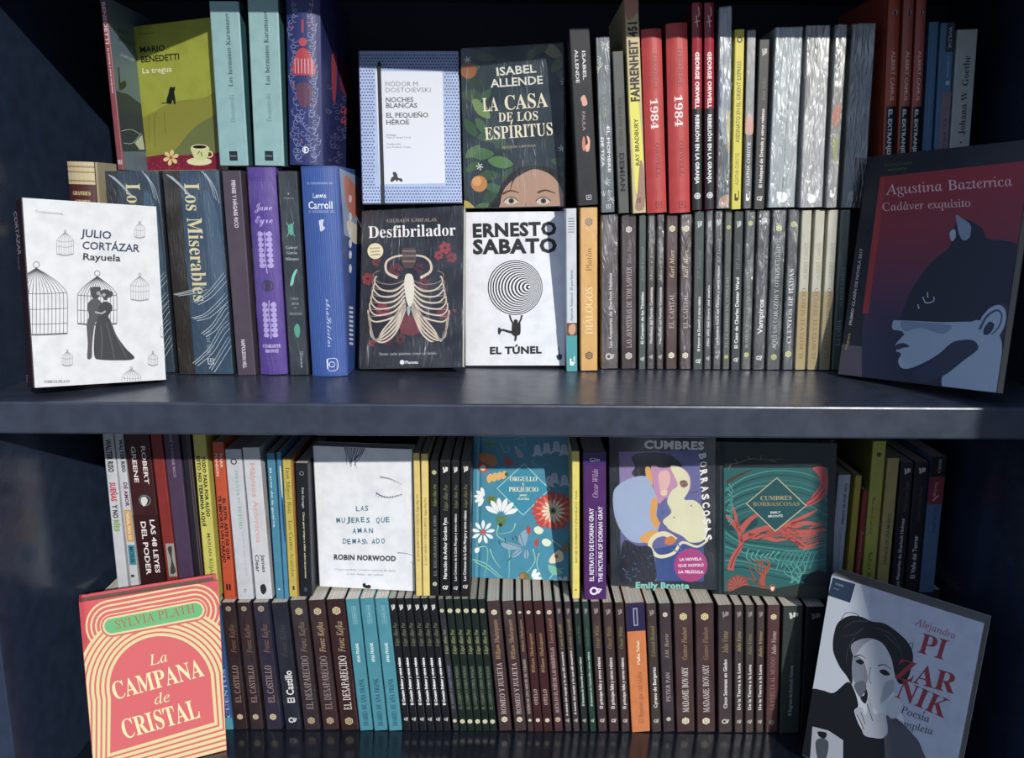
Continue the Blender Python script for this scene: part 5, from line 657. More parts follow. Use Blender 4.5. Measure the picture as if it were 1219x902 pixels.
# ------------------------------------------------------------------ books shown by their front covers
def cover_book(q, t, hard, cols, label, wrap=None, page=PAGE, rough=.42, zb=None):
    x, y, yaw, tilt, roll, W, H, z = q
    if zb is not None: z = zb
    R = Matrix.Rotation(yaw, 3, 'Z') @ Matrix.Rotation(-tilt, 3, 'X') @ Matrix.Rotation(roll, 3, 'Y')
    low_ = min((R @ Vector((sx*W/2, sy, 0)))[2] for sx in (-1, 1) for sy in (0, t))
    low_f = min((R @ Vector((sx*W/2, 0, 0)))[2] for sx in (-1, 1))
    o = Vector((x, y, z-low_f)); o += Vector((0, 0, max(0, low_f-low_)+(.0012 if wrap else .0005)))
    Rb = (R @ Matrix(((0, 1, 0), (-1, 0, 0), (0, 0, 1)))).to_4x4()
    org = o - Rb.to_3x3() @ Vector((t/2, W/2, 0))
    B = Book(Matrix.Translation(org) @ Rb, t, H, W, hard, cols[0], cols[1], None, wrap, label, None, page, rough)
    cz = [(Rb.to_3x3() @ Vector((sx*t/2, yy, H)))+org for sx in (-1, 1) for yy in (0, W)]
    if y > 1.0: tops.append((min(c[0] for c in cz), max(c[0] for c in cz), max(c[2] for c in cz)))
    return B

# birdcages
B = cover_book((-0.4547, 0.9118, 0.7092, 0.1369, 0.0670, 0.1365, 0.1993, Z_MID), .030, False, ['2c1a22', 'cfd2d6'], 'white birdcage cover with embracing couple, standing forward at the left', page='b9b4aa')
A0 = B.px_art('front', (3.007, 0, 180)); k1, k2 = '55585c', '8a8c90'
def cage(cx, top, base, w, col, n=9, rings=(.42, .68), lw=2., ringr=9):
    a = A0.sub('birdcage'); h = base-top; L = []
    for i in range(n):
        s = -1+2*i/(n-1); e = w/2*s
        L.append([(cx, top)]+[(cx+e*math.sin(min(1, f/.45)*math.pi/2), top+h*f) for f in (.05, .12, .22, .34, .45)]+[(cx+e, base-abs(1-s*s)*(-3))])
    L.append([(cx-w/2, base), (cx, base+5), (cx+w/2, base)])
    for f in rings: L.append([(cx-w/2*min(1, .6+f), top+h*f), (cx, top+h*f+4), (cx+w/2*min(1, .6+f), top+h*f)])
    a.lines(L, lw, col); a.line([(cx-w/2, base+2), (cx, base+7), (cx+w/2, base+2)], lw*2.2, col); a.ring(cx, top-ringr, ringr, 2.4, col, n=14)
cage(130, 418, 650, 222, k1, 17, (.38, .62, .85), 2.2, 12); cage(348, 448, 615, 140, k1, 13, (.4, .72), 2.2, 11)
cage(233, 290, 366, 60, k2, 8, (.4, .65), 1.6, 5); cage(500, 257, 304, 36, k2, 6, (.5,), 1.4, 4); cage(500, 447, 528, 64, k2, 8, (.4, .65), 1.6, 6)
cage(241, 717, 762, 38, k2, 7, (.5,), 1.4, 4); cage(547, 722, 761, 34, k2, 6, (.5,), 1.4, 4); cage(470, 780, 848, 68, k2, 8, (.45,), 1.6, 5); cage(600, 610, 662, 50, k2, 7, (.5,), 1.4, 4)
a = A0.sub('embracing_couple'); dk = '3c3d42'
a.blob([(322, 495), (330, 486), (358, 486), (360, 500), (356, 518), (344, 530), (330, 524)], dk); a.blob([(312, 552), (325, 532), (345, 526), (362, 540), (372, 560), (350, 600), (338, 625), (330, 690), (328, 738), (312, 740), (314, 690), (310, 620), (318, 590)], '4a4b50')
a.blob([(360, 500), (380, 494), (402, 505), (400, 520), (388, 524), (378, 534), (366, 522)], dk); a.blob([(352, 560), (372, 538), (396, 545), (402, 565), (388, 590), (400, 615), (418, 660), (450, 705), (480, 735), (470, 746), (430, 748), (360, 746), (338, 735), (336, 680), (342, 620), (352, 590)], '36373b')
a.lines([[(360, 620), (365, 680), (362, 740)], [(380, 610), (395, 670), (410, 742)], [(392, 600), (420, 670), (452, 738)]], 3, '55565b'); a.circ(352, 508, 7, '8f8f90'); a.circ(372, 514, 6, '9a9a9b'); a.line([(340, 575), (362, 580), (378, 572)], 6, '9a9a9b')
a = B.px_art('front', (3.007, 0, 180), 'lettering')
a.text('Contemporánea', 'sans', '8a8d92', (125, 219), (225, 228), 9); a.text('JULIO', 'bold', '26355c', (289, 305), (397, 314), 27); a.text('CORTÁZAR', 'bold', '26355c', (294, 349), (499, 361), 27); a.text('Rayuela', 'bold', '24262c', (297, 388), (431, 394), 24); a.text('DEBOLSILLO', 'bold', '5a5d62', (158, 829), (249, 827), 9)
a = B.px_art('spine', (3.007, 0, 180), 'spine_lettering'); a.text('CORTÁZAR', 'bold', 'a89aa4', (50, 215), (66, 372), 11); a.text('Rayuela', 'sans', '8a7c86', (64, 378), (69, 425), 6); a.rect(92, 800, 99, 828, '9a8c94')
B.done()

# cat mask
B = cover_book((0.4580, 0.9429, -0.9470, 0.1762, -0.0604, 0.1865, 0.2668, Z_MID), .016, False, ['141b28', '18202e'], 'large dark cover with a cat masked profile, tilted at right of upper shelf', page='8a8780', rough=.3)
a = B.px_art('front', (2.82, 980, 160))
G = [(0, (138, 32, 52)), (.3, (118, 38, 60)), (.52, (86, 42, 78)), (.68, (52, 44, 78)), (.82, (32, 42, 72)), (1, (24, 36, 62))]
for i in range(26):
    f = i/26; j = max(q for q in range(5) if G[q][0] <= f); u_ = (f-G[j][0])/(G[j+1][0]-G[j][0]); c_ = [round(G[j][1][q]*(1-u_)+G[j+1][1][q]*u_) for q in range(3)]
    y0, y1 = 142+26.5*i, 172+26.5*i; xl = 192-62*min(1, f*1.35)
    a.poly([(xl, y0), (760, y0-62), (760, 900), (xl-(62/26*1.35 if f < .74 else 0), 900)], '%02x%02x%02x' % tuple(c_))
a.poly([(192, 142), (212, 140), (152, 600), (132, 600)], '9a2836'); a.poly([(42, 700), (130, 712), (130, 830), (42, 830)], '4c4858')
a = a.sub('pale_face'); sk, sk2, mk = '8fa5bd', '6f87a4', '15213a'
a.blob([(500, 640), (560, 650), (600, 700), (590, 870), (560, 880), (420, 860), (398, 820), (430, 770)], sk, 4)
a.poly(smooth([(238, 622), (256, 622), (400, 625), (540, 625), (560, 660), (520, 700), (470, 690), (430, 700), (390, 735), (340, 765), (290, 785), (262, 782), (252, 760), (262, 735), (245, 728), (252, 716), (243, 706), (262, 682), (272, 668), (240, 658), (231, 645)], True, 3), sk)
a.blob([(440, 700), (500, 690), (520, 720), (470, 760), (420, 800), (380, 820), (330, 830), (300, 800), (360, 765)], '22304c'); a.blob([(275, 660), (330, 650), (400, 670), (430, 640), (330, 630), (262, 628)], sk2)
a.blob([(246, 706), (270, 700), (290, 712), (268, 716), (250, 722)], '2a3348'); a.blob([(240, 656), (262, 660), (270, 664), (250, 668)], '2a3450')
a.blob([(515, 660), (540, 600), (585, 572), (612, 590), (610, 640), (580, 685), (530, 695), (500, 685)], sk); a.line([(525, 655), (550, 610), (585, 590), (600, 610), (590, 645), (565, 672)], 9, '3a4c68', 4); a.blob([(540, 650), (560, 628), (575, 640), (560, 668), (540, 672)], '22304a')
a = a.sub('cat_mask')
a.poly([(236, 623)]+smooth([(262, 610), (285, 545), (310, 500), (345, 450), (385, 410), (418, 385), (432, 358), (424, 345), (422, 325), (440, 312), (448, 290), (445, 268), (470, 283), (500, 292), (535, 318), (552, 350), (600, 355), (645, 365), (680, 385)], False, 4)+[(700, 400), (680, 560), (640, 580), (600, 565), (560, 580), (530, 615), (500, 628), (400, 630)], mk)
a.blob([(446, 270), (470, 284), (495, 305), (492, 345), (470, 355), (455, 330), (450, 300)], '7488a0'); a.blob([(424, 330), (442, 318), (445, 345), (432, 358)], '93a3b5'); a.lines([[(335, 545), (345, 565), (370, 560), (372, 545)], [(318, 570), (322, 585)], [(350, 530), (352, 548)]], 3.5, 'a8b8cc')
a = B.px_art('front', (2.82, 980, 160), 'lettering')
a.text('Agustina Bazterrica', 'roman', 'd2aeb4', (210, 203), (635, 172), 34); a.text('Cadáver exquisito', 'roman', 'd2aeb4', (200, 257), (495, 242), 27); a.text('ALFAGUARA', 'bold', '3f4f34', (205, 108), (302, 100), 10); a.text('HISPÁNICA', 'bold', '3f6a34', (218, 124), (282, 117), 7)
a.text('PREMIO CLARÍN DE NOVELA 2017', 'bold', 'b8b8bc', (96, 640), (133, 384), 9); a.text('Alfaguara', 'bold', '8f8a60', (80, 725), (92, 668), 9)
B.done()

# coral book with arches
B = cover_book((-0.4517, 0.9658, 0.4450, -0.0085, 0.0171, 0.1591, 0.2455, Z_LOW), .022, True, ['c23f4c', 'd0505c'], 'coral and cream hardcover with concentric arches, leaning at lower left', page='8f7a6a')
a = B.px_art('front', (4.063, 0, 680)); cr, co, gr = 'd2c890', 'cf5c62', '5fae74'
def stad(o):
    P = []; c0, c1 = np.array((540, 264)), np.array((945, 187)); an = math.atan2(c1[1]-c0[1], c1[0]-c0[0]); r = 35+o
    for k in range(13): t_ = an+math.pi/2+math.pi*k/12; P.append((c0[0]+r*math.cos(t_), c0[1]+r*math.sin(t_)))
    for k in range(13): t_ = an-math.pi/2+math.pi*k/12; P.append((c1[0]+r*math.cos(t_), c1[1]+r*math.sin(t_)))
    return P
def arch(o):
    # left foot, left spring, crown, right spring, right foot on the slanted cover
    bl, br, ls, rs = np.array((541., 868)), np.array((1028., 722)), np.array((545., 610)), np.array((1010., 500)); e = (rs-ls)/np.hypot(*(rs-ls)); dn = np.array((.02, 1.))
    ls = ls-e*o; rs = rs+e*o; bl = bl-e*o+dn*o*1.0; br = br+e*o+dn*o*1.0; c = (ls+rs)/2; R_ = np.hypot(*(rs-ls))/2; nrm = np.array((e[1], -e[0])); hgt = 235+o*.9
    P = [tuple(bl)]
    for k in range(25): t_ = math.pi-math.pi*k/24; P.append(tuple(c+e*R_*math.cos(t_)+nrm*hgt*math.sin(t_)))
    return P+[tuple(br)]
for i in range(4, 0, -1): a.poly(stad(i*23), cr); a.poly(stad(i*23-9), co)
a = a.sub('striped_arch')
for i in range(7, 0, -1): a.poly(arch(i*25), cr); a.poly(arch(i*25-16), co)
a = a.sub('name_panel')
for i in range(3): a.poly(stad(18-i*9), (co, cr, co)[i])
a.poly(stad(0), gr)
a = B.px_art('front', (4.063, 0, 680), 'lettering'); cl = 'e6d8a4'
a.text('SYLVIA PLATH', 'roman', 'a8583c', (563, 278), (945, 196), 42); a.text('La', 'ital', cl, (725, 455), (812, 434), 50); a.text('CAMPANA', 'serif', cl, (556, 620), (990, 503), 84)
a.text('de', 'ital', cl, (750, 643), (826, 626), 50); a.text('CRISTAL', 'serif', cl, (604, 810), (972, 704), 92)
B.done()

# portrait
B = cover_book((0.4523, 0.9266, -0.7216, 0.1286, 0.0259, 0.1770, 0.2491, Z_LOW), .036, False, ['8f98a8', 'aab4c8'], 'pale cover with black and white portrait and red capitals, tilted at lower right', page='8f8f8c')
a = B.px_art('front', (3.889, 940, 670))
a.poly([(190, 60), (330, 100), (400, 380), (520, 700), (640, 1100), (0, 1100)], 'c4ccd6')  # paler left side: sunlit patch painted into the cover colour
a.poly([(200, 66), (305, 97), (280, 184), (178, 150)], '2a3c56')
a = a.sub('portrait'); bk, gy, lt = '14181f', '4a505a', 'b4bac4'
a.blob([(285, 440), (300, 380), (360, 345), (430, 365), (468, 430), (492, 520), (486, 580), (450, 640), (405, 680), (365, 640), (330, 600), (290, 560), (278, 490)], lt)
a.blob([(288, 430), (330, 440), (352, 480), (362, 540), (340, 570), (300, 550), (280, 490)], '7a8290'); a.blob([(400, 640), (450, 640), (470, 690), (450, 720), (410, 700)], lt)
a.blob([(205, 330), (225, 275), (275, 245), (330, 248), (380, 270), (440, 280), (500, 320), (550, 370), (572, 430), (560, 500), (540, 545), (510, 560), (488, 520), (470, 440), (430, 372), (370, 348), (320, 362), (298, 410), (288, 480), (290, 560), (262, 520), (232, 480), (205, 420), (200, 380)], bk)
a.lines([[(240, 260), (260, 232), (300, 232), (325, 250)], [(545, 380), (570, 370), (560, 420)]], 3, bk)
a.blob([(305, 455), (325, 445), (345, 458), (330, 470)], bk); a.blob([(415, 500), (440, 492), (465, 515), (440, 520)], bk); a.lines([[(300, 435), (325, 425), (352, 440)], [(410, 475), (440, 470), (470, 492)]], 6, bk, 2); a.lines([[(375, 480), (368, 530), (378, 560)]], 4, '6a727e')
a.blob([(322, 585), (350, 575), (362, 610), (352, 650), (330, 630)], bk); a.circ(335, 604, 12, 'c8ced6')
a.blob([(95, 590), (150, 588), (205, 600), (270, 550), (300, 590), (318, 660), (300, 690), (350, 790), (440, 805), (455, 700), (520, 760), (600, 830), (640, 1000), (600, 1100), (50, 1100), (40, 900), (70, 700)], bk, 5)
a.blob([(450, 700), (520, 740), (590, 820), (640, 940), (620, 1060), (470, 1060), (440, 860)], gy)
a.blob([(302, 690), (330, 665), (350, 700), (358, 690), (365, 625), (380, 640), (392, 700), (425, 690), (448, 720), (446, 800), (350, 800), (330, 740)], 'a8aeb8'); a.lines([[(330, 690), (350, 745)], [(358, 650), (385, 730)], [(312, 702), (345, 770)]], 4, '4a505a')
a.poly([(106, 756), (180, 775), (248, 820), (246, 1100), (80, 1100)], 'aab0ba'); a.blob([(120, 830), (150, 810), (180, 830), (170, 900), (135, 920)], gy); a.blob([(130, 780), (170, 785), (165, 810), (140, 805)], bk)
a.blob([(300, 560), (340, 545), (356, 575), (330, 620), (306, 590)], '5c6470'); a.blob([(440, 560), (480, 540), (482, 590), (446, 630), (420, 650)], '949aa6'); a.blob([(285, 380), (330, 352), (380, 350), (340, 380), (300, 430)], '8a909c')
a.lines([[(300, 345), (270, 400), (262, 470)], [(340, 300), (300, 330), (240, 340)], [(400, 300), (470, 330), (520, 400)], [(440, 330), (510, 400), (530, 480)], [(360, 270), (300, 270), (250, 300)]], 5, '3a404c', 1.5)
a.blob([(420, 660), (455, 640), (500, 600), (520, 680), (480, 720), (450, 700)], lt)
a = B.px_art('front', (3.889, 940, 670), 'lettering'); rd = '8a2a38'
a.text('Alejandra', 'roman', '9a4a58', (577, 284), (765, 352), 32); a.text('PI', 'serif', rd, (592, 412), (712, 448), 92); a.text('ZAR', 'serif', rd, (484, 530), (760, 606), 92); a.text('NIK', 'serif', rd, (486, 618), (715, 718), 88)
a.text('Poesía', 'roman', '26303f', (513, 692), (643, 738), 34); a.text('completa', 'roman', '26303f', (478, 744), (660, 794), 32); a.text('POESÍA', 'bold', '8f9cae', (212, 100), (250, 112), 9); a.text('Lumen', 'bold', '8f9cae', (203, 118), (228, 126), 6)
B.done()

# ribcage
B = cover_book((-0.1263, 1.0183, -0.1759, 0.3028, -0.0569, 0.1332, 0.2010, Z_MID), .012, False, ['14151d', '1c1e29'], 'black cover with ivory ribcage and red flowers, film wrapped', wrap=1)
a = B.px_art('front', (3.922, 410, 230)); bn = 'c8b8a4'; bn2 = '8a7468'; R = random.Random(5)
for x, y, r, c in ((300, 610, 55, '5a1c28'), (470, 255, 30, '8f2c34'), (500, 300, 26, '7a2430'), (440, 290, 22, '8f2c34'), (110, 400, 30, '7c2530'), (150, 320, 22, '6a2530'), (180, 545, 34, '7c2c3a'), (465, 560, 34, '6a2434'), (260, 680, 28, '4a2028'), (200, 690, 24, '4a2028'), (130, 700, 16, '7a2c38'), (240, 360, 36, '5a2430'), (370, 420, 30, '5a2430'), (350, 350, 26, '4a2430'), (515, 548, 9, '7a2c38')):
    a = a.sub('flower'); a.daisy(x, y, r, 6, c, '2c1218', R.random(), R.random()+6.28, .1, .7)
a = a.sub('heart'); a.blob([(265, 590), (300, 570), (350, 590), (360, 640), (310, 665), (262, 640)], '6a2430')
a.poly([(275, 255), (330, 255), (338, 300), (322, 350), (280, 350), (262, 300)], '4a3a38'); a.lines([[(270, 270), (335, 270)], [(266, 292), (338, 292)], [(272, 318), (332, 318)]], 8, '7a665c')
a = a.sub('ribcage'); L = []; L2 = []
for s in (1, -1):
    X = lambda v: 300+s*(v-300)
    for i in range(6):
        L2.append([(X(285), 405+18*i), (X(225), 425+26*i), (X(160-6*i), 415+32*i), (X(135-4*i), 380+34*i), (X(165-8*i), 360+30*i)])
        L.append([(X(282), 420+19*i), (X(235), 455+24*i), (X(175-5*i), 450+30*i), (X(142-5*i), 415+33*i), (X(150-8*i), 385+32*i)])
    for j in range(5): L.append([(X(284), 505+9*j), (X(240), 570+20*j), (X(180), 640+14*j), (X(150-6*j), 690-6*j), (X(122), 630-10*j), (X(112), 560+8*j)])
a.lines(L2, 5, bn2, 3); a.lines(L, 9, bn, 5); a.lines([[(248, 395), (200, 370), (195, 325), (225, 300), (270, 290)], [(355, 395), (402, 365), (402, 325), (375, 298), (335, 290)]], 13, bn, 8)
a.blob([(285, 385), (300, 375), (318, 385), (326, 430), (322, 500), (305, 530), (290, 500), (280, 430)], 'd8cfc0'); a.blob([(292, 530), (308, 530), (306, 560), (300, 572), (294, 560)], '8fa0a0')
a = a.sub('round_sticker'); a.circ(145, 270, 37, 'ddd0a8')
a = B.px_art('front', (3.922, 410, 230), 'lettering')
a.text('GILRAEN EÄRFALAS', 'roman', 'b09a90', (200, 136), (430, 131), 15); a.text('Desfibrilador', 'serif', 'e2dede', (113, 209), (520, 197), 54); a.text('Incluye', 'bold', '6a5c40', (120, 262), (166, 258), 9); a.text('escena', 'bold', '6a5c40', (124, 277), (166, 273), 9); a.text('inédita', 'bold', '6a5c40', (124, 292), (168, 288), 9)
a.text('Siente cada palabra como un latido', 'roman', 'b8b8bc', (163, 756), (430, 752), 12); a.circ(270, 789, 11, 'd8d8dc'); a.text('Planeta', 'bold', 'd8d8dc', (285, 796), (345, 795), 14)
B.done()

# spiral
B = cover_book((0.0037, 1.0607, -0.0465, 0.1559, -0.0161, 0.1285, 0.1960, Z_MID), .012, False, ['d8dbe2', 'd8dce4'], 'white cover with black spiral tunnel and hanging man', wrap=None)
a = B.px_art('front', (3.922, 410, 230)); K = '17171b'
n = 26
for i in range(n):
    f = i/n; a.circ(797+70*f**1.5, 440-2*f, 128*(1-f)**.92, K if i % 2 == 0 else 'd8dce4', n=40)
a = a.sub('hanging_man'); a.lines([[(771, 568), (778, 590), (790, 612)], [(829, 568), (823, 590), (812, 612)]], 8, K); a.circ(800, 598, 10, K); a.blob([(784, 604), (800, 606), (820, 604), (823, 630), (820, 658), (800, 666), (782, 656)], K)
a.lines([[(790, 652), (765, 645), (735, 638), (722, 655)], [(797, 655), (800, 672), (796, 690)]], 13, K, 8); a.blob([(718, 628), (730, 632), (726, 658), (718, 655)], K)
a = B.px_art('front', (3.922, 410, 230), 'lettering')
a.text('ERNESTO', 'black', K, (600, 204), (991, 193), 60); a.text('SABATO', 'black', K, (600, 282), (993, 274), 64); a.text('EL TÚNEL', 'black', K, (680, 750), (921, 746), 32); a.text('booket', 'bold', '2a3850', (1006, 752), (1003, 715), 9); a.blob([(992, 756), (1014, 752), (1014, 772), (1000, 778), (992, 770)], '1c2840')
B.done()

# lime green
B = cover_book((-0.4098, 1.0705, -0.4559, -0.0130, -0.0000, 0.1298, 0.1716, 1.487), .012, False, ['7a8020', '9fa62a'], 'lime green cover with black cat silhouette and coffee cup', zb=support(-.46, -.36, 1.36))
a = B.px_art('front', (3.758, 0, 0))
a.blob([(600, 560), (690, 500), (780, 455), (903, 440), (1000, 430), (1000, 760), (640, 760), (600, 700)], '8a8a2c'); a.blob([(770, 720), (810, 640), (870, 570), (950, 520), (1000, 500), (1000, 760)], '6a7440')
a = a.sub('red_tablecloth'); a.poly([(630, 706), (735, 690), (800, 696), (1000, 680), (1000, 800), (630, 800)], '7c1434'); R = random.Random(2)
a.polys([[(x, y), (x+5, y-3), (x+8, y+2), (x+3, y+5)] for x, y in [(R.uniform(650, 940), R.uniform(705, 755)) for _ in range(60)]], '9a3048')
a = a.sub('flower'); a.daisy(765, 705, 36, 6, 'dcc486', 'a8552c', .2, 6.48, .1, .5); a = a.sub('coffee_cup'); a.circ(892, 722, 56, 'dcd8a8', 18); a.blob([(858, 655), (930, 655), (934, 680), (920, 712), (880, 714), (862, 690)], 'cfd490'); a.ring(938, 690, 16, 6, 'cfd490'); a.circ(893, 657, 37, 'e0dcb0', 11); a.circ(893, 657, 31, '1c1610', 7.5); a.lines([[(885, 690), (893, 675)], [(905, 700), (900, 680)]], 4, '4a5a20')
a = a.sub('cat_silhouette'); a.blob([(758, 398), (765, 388), (774, 391), (782, 387), (784, 398), (780, 412), (784, 436), (786, 464), (778, 464), (773, 446), (767, 465), (758, 464), (748, 462), (746, 444), (754, 420)], '16201a'); a.line([(750, 456), (736, 462), (725, 459)], 4, '16201a')
a = a.sub('hill_lines'); a.lines([[(665, 520), (668, 640)], [(700, 500), (690, 560), (696, 660)], [(735, 500), (742, 600)]], 2.5, '6f6a24')
a = B.px_art('front', (3.758, 0, 0), 'lettering')
a.text('Contemporánea', 'sans', '5c6420', (618, 155), (692, 148), 7); a.text('MARIO', 'bold', '1a2010', (628, 236), (738, 227), 27); a.text('BENEDETTI', 'bold', '1a2010', (633, 280), (803, 266), 28); a.text('La tregua', 'bold', 'e2e0b4', (638, 329), (770, 320), 25)
B.done()

# dotted blue cover with a slim pencil
zs = support(-.18, -.07, 1.36)
B = cover_book((-0.1267, 1.0781, 0.0685, 0.1905, -0.0162, 0.1250, 0.1890, 1.44), .010, False, ['4a5a96', '9ab0dc'], 'blue dotted cover with white title panel and a slim black pencil', zb=zs)
a = B.px_art('front', (3.922, 420, 30)); P = []
for i in range(36):
    for j in range(51):
        x, y = 30+i*13.6+(6.8 if j % 2 else 0), 140+j*14.4
        if 100 < x < 425 and 208 < y < 745: continue
        P.append([(x+3.9*math.cos(q*1.0472), y+3.9*math.sin(q*1.0472)) for q in range(6)])
a = a.sub('dot_pattern'); a.polys(P, '26306a'); a = a.sub('title_panel'); a.poly([(105, 215), (418, 215), (432, 738), (126, 743)], 'cad0df')
a = a.sub('horse_emblem'); a.blob([(176, 730), (180, 712), (190, 705), (186, 690), (196, 684), (206, 694), (212, 712), (228, 716), (232, 728), (222, 730), (214, 722), (206, 730), (198, 722), (188, 730)], '20222a')
a = B.px_art('front', (3.922, 420, 30), 'lettering')
for t_, f_, c_, x0, x1, y_, cp in (('FIÓDOR M.', 'sans', '6a6d78', 152, 311, 285, 21), ('DOSTOIEVSKI', 'sans', '6a6d78', 152, 363, 313, 21), ('NOCHES', 'bold', '33353e', 154, 283, 359, 22), ('BLANCAS', 'bold', '33353e', 155, 301, 386, 22), ('EL PEQUEÑO', 'bold', '33353e', 156, 352, 431, 22), ('HÉROE', 'bold', '33353e', 157, 263, 464, 22), ('Prólogo', 'bold', '6a6d78', 157, 203, 517, 8), ('Miguel Ángel Lladó', 'sans', '6a6d78', 157, 273, 528, 8), ('Traducción', 'bold', '6a6d78', 158, 225, 559, 8), ('Luis Abollado Vargas', 'sans', '6a6d78', 158, 271, 573, 8)): a.text(t_, f_, c_, (x0, y_), (x1, y_-1), cp)
p0, p1 = [np.asarray(v) for v in a.fmap(np.array([[123/3.922+420, 178/3.922+30], [143/3.922+420, 838/3.922+30]]))]
B.done()
V = []; dv = (p1-p0)/np.hypot(*(p1-p0)); nv = np.array([-dv[1], dv[0]]); r_ = .0021
for p in (p0, p1):
    for k_ in range(6): c_, s_ = math.cos(k_*math.pi/3), math.sin(k_*math.pi/3); q = p+nv*r_*c_; V.append((B.t/2+.0022+r_*s_, q[0], q[1]))
pen = mesh('pencil', V, [tuple(range(6)), tuple(range(6, 12))]+[(i, (i+1) % 6, 6+(i+1) % 6, 6+i) for i in range(6)], [mat('1a1c24', .35, 'cover')], None, B.root); pen['label'] = 'slim black pencil fixed upright on the cover'

# face among leaves
B = cover_book((0.0003, 1.0850, -0.1784, 0.0467, -0.0285, 0.1285, 0.1941, 1.437), .020, False, ['2c3a2a', '22333c'], 'dark green cover with a half face, oranges and leaves', wrap=1, zb=support(-.05, .06, 1.36))
a = B.px_art('front', (3.922, 420, 30)); R = random.Random(11)
for x, y, r, c in ((540, 200, 55, '3f5a2c'), (560, 330, 60, '2f4a30'), (600, 390, 60, '6a8a48'), (640, 520, 60, '33523a'), (600, 600, 60, '3f6a3c'), (690, 640, 60, '4f7a44'), (560, 660, 40, '3a5a30'), (640, 700, 50, '2f4f30'), (970, 640, 45, '3a5238'), (980, 240, 40, '3a5044'), (640, 800, 50, '2c4a34'), (600, 850, 40, '4a6a38'), (840, 130, 40, '4a5838'), (930, 120, 60, '77805a'), (570, 270, 50, '263c2c'), (620, 330, 40, '35553a'), (550, 480, 50, '2f5234'), (600, 470, 46, '3c6038'), (700, 560, 50, '2a4a38'), (660, 760, 46, '3a6040'), (560, 590, 44, '4a7040'), (720, 700, 40, '2f5038'), (620, 150, 44, '33482c'), (960, 180, 50, '56663e'), (880, 110, 44, '3c4a34'), (985, 700, 40, '2c4434')):
    an = R.uniform(-1, 1); c_, s_ = math.cos(an), math.sin(an); a.blob([(x+r*(u_*c_-v_*s_), y+r*(u_*s_+v_*c_)) for u_, v_ in ((-1, 0), (-.3, -.45), (.5, -.35), (1, 0), (.4, .4), (-.4, .4))], c)
a = a.sub('orange_fruit'); a.circ(540, 212, 38, '8f5424'); a.circ(590, 740, 38, 'c07a30'); a.circ(580, 728, 22, 'd69a50'); a.blob([(520, 820), (560, 840), (590, 890), (520, 890)], 'b8a03c')
a = a.sub('half_face'); a.blob([(660, 900), (680, 780), (720, 710), (780, 665), (850, 655), (930, 670), (985, 720), (1010, 800), (1010, 900)], '15130f'); a.blob([(695, 900), (690, 830), (705, 770), (745, 725), (800, 690), (850, 672), (910, 690), (955, 730), (985, 800), (990, 900)], 'b08a72')
a.blob([(760, 700), (740, 740), (735, 780), (745, 740), (775, 690)], '2a1c14'); a.lines([[(700, 788), (735, 772), (775, 782)], [(862, 782), (900, 770), (945, 785)]], 11, '4a3022', 4)
for cx in (738, 888): a.blob([(cx-32, 822), (cx-12, 806), (cx+14, 807), (cx+34, 824), (cx+8, 836), (cx-14, 836)], 'c9c0b4'); a.circ(cx+2, 820, 13, '4a3c2c'); a.circ(cx+2, 820, 6, '14100c'); a.lines([[(cx-34, 822), (cx-12, 804), (cx+14, 805), (cx+36, 822)]], 4, '20160f')
a.lines([[(808, 830), (803, 870), (800, 900)]], 6, '94705a')
a = a.sub('star_flower')
for x, y in ((592, 660), (976, 575), (536, 162), (985, 265)): a.lines([[(x-17*math.cos(q), y-17*math.sin(q)), (x+17*math.cos(q), y+17*math.sin(q))] for q in (.2, 1.25, 2.3)], 4.5, 'c8ccc0')
a = B.px_art('front', (3.922, 420, 30), 'lettering'); cm = 'e4dcc0'
a.text('ISABEL', 'bold', 'd8dad0', (673, 236), (858, 220), 38); a.text('ALLENDE', 'bold', 'd8dad0', (644, 291), (888, 273), 38); a.text('LA', 'serif', cm, (608, 403), (680, 399), 62); a.text('CASA', 'serif', cm, (712, 396), (912, 380), 66); a.text('DE LOS', 'serif', cm, (681, 451), (865, 443), 42); a.text('ESPÍRITUS', 'serif', cm, (618, 536), (935, 512), 58); a.text('EDICIÓN LIMITADA', 'bold', '9a9078', (700, 576), (855, 566), 10)
B.done()

# eyelash
B = cover_book((-0.1976, 1.0694, -0.0896, -0.0224, 0.0040, 0.1340, 0.2029, .922), .020, False, ['c0c5d0', 'dfe4ec'], 'white cover with a closed eyelash and handwritten blue title', zb=support(-.26, -.14, .8))
a = B.px_art('front', (4.1, 350, 510)); g_ = '5c6078'
a.lines([[(245+12*i, 80), (255+8*i, 130), (280+R.uniform(-25, 25), 165+R.uniform(0, 30))] for i in range(10)], 7, '4a5170', 1.5); a.line([(420, 236), (470, 246), (530, 274)], 9, '8f93a0', 2)
a.line([(400, 312), (430, 330), (470, 336), (528, 320)], 6, g_, 3); a.lines([[(405+13*i, 318+10*math.sin(i/9*3.1)), (398+14*i, 332+12*math.sin(i/9*3.1))] for i in range(10)], 3, g_, 1.2); a.line([(505, 606), (540, 608), (585, 620)], 6, '8a90a4', 2); a.line([(565, 650), (585, 660)], 3, 'a0a4b4')
a.blob([(335, 758), (348, 754), (352, 764), (368, 762), (376, 772), (366, 782), (350, 778), (338, 772)], '17191e')
a = B.px_art('front', (4.1, 350, 510), 'lettering'); tl = '2c6a80'; R9 = random.Random(9)
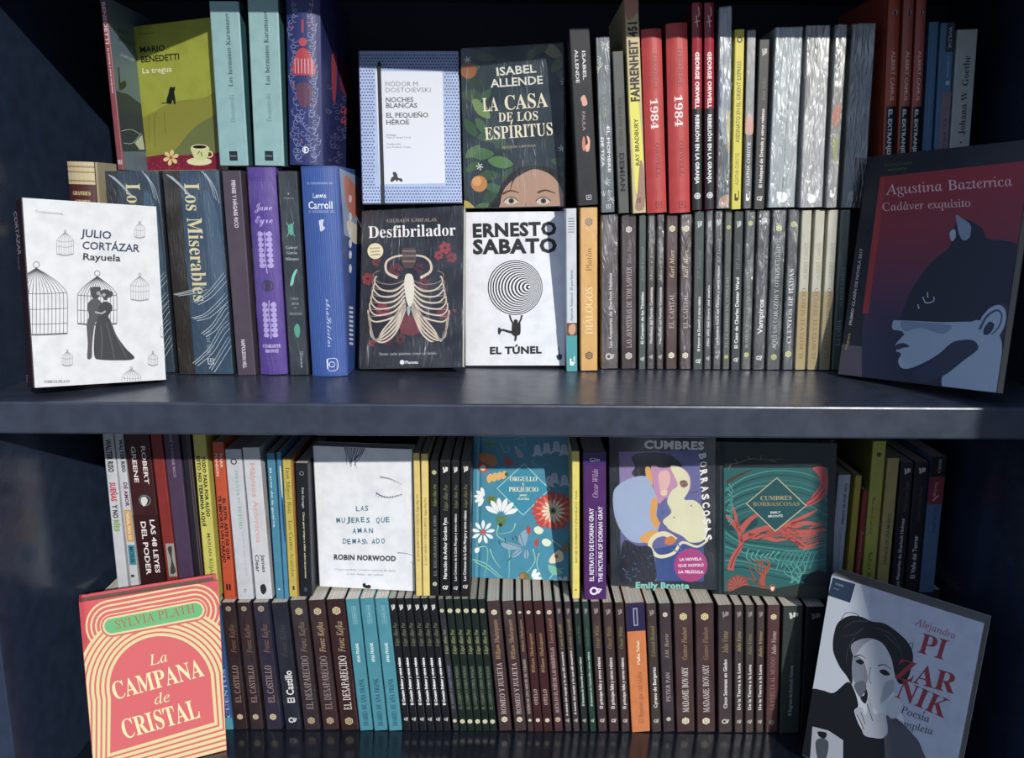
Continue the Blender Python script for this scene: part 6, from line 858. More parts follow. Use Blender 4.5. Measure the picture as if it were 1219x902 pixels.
def hand(t_, x0, x1, y, cap, col):
    n_ = len(t_); w_ = (x1-x0)/n_
    for i, ch in enumerate(t_):
        if ch != ' ': dy = R9.uniform(-2.5, 2.5); e_ = .14 if ch == 'I' else .74; a.text(ch, 'bold', col, (x0+w_*i, y+dy), (x0+w_*(i+e_), y+dy+R9.uniform(-2, 2)), cap)
hand('LAS', 303, 368, 403, 25, tl); hand('MUJERES QUE', 208, 472, 458, 25, tl); hand('AMAN', 285, 392, 510, 25, tl); hand('DEMASIADO', 238, 450, 562, 25, tl)
a.text('ROBIN NORWOOD', 'black', '34343e', (195, 638), (497, 646), 24); a.text('Cómo cambiar nuestra manera de amar', 'sans', '7a7d86', (197, 690), (498, 698), 9); a.text('y así dejar de sufrir', 'sans', '7a7d86', (258, 712), (437, 718), 9)
B.done()

# flowers
B = cover_book((0.0129, 1.0921, -0.0810, 0.1977, -0.0076, 0.1358, 0.2147, .922), .026, True, ['2a7a98', '3486a4'], 'turquoise hardcover with painted flowers and a title diamond', zb=support(-.05, .08, .8))
a = B.px_art('front', (3.922, 550, 500)); st_ = '7fc0a8'; wh = 'dfe6ea'
a.lines([[(60, 600), (110, 590), (120, 640), (100, 760)], [(50, 650), (110, 670), (170, 720), (215, 765)], [(130, 600), (150, 650), (180, 690)], [(170, 490), (165, 540), (215, 580), (220, 700), (215, 760)], [(330, 600), (340, 660), (290, 720), (200, 760)], [(360, 620), (350, 680), (390, 770)], [(420, 560), (470, 600), (440, 640)], [(410, 740), (440, 700), (480, 690)], [(60, 660), (130, 700), (200, 760)], [(250, 480), (230, 520), (170, 530)]], 6, st_, 2)
a.lines([[(180, 110), (200, 150), (220, 140), (210, 120)], [(240, 90), (290, 80), (290, 120), (260, 110)], [(320, 190), (350, 220), (400, 200)], [(330, 180), (335, 200), (370, 215)]], 4, '6fa8b0', 2)
for x, y in ((352, 145), (395, 135), (440, 128), (476, 142), (432, 275), (478, 285), (408, 290)): a.blob([(x-12, y-25), (x+10, y-27), (x+18, y+8), (x+24, y+24), (x, y+18), (x-24, y+26), (x-16, y+5)], 'a9b8d8'); a.line([(x, y-25), (x+3, y+10)], 2.5, '7f90b8')
a.blob([(80, 160), (110, 152), (150, 165), (165, 200), (140, 215), (110, 200), (85, 190)], 'c07838'); a.blob([(78, 205), (100, 195), (122, 215), (118, 240), (95, 245), (78, 230)], 'b84a40'); a.circ(98, 222, 13, wh)
a.lines([[(105, 120), (120, 90)], [(120, 125), (140, 85)], [(140, 130), (165, 95)], [(105, 110), (170, 110)]], 9, '5a8a48', 3); a.blob([(200, 170), (225, 180), (240, 205), (215, 212), (198, 195)], 'b03a3c'); a.blob([(245, 120), (262, 130), (285, 160), (280, 178), (255, 160)], '8f9cc0'); a.circ(268, 160, 7, 'c88a3c')
for i in range(4): a.blob([(115+22*i, 270-4*i), (128+22*i, 250-4*i), (142+22*i, 255-4*i), (138+22*i, 285-6*i), (122+22*i, 292-6*i)], 'd8a85c')
a.circ(208, 252, 9, '3c5a30')
a = a.sub('title_diamond'); a.poly([(290, 200), (412, 322), (285, 446), (161, 318)], '8fc4d0'); a.poly([(290, 206), (406, 322), (285, 440), (167, 318)], '1f86a6')
a = a.sub('flower'); a.daisy(108, 362, 52, 5, wh, None, 2.0, 4.6, .15, .34); a.blob([(120, 358), (150, 355), (160, 378), (140, 392), (122, 385)], '5a7a38'); a.lines([[(130, 357), (128, 388)], [(145, 357), (143, 388)]], 3, '24381c')
a = a.sub('flower'); a.daisy(182, 445, 84, 6, wh, None, 3.45, 6.15, .2, .28); a.blob([(160, 452), (195, 448), (208, 462), (195, 490), (170, 490)], '4f7a48'); a.circ(180, 488, 9, '2a2a18')
a = a.sub('flower'); a.daisy(98, 522, 56, 9, wh, 'c25048', .2, 6.48, .25, .3)
R = random.Random(4); P = []
for i in range(44): q = i/44*6.283; rr = 108*(.82+.18*(i % 2))*R.uniform(.9, 1.05); P.append((425+rr*math.cos(q)*.98, 424+rr*math.sin(q)*.9))
a.poly(P, 'b8352f'); a.daisy(425, 424, 84, 16, 'd86a58', None, 0, 6.283, .3, .14); a.daisy(425, 424, 56, 15, 'e0d8b8', None, 0, 6.283, .1, .2); a.circ(425, 422, 16, '7a8a50'); a.circ(425, 422, 8, '26301a')
for P in ([(290, 590), (262, 560), (270, 530), (300, 510), (306, 550)], [(280, 595), (240, 575), (200, 570), (180, 580), (220, 605)], [(285, 600), (250, 610), (228, 640), (262, 632)], [(300, 600), (312, 625), (300, 650), (288, 630)]): a.blob(P, '7fa0b8'); a.line([P[0], P[2]], 2.5, '2c4a5c')
a.lines([[(180, 585), (172, 560)], [(205, 575), (200, 548)], [(300, 515), (310, 495)], [(262, 560), (248, 540)], [(230, 640), (215, 655)], [(240, 560), (235, 545)]], 4, '2c4a44')
for x, y in ((355, 515), (392, 572)): a.blob([(x-20, y-8), (x, y-20), (x+25, y-4), (x+15, y+15), (x-8, y+14)], 'cfe0c8'); a.daisy(x-34, y, 22, 5, 'b84048', None, 1.8, 4.6, .1, .5)
a.blob([(405, 655), (425, 625), (455, 605), (472, 625), (470, 655), (440, 665), (415, 668)], 'd8cdb0'); a.blob([(455, 600), (500, 570), (510, 600), (475, 615)], '6a6a48'); a.circ(440, 635, 9, 'b06a50'); a.blob([(400, 675), (450, 690), (470, 715), (420, 720)], '6fb0a0')
a = a.sub('flower'); a.daisy(320, 738, 52, 5, wh, None, -1.3, 1.3, .15, .34); a.blob([(268, 715), (300, 710), (318, 730), (305, 752), (275, 745)], '6a6a38'); a.circ(280, 728, 11, 'a86a3c'); a.daisy(470, 780, 55, 4, 'a8c4d8', None, 3.5, 5.9, .15, .4); a.blob([(60, 600), (80, 595), (78, 615), (62, 618)], wh)
a = B.px_art('front', (3.922, 550, 500), 'lettering'); cm = 'e4e0c4'
a.text('ORGULLO', 'serif', cm, (223, 284), (350, 284), 20); a.text('Y', 'serif', cm, (280, 306), (292, 306), 13); a.text('PREJUICIO', 'serif', cm, (219, 332), (356, 333), 20); a.text('JANE', 'bold', cm, (268, 354), (303, 354), 9); a.text('AUSTEN', 'bold', cm, (258, 371), (313, 372), 9)
B.done()

# pink dot couple
B = cover_book((0.2083, 1.0722, -0.1790, 0.1063, -0.0489, 0.1425, 0.2161, .922), .020, False, ['131a24', '18222e'], 'dark cover with embracing couple in pastel colours and magenta dot', wrap=1, zb=support(.14, .27, .8))
a = B.px_art('front', (3.92, 710, 500)); a.poly([(105, 148), (482, 140), (502, 752), (115, 748)], '5f5f9c'); a.poly([(105, 148), (300, 145), (230, 260), (110, 300)], '8a78b0'); a.poly([(270, 600), (500, 560), (502, 752), (280, 750)], '2c4a8a')
a.blob([(165, 170), (230, 150), (340, 160), (400, 215), (330, 220), (250, 225), (240, 262), (200, 272), (165, 250), (180, 215)], '17181f')
a.blob([(255, 215), (310, 225), (380, 215), (430, 250), (438, 320), (400, 350), (380, 400), (330, 360), (290, 390), (270, 330)], 'c08ab0'); a.blob([(290, 250), (330, 235), (345, 270), (330, 320), (300, 330)], 'e0b0b0'); a.blob([(228, 225), (250, 222), (262, 300), (240, 300)], 'e0a040')
a.blob([(78, 345), (100, 305), (160, 270), (230, 262), (262, 310), (285, 380), (280, 450), (292, 500), (245, 560), (190, 572), (145, 552), (105, 500), (82, 430)], '9ab0d4'); a.blob([(262, 362), (285, 380), (278, 440), (300, 480), (270, 500), (250, 440)], 'e09c38'); a.blob([(205, 545), (250, 515), (290, 520), (260, 570), (215, 568)], 'e0a040')
a.blob([(345, 215), (400, 225), (435, 270), (430, 330), (410, 370), (460, 375), (500, 420), (520, 500), (500, 560), (440, 570), (400, 540), (340, 510), (310, 470), (350, 430), (330, 380), (350, 330), (380, 300)], 'd9d8b4')
a.line([(370, 560), (320, 530), (270, 545), (250, 590), (290, 635), (360, 620), (400, 570), (470, 590), (520, 560)], 26, 'dcd8b0', 8); a.line([(300, 430), (330, 425), (290, 460), (330, 500)], 14, '3f5fa0', 4); a.blob([(320, 555), (350, 540), (372, 560), (350, 580), (322, 578)], 'c87838'); a.line([(350, 600), (400, 620), (380, 575)], 6, '3f62b0')
a.blob([(390, 285), (415, 280), (428, 300), (410, 315), (392, 305)], '8a6a58'); a.lines([[(395, 290), (415, 285)], [(400, 305), (420, 300)], [(440, 340), (480, 330)], [(360, 450), (366, 456)], [(440, 395), (446, 402)]], 4, '4a3a38'); a.blob([(300, 330), (330, 325), (325, 350), (305, 350)], 'e8c8a8')
a.blob([(130, 560), (190, 585), (250, 590), (270, 650), (270, 752), (115, 752), (112, 640)], '14162a'); R = random.Random(8)
a.lines([[(x, y), (x+R.uniform(-14, 14), y+R.uniform(-10, 10))] for x, y in [(R.uniform(120, 260), R.uniform(600, 745)) for _ in range(26)]], 3, '4f7fc0', 1); a = a.sub('magenta_dot'); a.circ(440, 676, 78, 'a8307c', n=32)
a = B.px_art('front', (3.92, 710, 500), 'lettering'); wh = 'e4e4e4'
a.text('CUMBRES', 'black', wh, (222, 131), (502, 137), 36)
for i, ch in enumerate('BORRASCOSAS'): a.text(ch, 'black', wh, (478+2.4*i, 158+38*i), (484+2.4*i, 184+38*i), 32)
a.text('LA NOVELA', 'black', 'e8d4e4', (388, 656), (492, 653), 13); a.text('QUE INSPIRÓ', 'black', 'e8d4e4', (381, 684), (502, 682), 13); a.text('LA PELÍCULA', 'black', 'e8d4e4', (383, 713), (500, 714), 13); a.text('Emily Bronte', 'black', '7ac4ba', (183, 782), (433, 785), 27)
B.done()

# coral tree
B = cover_book((0.3562, 1.0555, -0.1832, 0.0426, -0.0457, 0.1525, 0.2146, .918), .022, True, ['14232a', '1a2c34'], 'dark teal hardcover with coral red trees and title diamond', zb=support(.29, .42, .8))
a = B.px_art('front', (3.9235, 840, 500)); a.poly([(85, 222), (572, 222), (560, 800), (85, 800)], '246062'); R = random.Random(6); c1, c2, c3 = 'b8524c', '3f8a84', '17454c'
for i in range(9): a.line([(90, 330+18*i), (180, 270+20*i), (320, 235+22*i), (470, 250+24*i), (570, 300+24*i)], 7, (c2, c3, '2f7476')[i % 3], 3)
for i in range(10): a.line([(90, 500+22*i), (170, 560+14*i), (300, 580+16*i), (440, 590+18*i), (560, 560+22*i)], 7, (c3, c2, '2f7476')[i % 3], 3)
a.blob([(500, 222), (560, 222), (572, 290), (560, 350), (510, 390), (465, 400), (500, 350), (535, 300), (520, 250)], 'b84f55'); a.lines([[(480, 395), (520, 370), (560, 320)], [(470, 380), (515, 350), (545, 300)]], 4, '6a2c30')
a.blob([(90, 430), (150, 455), (150, 505), (90, 510)], c3); a.blob([(165, 470), (230, 450), (240, 490), (180, 515)], c3)
a.lines([[(115, 700), (130, 640), (165, 580), (150, 500), (135, 430), (120, 390)], [(160, 520), (200, 470), (240, 440), (270, 400)], [(150, 500), (110, 460), (95, 440)], [(160, 560), (230, 520), (300, 500), (360, 505), (450, 540), (520, 530)], [(200, 540), (280, 545), (330, 560), (420, 545)], [(300, 500), (360, 520), (450, 590), (470, 600)], [(360, 505), (440, 460), (520, 420)], [(400, 500), (470, 480), (545, 490)], [(420, 520), (500, 520), (560, 510)], [(420, 560), (470, 590), (530, 570)]], 30, c1, 8)
a.lines([[(115, 690), (135, 640), (165, 590), (220, 545)], [(230, 545), (290, 520), (350, 525), (420, 560)], [(240, 560), (300, 540), (370, 550), (430, 580)], [(380, 500), (450, 510), (540, 500)], [(400, 480), (470, 460), (530, 440)]], 5, '5a2428', 2)
a.lines([[(430+R.uniform(-10, 60), 520+9*k), (480+R.uniform(-15, 15), 500+12*k), (548, 470+14*k)] for k in range(9)], 9, 'b0504c', 2)
a.lines([[(300-8*k, 505+10*k), (360, 500+10*k), (440, 520+9*k)] for k in range(5)], 10, 'a84844', 3)
a.lines([[(100+R.uniform(-8, 8), 290+26*k), (125, 330+20*k), (110, 380+16*k)] for k in range(8)], 9, '3f9088', 2)
a.lines([[(330+22*k, 690+R.uniform(-20, 20)), (350+22*k, 640), (380+20*k, 610), (400+18*k, 640)] for k in range(8)], 6, '3f9088', 2)
a.lines([[(200+24*k, 610+R.uniform(-14, 14)), (190+22*k, 640), (215+22*k, 660)] for k in range(7)], 6, '54a89c', 2)
a.blob([(450, 770), (480, 720), (530, 700), (562, 720), (562, 812), (450, 812)], '1c2a30')
for k in range(8): a.line([(270, 800), (275-3*k, 740), (262+R.uniform(-35, 45), 690), (250+R.uniform(-40, 80), 640+R.uniform(0, 30))], 9, 'a84a38', 2)
a.lines([[(160, 730), (220, 745), (290, 790), (350, 810)], [(240, 760), (210, 700), (195, 650)], [(345, 800), (300, 780), (220, 770)]], 8, '8a4a34', 3); a.circ(150, 775, 52, '8a4440'); a.daisy(150, 775, 50, 14, 'a85a52', None, 0, 6.28, .1, .12)
for k in range(7): a.line([(400+R.uniform(-30, 60), 760), (400+R.uniform(-40, 60), 710), (410+R.uniform(-60, 60), 660)], 6, '4a9c90', 2)
a.poly([(90, 810), (180, 770), (300, 790), (430, 765), (560, 780), (560, 820), (90, 820)], '2c3430')
a.lines([[(90, 205), (150, 200), (210, 180), (290, 185), (360, 180)], [(150, 200), (135, 180)], [(210, 182), (195, 168)], [(255, 184), (262, 162)], [(300, 186), (330, 196)], [(120, 202), (105, 230)]], 3, '8a8a6a', 1.5); a.line([(100, 290), (150, 260), (215, 232)], 18, '4a3c30', 6)
a = a.sub('title_diamond'); a.poly([(332, 266), (472, 399), (325, 521), (187, 389)], 'b4ac8a'); a.poly([(332, 272), (465, 399), (325, 514), (194, 389)], '1a5058')
a = a.sub('publisher_mark'); a.circ(312, 782, 12, 'c8683c', 17); a.circ(312, 784, 7, 'd8d8cc', 11); a.circ(312, 772, 5, '1c1c20')
a = B.px_art('front', (3.9235, 840, 500), 'lettering'); a.text('CUMBRES', 'serif', 'a89c74', (256, 373), (402, 371), 19); a.text('BORRASCOSAS', 'serif', '8f8a68', (221, 400), (438, 399), 18); a.text('EMILY', 'bold', 'd8dcdc', (303, 436), (350, 434), 10); a.text('BRONTË', 'bold', 'd8dcdc', (293, 453), (360, 451), 10)
B.done()
# ---- upper shelf, second storey: books standing on the heads of the front row
def bened_cover(B):
    a = B.px_art('front', (4.996, 0, 0))
    a.poly([(610, -40), (800, -40), (870, 900), (735, 900)], '5d7486'); a.poly([(690, 540), (760, 560), (840, 620), (870, 900), (730, 900)], '25354a')
    a.poly([(700, 400), (708, 400), (718, 530), (708, 540)], '1a2230'); a.blob([(712, 500), (735, 480), (750, 490), (745, 520), (715, 535)], '1f3028'); a.lines([[(720, 780), (780, 770), (835, 800)], [(735, 850), (790, 850), (840, 790)]], 3, 'b8c4cc')
    a.poly([(800, 850), (845, 800), (860, 890), (830, 890)], 'b9c4b0'); a.text('MARIO', 'bold', '2c3a48', (695, 190), (760, 215), 26); a.text('BENEDETTI', 'bold', '2c3a48', (700, 235), (790, 285), 26); a.text('La muerte y otras', 'bold', '9fb4bc', (715, 330), (795, 365), 20)
def peng_cover(B):
    a = B.px_art('front', (3.758, 230, 0)); c = '6a6f9a'; R = random.Random(3)
    L = []
    for i in range(46):
        y = R.uniform(380, 760); x = R.uniform(600, 720); r = R.uniform(6, 15)
        L.append([(x+r*math.cos(q)*(1-q/9), y+r*math.sin(q)*(1-q/9)) for q in [k*.8 for k in range(8)]])
    a.lines(L, 2.2, c)
    a.blob([(630, 230), (642, 260), (640, 400), (630, 470), (620, 400), (618, 260)], 'a03a45'); a.blob([(660, 290), (690, 300), (715, 370), (718, 460), (680, 430), (655, 380)], '7a2c48')
    a.text('CARTAS', 'bold', 'd04848', (655, 500), (715, 530), 30); a.text('CASTRO', 'bold', 'd04848', (655, 545), (722, 580), 30); a.blob([(690, 620), (705, 610), (712, 650), (700, 670)], 'b03a48')
def swirls():
    R = random.Random(7); out = []
    for s in (1, -1):
        for i in range(30):
            f = .02+.96*i/30; x = s*R.uniform(.2, .4); r = R.uniform(.05, .11); n = R.choice([6, 7, 8])
            out.append([(x+r*math.cos(s*q)*(1-q/8), f+.21*r*math.sin(q)*(1-q/8)) for q in [k*.85 for k in range(n)]])
            out.append([(x+s*r, f), (x+s*r*.4, f+.03), (x-s*r*1.2, f+.035)])
    for i in range(22):
        f = .7+.012*i; x = R.uniform(-.25, .25); r = R.uniform(.06, .12)
        out.append([(x+r*math.cos(q)*(1-q/8), f+.21*r*math.sin(q)*(1-q/8)) for q in [k*.85 for k in range(8)]])
    return out
peng = [('l', '7f8ab8', swirls(), .014)] + [('c', 'b03a48', .32, 0, .12), ('b', 'a83440', [(-.12, .36), (.12, .36), (.32, .43), (.34, .49), (0, .5), (-.34, .49), (-.32, .43)]), ('r', 'a83440', .2, .27, -.03, .03), ('b', '5a3550', [(-.2, .55), (.2, .55), (.22, .63), (0, .68), (-.22, .63)])] + [('l', 'c9a0b0', [[(-.25+.1*i, .41), (-.25+.1*i, .49)] for i in range(6)], .025)] + \
  [('c', 'c04a55', f, x, .03) for f, x in ((.23, .2), (.24, -.3), (.5, .25), (.55, -.32), (.66, .3), (.86, -.1), (.12, .3))] + [('o', 'd0d4e4', .915, .02, .1, .03), ('b', 'd0d4e4', [(-.0, .9), (.04, .915), (.0, .93), (-.03, .915)])]
def karam(): return [('t', 'Los hermanos Karamazov', 'serif', '2c4a58', .07, .51, .06, .15), ('t', 'Dostoyevski', 'roman', '5a7a84', .56, .73, .06, .16), ('r', '15202a', .91, .97, -.14, .14), ('h', 'letras', 'bold', '7f9098', .945, .2, .06)]
def cam_cov(B): pass
def fk(c='c9cdd4', f=.95): return ('fk', c, f, 0, .15)
def orwell84(): return [('t', 'GEORGE', 'serif', '7c2428', .13, .33, .12, .2, 'd'), ('t', '1984', 'serif', 'f2dede', .37, .535, .0, .36, 'd'), ('t', 'ORWELL', 'serif', '7c2428', .61, .8, .12, .2, 'd'), ('fk', '7c2428', .955, .1, .15)]
def rebel(): return [('r', '24262c', .5, 1, -.5, .5), ('t', 'GEORGE ORWELL', 'black', 'ecdcdc', .23, .5, .0, .4, 'd'), ('t', 'REBELIÓN EN LA GRANJA', 'black', 'e6e6e8', .53, .87, .0, .4, 'd'), ('l', 'f0dada', [[(-.25, .09), (.25, .085)], [(-.1, .06), (.05, .115)], [(.12, .02), (.2, .05), (.1, .065)]], .09), ('c', 'd8d8da', .93, 0, .34), ('o', '5a5c62', .93, 0, .22, .07)]
def camus(): return [('r', '14161c', .515, 1, -.38, .5), ('c', 'a8adb5', .103, .05, .22), ('b', '4a3a38', [(-.1, .098), (.1, .093), (.12, .113), (-.05, .116)]), ('t', 'ALBERT CAMUS', 'bold', 'd9b0a0', .27, .49, .05, .34, 'd'), ('t', 'EL EXTRANJERO', 'bold', 'd9dce0', .53, .775, -.02, .34, 'd')]
def branches(f0, f1, seed):
    R = random.Random(seed); out = []
    for i in range(7):
        x, f = R.uniform(-.3, .3), R.uniform(f0, f1); a = R.uniform(0, 6.28)
        for k in (-.6, 0, .6): out.append([(x, f), (x+.3*math.cos(a+k), f+.035*math.sin(a+k))])
    return out
st = [
 ((117, 127.5, -4, 139.6, 147.6, 199.5), ['7a3a42', '5d7486'], [('r', '3f3a50', 0, .04, -.5, .5), ('t', 'BENEDETTI', 'bold', 'c4b8c4', .03, .265, .0, .5, 'd'), ('t', 'La muerte y otras sorpresas', 'bold', 'd8b8bc', .29, .55, .05, .26, 'd'), ('fk', 'e8e0e4', .955, 0, .26)], {'Y': 1.03, 'd': .12, 'cover': bened_cover}, 'thin dull red spine leaning left with grey blue cover, beside the lime green book'),
 ((246.8, 286, 1.5, 261.5, 296.5, 202), ['7fa6aa', '2f5f66'], karam(), {'d': .14}, 'left of two pale turquoise Karamazov volumes, next to the lime cover'),
 ((292.5, 332.4, -2, 303, 339, 201.5), ['82a9ac', '2f5f66'], karam(), {'d': .14}, 'right of two pale turquoise Karamazov volumes, next to the ornate dark blue one'),
 ((335, 383, -22, 343.5, 383.5, 198.5), ['26306a', '262c62'], peng, {'hard': 'round', 'd': .18, 'cover': peng_cover}, 'big dark blue hardcover covered in pale swirls with a red figure'),
]
for r in st: spine_book(r, 1.01)
CAMB = 'a8442c'
st2 = [
 ((676.3, 702.3, 33.5, 688, 712.2, 245.5), ['23252c', '1a1b20'], [('t', 'ISABEL', 'bold', 'd6d6da', .125, .285, .16, .16, 'd'), ('t', 'ALLENDE', 'bold', 'd6d6da', .115, .3, -.2, .16, 'd'), ('b', 'd8a08a', [(-.1, .385), (.1, .37), (.22, .42), (.0, .43), (-.05, .41)]), ('t', 'PAULA', 'bold', '9f7f88', .46, .57, 0, .16, 'd'), ('b', 'e0a894', [(.1, .6), (.25, .62), (.2, .68), (.05, .69), (.0, .66), (.15, .64)]), ('b', 'c87868', [(-.15, .64), (-.05, .6), (.02, .63), (-.02, .68), (-.12, .68)]), ('fk', 'd0d0d6', .955, .05, .11)], {'Y': 1.035}, 'wide charcoal spine with leaf shapes, standing right of the green face cover'),
 ((707.6, 726.8, 45, 714, 733.4, 252.5), ['5a666e', '3a4248'], [('l', 'd8dcde', branches(.03, .19, 1)+branches(.78, .93, 2), .03), ('t', 'C.J. TUDOR', 'roman', '9a8f66', .27, .45, .0, .3, 'd'), ('t', 'EL HOMBRE', 'bold', 'dfe3e4', .5, .765, .2, .2, 'd'), ('t', 'DE TIZA', 'bold', 'dfe3e4', .56, .73, -.25, .2, 'd'), ('fk', 'dde0e2', .965, .05, .14)], {'wrap': 1}, 'blue grey spine with white chalk twig figures'),
 ((728.4, 742, 61, 736, 749.3, 255), ['565a58'], [('t', 'HERMANN HESSE', 'roman', '1d2022', .28, .58, .0, .3, 'd'), ('t', 'DEMIAN', 'black', '14171a', .62, .86, 0, .42, 'd')], {}, 'short drab grey DEMIAN spine left of the yellow Fahrenheit one'),
 ((742.8, 760, -3, 753, 769.4, 255), ['c8b888'], [('b', 'dcd84a', [(-.4, .45), (.1, .42), (.35, .6), (.4, .88), (-.2, .9), (-.3, .7)]), ('b', 'b8806a', [(-.45, .0), (.4, .0), (.45, .06), (-.3, .1)]), ('b', '9a7a6a', [(.2, .75), (.45, .8), (.4, .97), (-.3, .98), (-.1, .9)]), ('t', 'FAHRENHEIT 451', 'black', '2a2620', .11, .47, .0, .62, 'u'), ('t', 'RAY BRADBURY', 'bold', '3a3a24', .55, .77, .0, .3, 'u'), ('t', 'HR', 'serif', '6a3a3a', .925, .95, 0, .3, 'u')], {}, 'tall yellow and tan Fahrenheit 451 spine'),
 ((762.9, 788, 34, 770.6, 794.4, 254.5), ['b8383a', '8c1f26'], orwell84(), {'hard': 'round', 'wrap': None}, 'left of two red 1984 hardcover spines, slightly shorter'),
 ((792.5, 819.3, 27, 797.3, 822.4, 252.5), ['b8393b', '8c1f26'], orwell84(), {'hard': 'round'}, 'right of two red 1984 hardcover spines, slightly taller'),
 ((822.9, 837, 3, 824.4, 835.8, 253), ['9c2433', '5c1620'], rebel(), {'hard': 'round', 'rough': .2}, 'left of two tall narrow spines, red above and black below'),
 ((838, 851, 3, 839.3, 850.4, 252), ['9c2433', '5c1620'], rebel(), {'hard': 'round', 'rough': .2}, 'right of two tall narrow spines, red above and black below'),
 ((855, 873.4, 8.5, 852.4, 869.2, 251), ['8f99a6'], [('b', '3a4450', [(-.45, .55), (-.1, .66), (.3, .7), (.4, .98), (-.45, .98)]), ('b', 'a8a070', [(.1, .5), (.45, .55), (.4, .72), (.2, .66)]), ('b', 'b08a70', [(-.3, .95), (.4, .93), (.4, .99), (-.3, .99)]), ('b', '3a3f78', [(-.45, .3), (-.25, .34), (-.3, .48), (-.45, .46)])], {'wrap': 2, 'rough': .2}, 'silvery blue shiny spine between the red and black pair and the yellow one'),
 ((874.6, 887, 35, 870.3, 881.8, 253), ['d2c83a'], [('o', '26302c', .055, .0, .3, .13), ('t', 'AGATHA CHRISTIE', 'sans', '7c7a30', .68, .86, .0, .4, 'u'), ('t', 'ASESINATO EN EL ORIENT EXPRESS', 'sans', '3f3f28', .17, .62, .0, .42, 'u'), ('bk', '3a3820', .93)], {}, 'bright yellow spine with dark round emblem at its head'),
 ((888, 901.5, 36, 883.6, 895.4, 249.5), ['4b4e54'], [('r', '84868c', 0, .5, -.5, .5), ('b', 'c0897c', [(-.45, .49), (.0, .46), (.45, .49), (.45, .57), (-.45, .57)]), ('t', 'AGATHA CHRISTIE', 'sans', 'dcdfe2', .62, .87, .0, .4, 'u'), ('bk', 'e8eaec', .935)], {'wrap': 1}, 'grey spine with salmon band, right of the bright yellow one'),
 ((903.4, 917, 47, 897, 910, 250), ['3a3a3c'], [('mk', 'b4b4b6', .07), ('t', 'Bram Stoker', 'ital', '77787c', .22, .35, .05, .34), ('t', 'El Huésped de Drácula y otros relatos', 'bold', 'e4e4e4', .4, .87, .05, .3), ('g7', 'cfcfd0', .935)], {}, 'charcoal spine with small white title, left of the big silver volumes'),
 ((922, 957.4, 33, 912.4, 947.6, 249), ['96a3aa'], [('bk', 'e4e8ea', .93), ('l', '4a565c', [[(.28, .02), (.12, .25), (.05, .6), (.0, .95)]], .015), ('t', 'CRIMEN Y CASTIGO', 'roman', '93a0a6', .45, .78, .05, .2)], {'wrap': 2}, 'widest silver grey film wrapped spine with a dotted seam'),
 ((959.4, 989.8, 31, 950.6, 980.2, 249), ['9a9da2'], [('bk', 'e4e8ea', .94), ('p', '6a6e70', [(-.48, .0), (.3, .0), (-.48, .5)]), ('t', 'ANA KARENINA', 'roman', '9aa0a4', .42, .76, .05, .2)], {'wrap': 2}, 'second silver grey film wrapped spine with a diagonal fold'),
 ((993.8, 1010.2, 30, 981.6, 997, 248), ['6c6e70'], [('bk', 'e4e8ea', .92), ('b', 'a8604e', [(-.3, .45), (.3, .43), (.2, .53), (-.25, .54)]), ('b', '7f8a50', [(-.2, .6), (.3, .6), (.2, .75), (-.1, .72)])], {'wrap': 2}, 'narrow strongly crinkled spine between silver volumes'),
 ((1012.6, 1045.5, 28.5, 1001, 1030, 247), ['7a8890'], [('bk', 'aab2b8', .93), ('l', '3a4448', [[(-.05, 0), (-.08, .5), (-.12, 1)]], .012), ('r', '1c2226', .72, 1, -.05, .5)], {'wrap': 2, 'Y': 1.07}, 'shaded silver spine right beside the orange and black trio'),
 ((1057.5, 1075, -14, 1049.2, 1063, 248), [CAMB, CAMB, CAMB], camus(), {'Y': 1.07, 'hard': 'round', 'd': .16}, 'first of three tall orange and black spines, next to silver film'),
 ((1076, 1090.7, -14, 1066.5, 1078.5, 248), ['a05048', CAMB, CAMB], camus(), {'Y': 1.07, 'hard': 'round', 'd': .16}, 'middle of three tall orange and black spines'),
 ((1091.6, 1105.2, -14, 1080.8, 1092, 248), ['a24c44', CAMB, CAMB], camus(), {'Y': 1.07, 'hard': 'round', 'd': .16}, 'last of three tall orange and black spines, beside the blue book'),
 ((1106.2, 1118.4, 26, 1092.6, 1107, 248), ['3a6a90'], [('r', '4a7aa0', 0, 1, -.1, .0)], {'Y': 1.08}, 'plain steel blue spine right of the orange trio'),
 ((1119, 1138.6, 27, 1108, 1124.5, 248), ['3f6f96'], [('r', '1d2c38', .0, .15, -.1, .5), ('t', 'WILDE', 'bold', '8fa8b8', .02, .13, .2, .2, 'd'), ('c', '9ab4cc', .31, .2, .16), ('t', 'cuentos', 'sans', '9ab4cc', .17, .28, .2, .2, 'd'), ('r', '7a6878', .36, 1, -.2, .5), ('t', 'EL PRÍNCIPE', 'bold', '4a4a60', .5, .8, .2, .2, 'd')], {'Y': 1.08}, 'steel blue spine with dark label and small round emblem'),
 ((1139.6, 1165, 35, 1125.5, 1149.5, 248), ['9fa9aa'], [('t', 'Fausto', 'serif', '2a3640', .66, .9, .05, .3), ('c', '2a3640', .61, .05, .05), ('t', 'Johann W. Goethe', 'serif', '2a3640', .14, .57, .05, .3)], {'Y': 1.08}, 'pale grey spine at the right end of the upper row, near the case side'),
]
for r in st2: spine_book(r, 1.047)

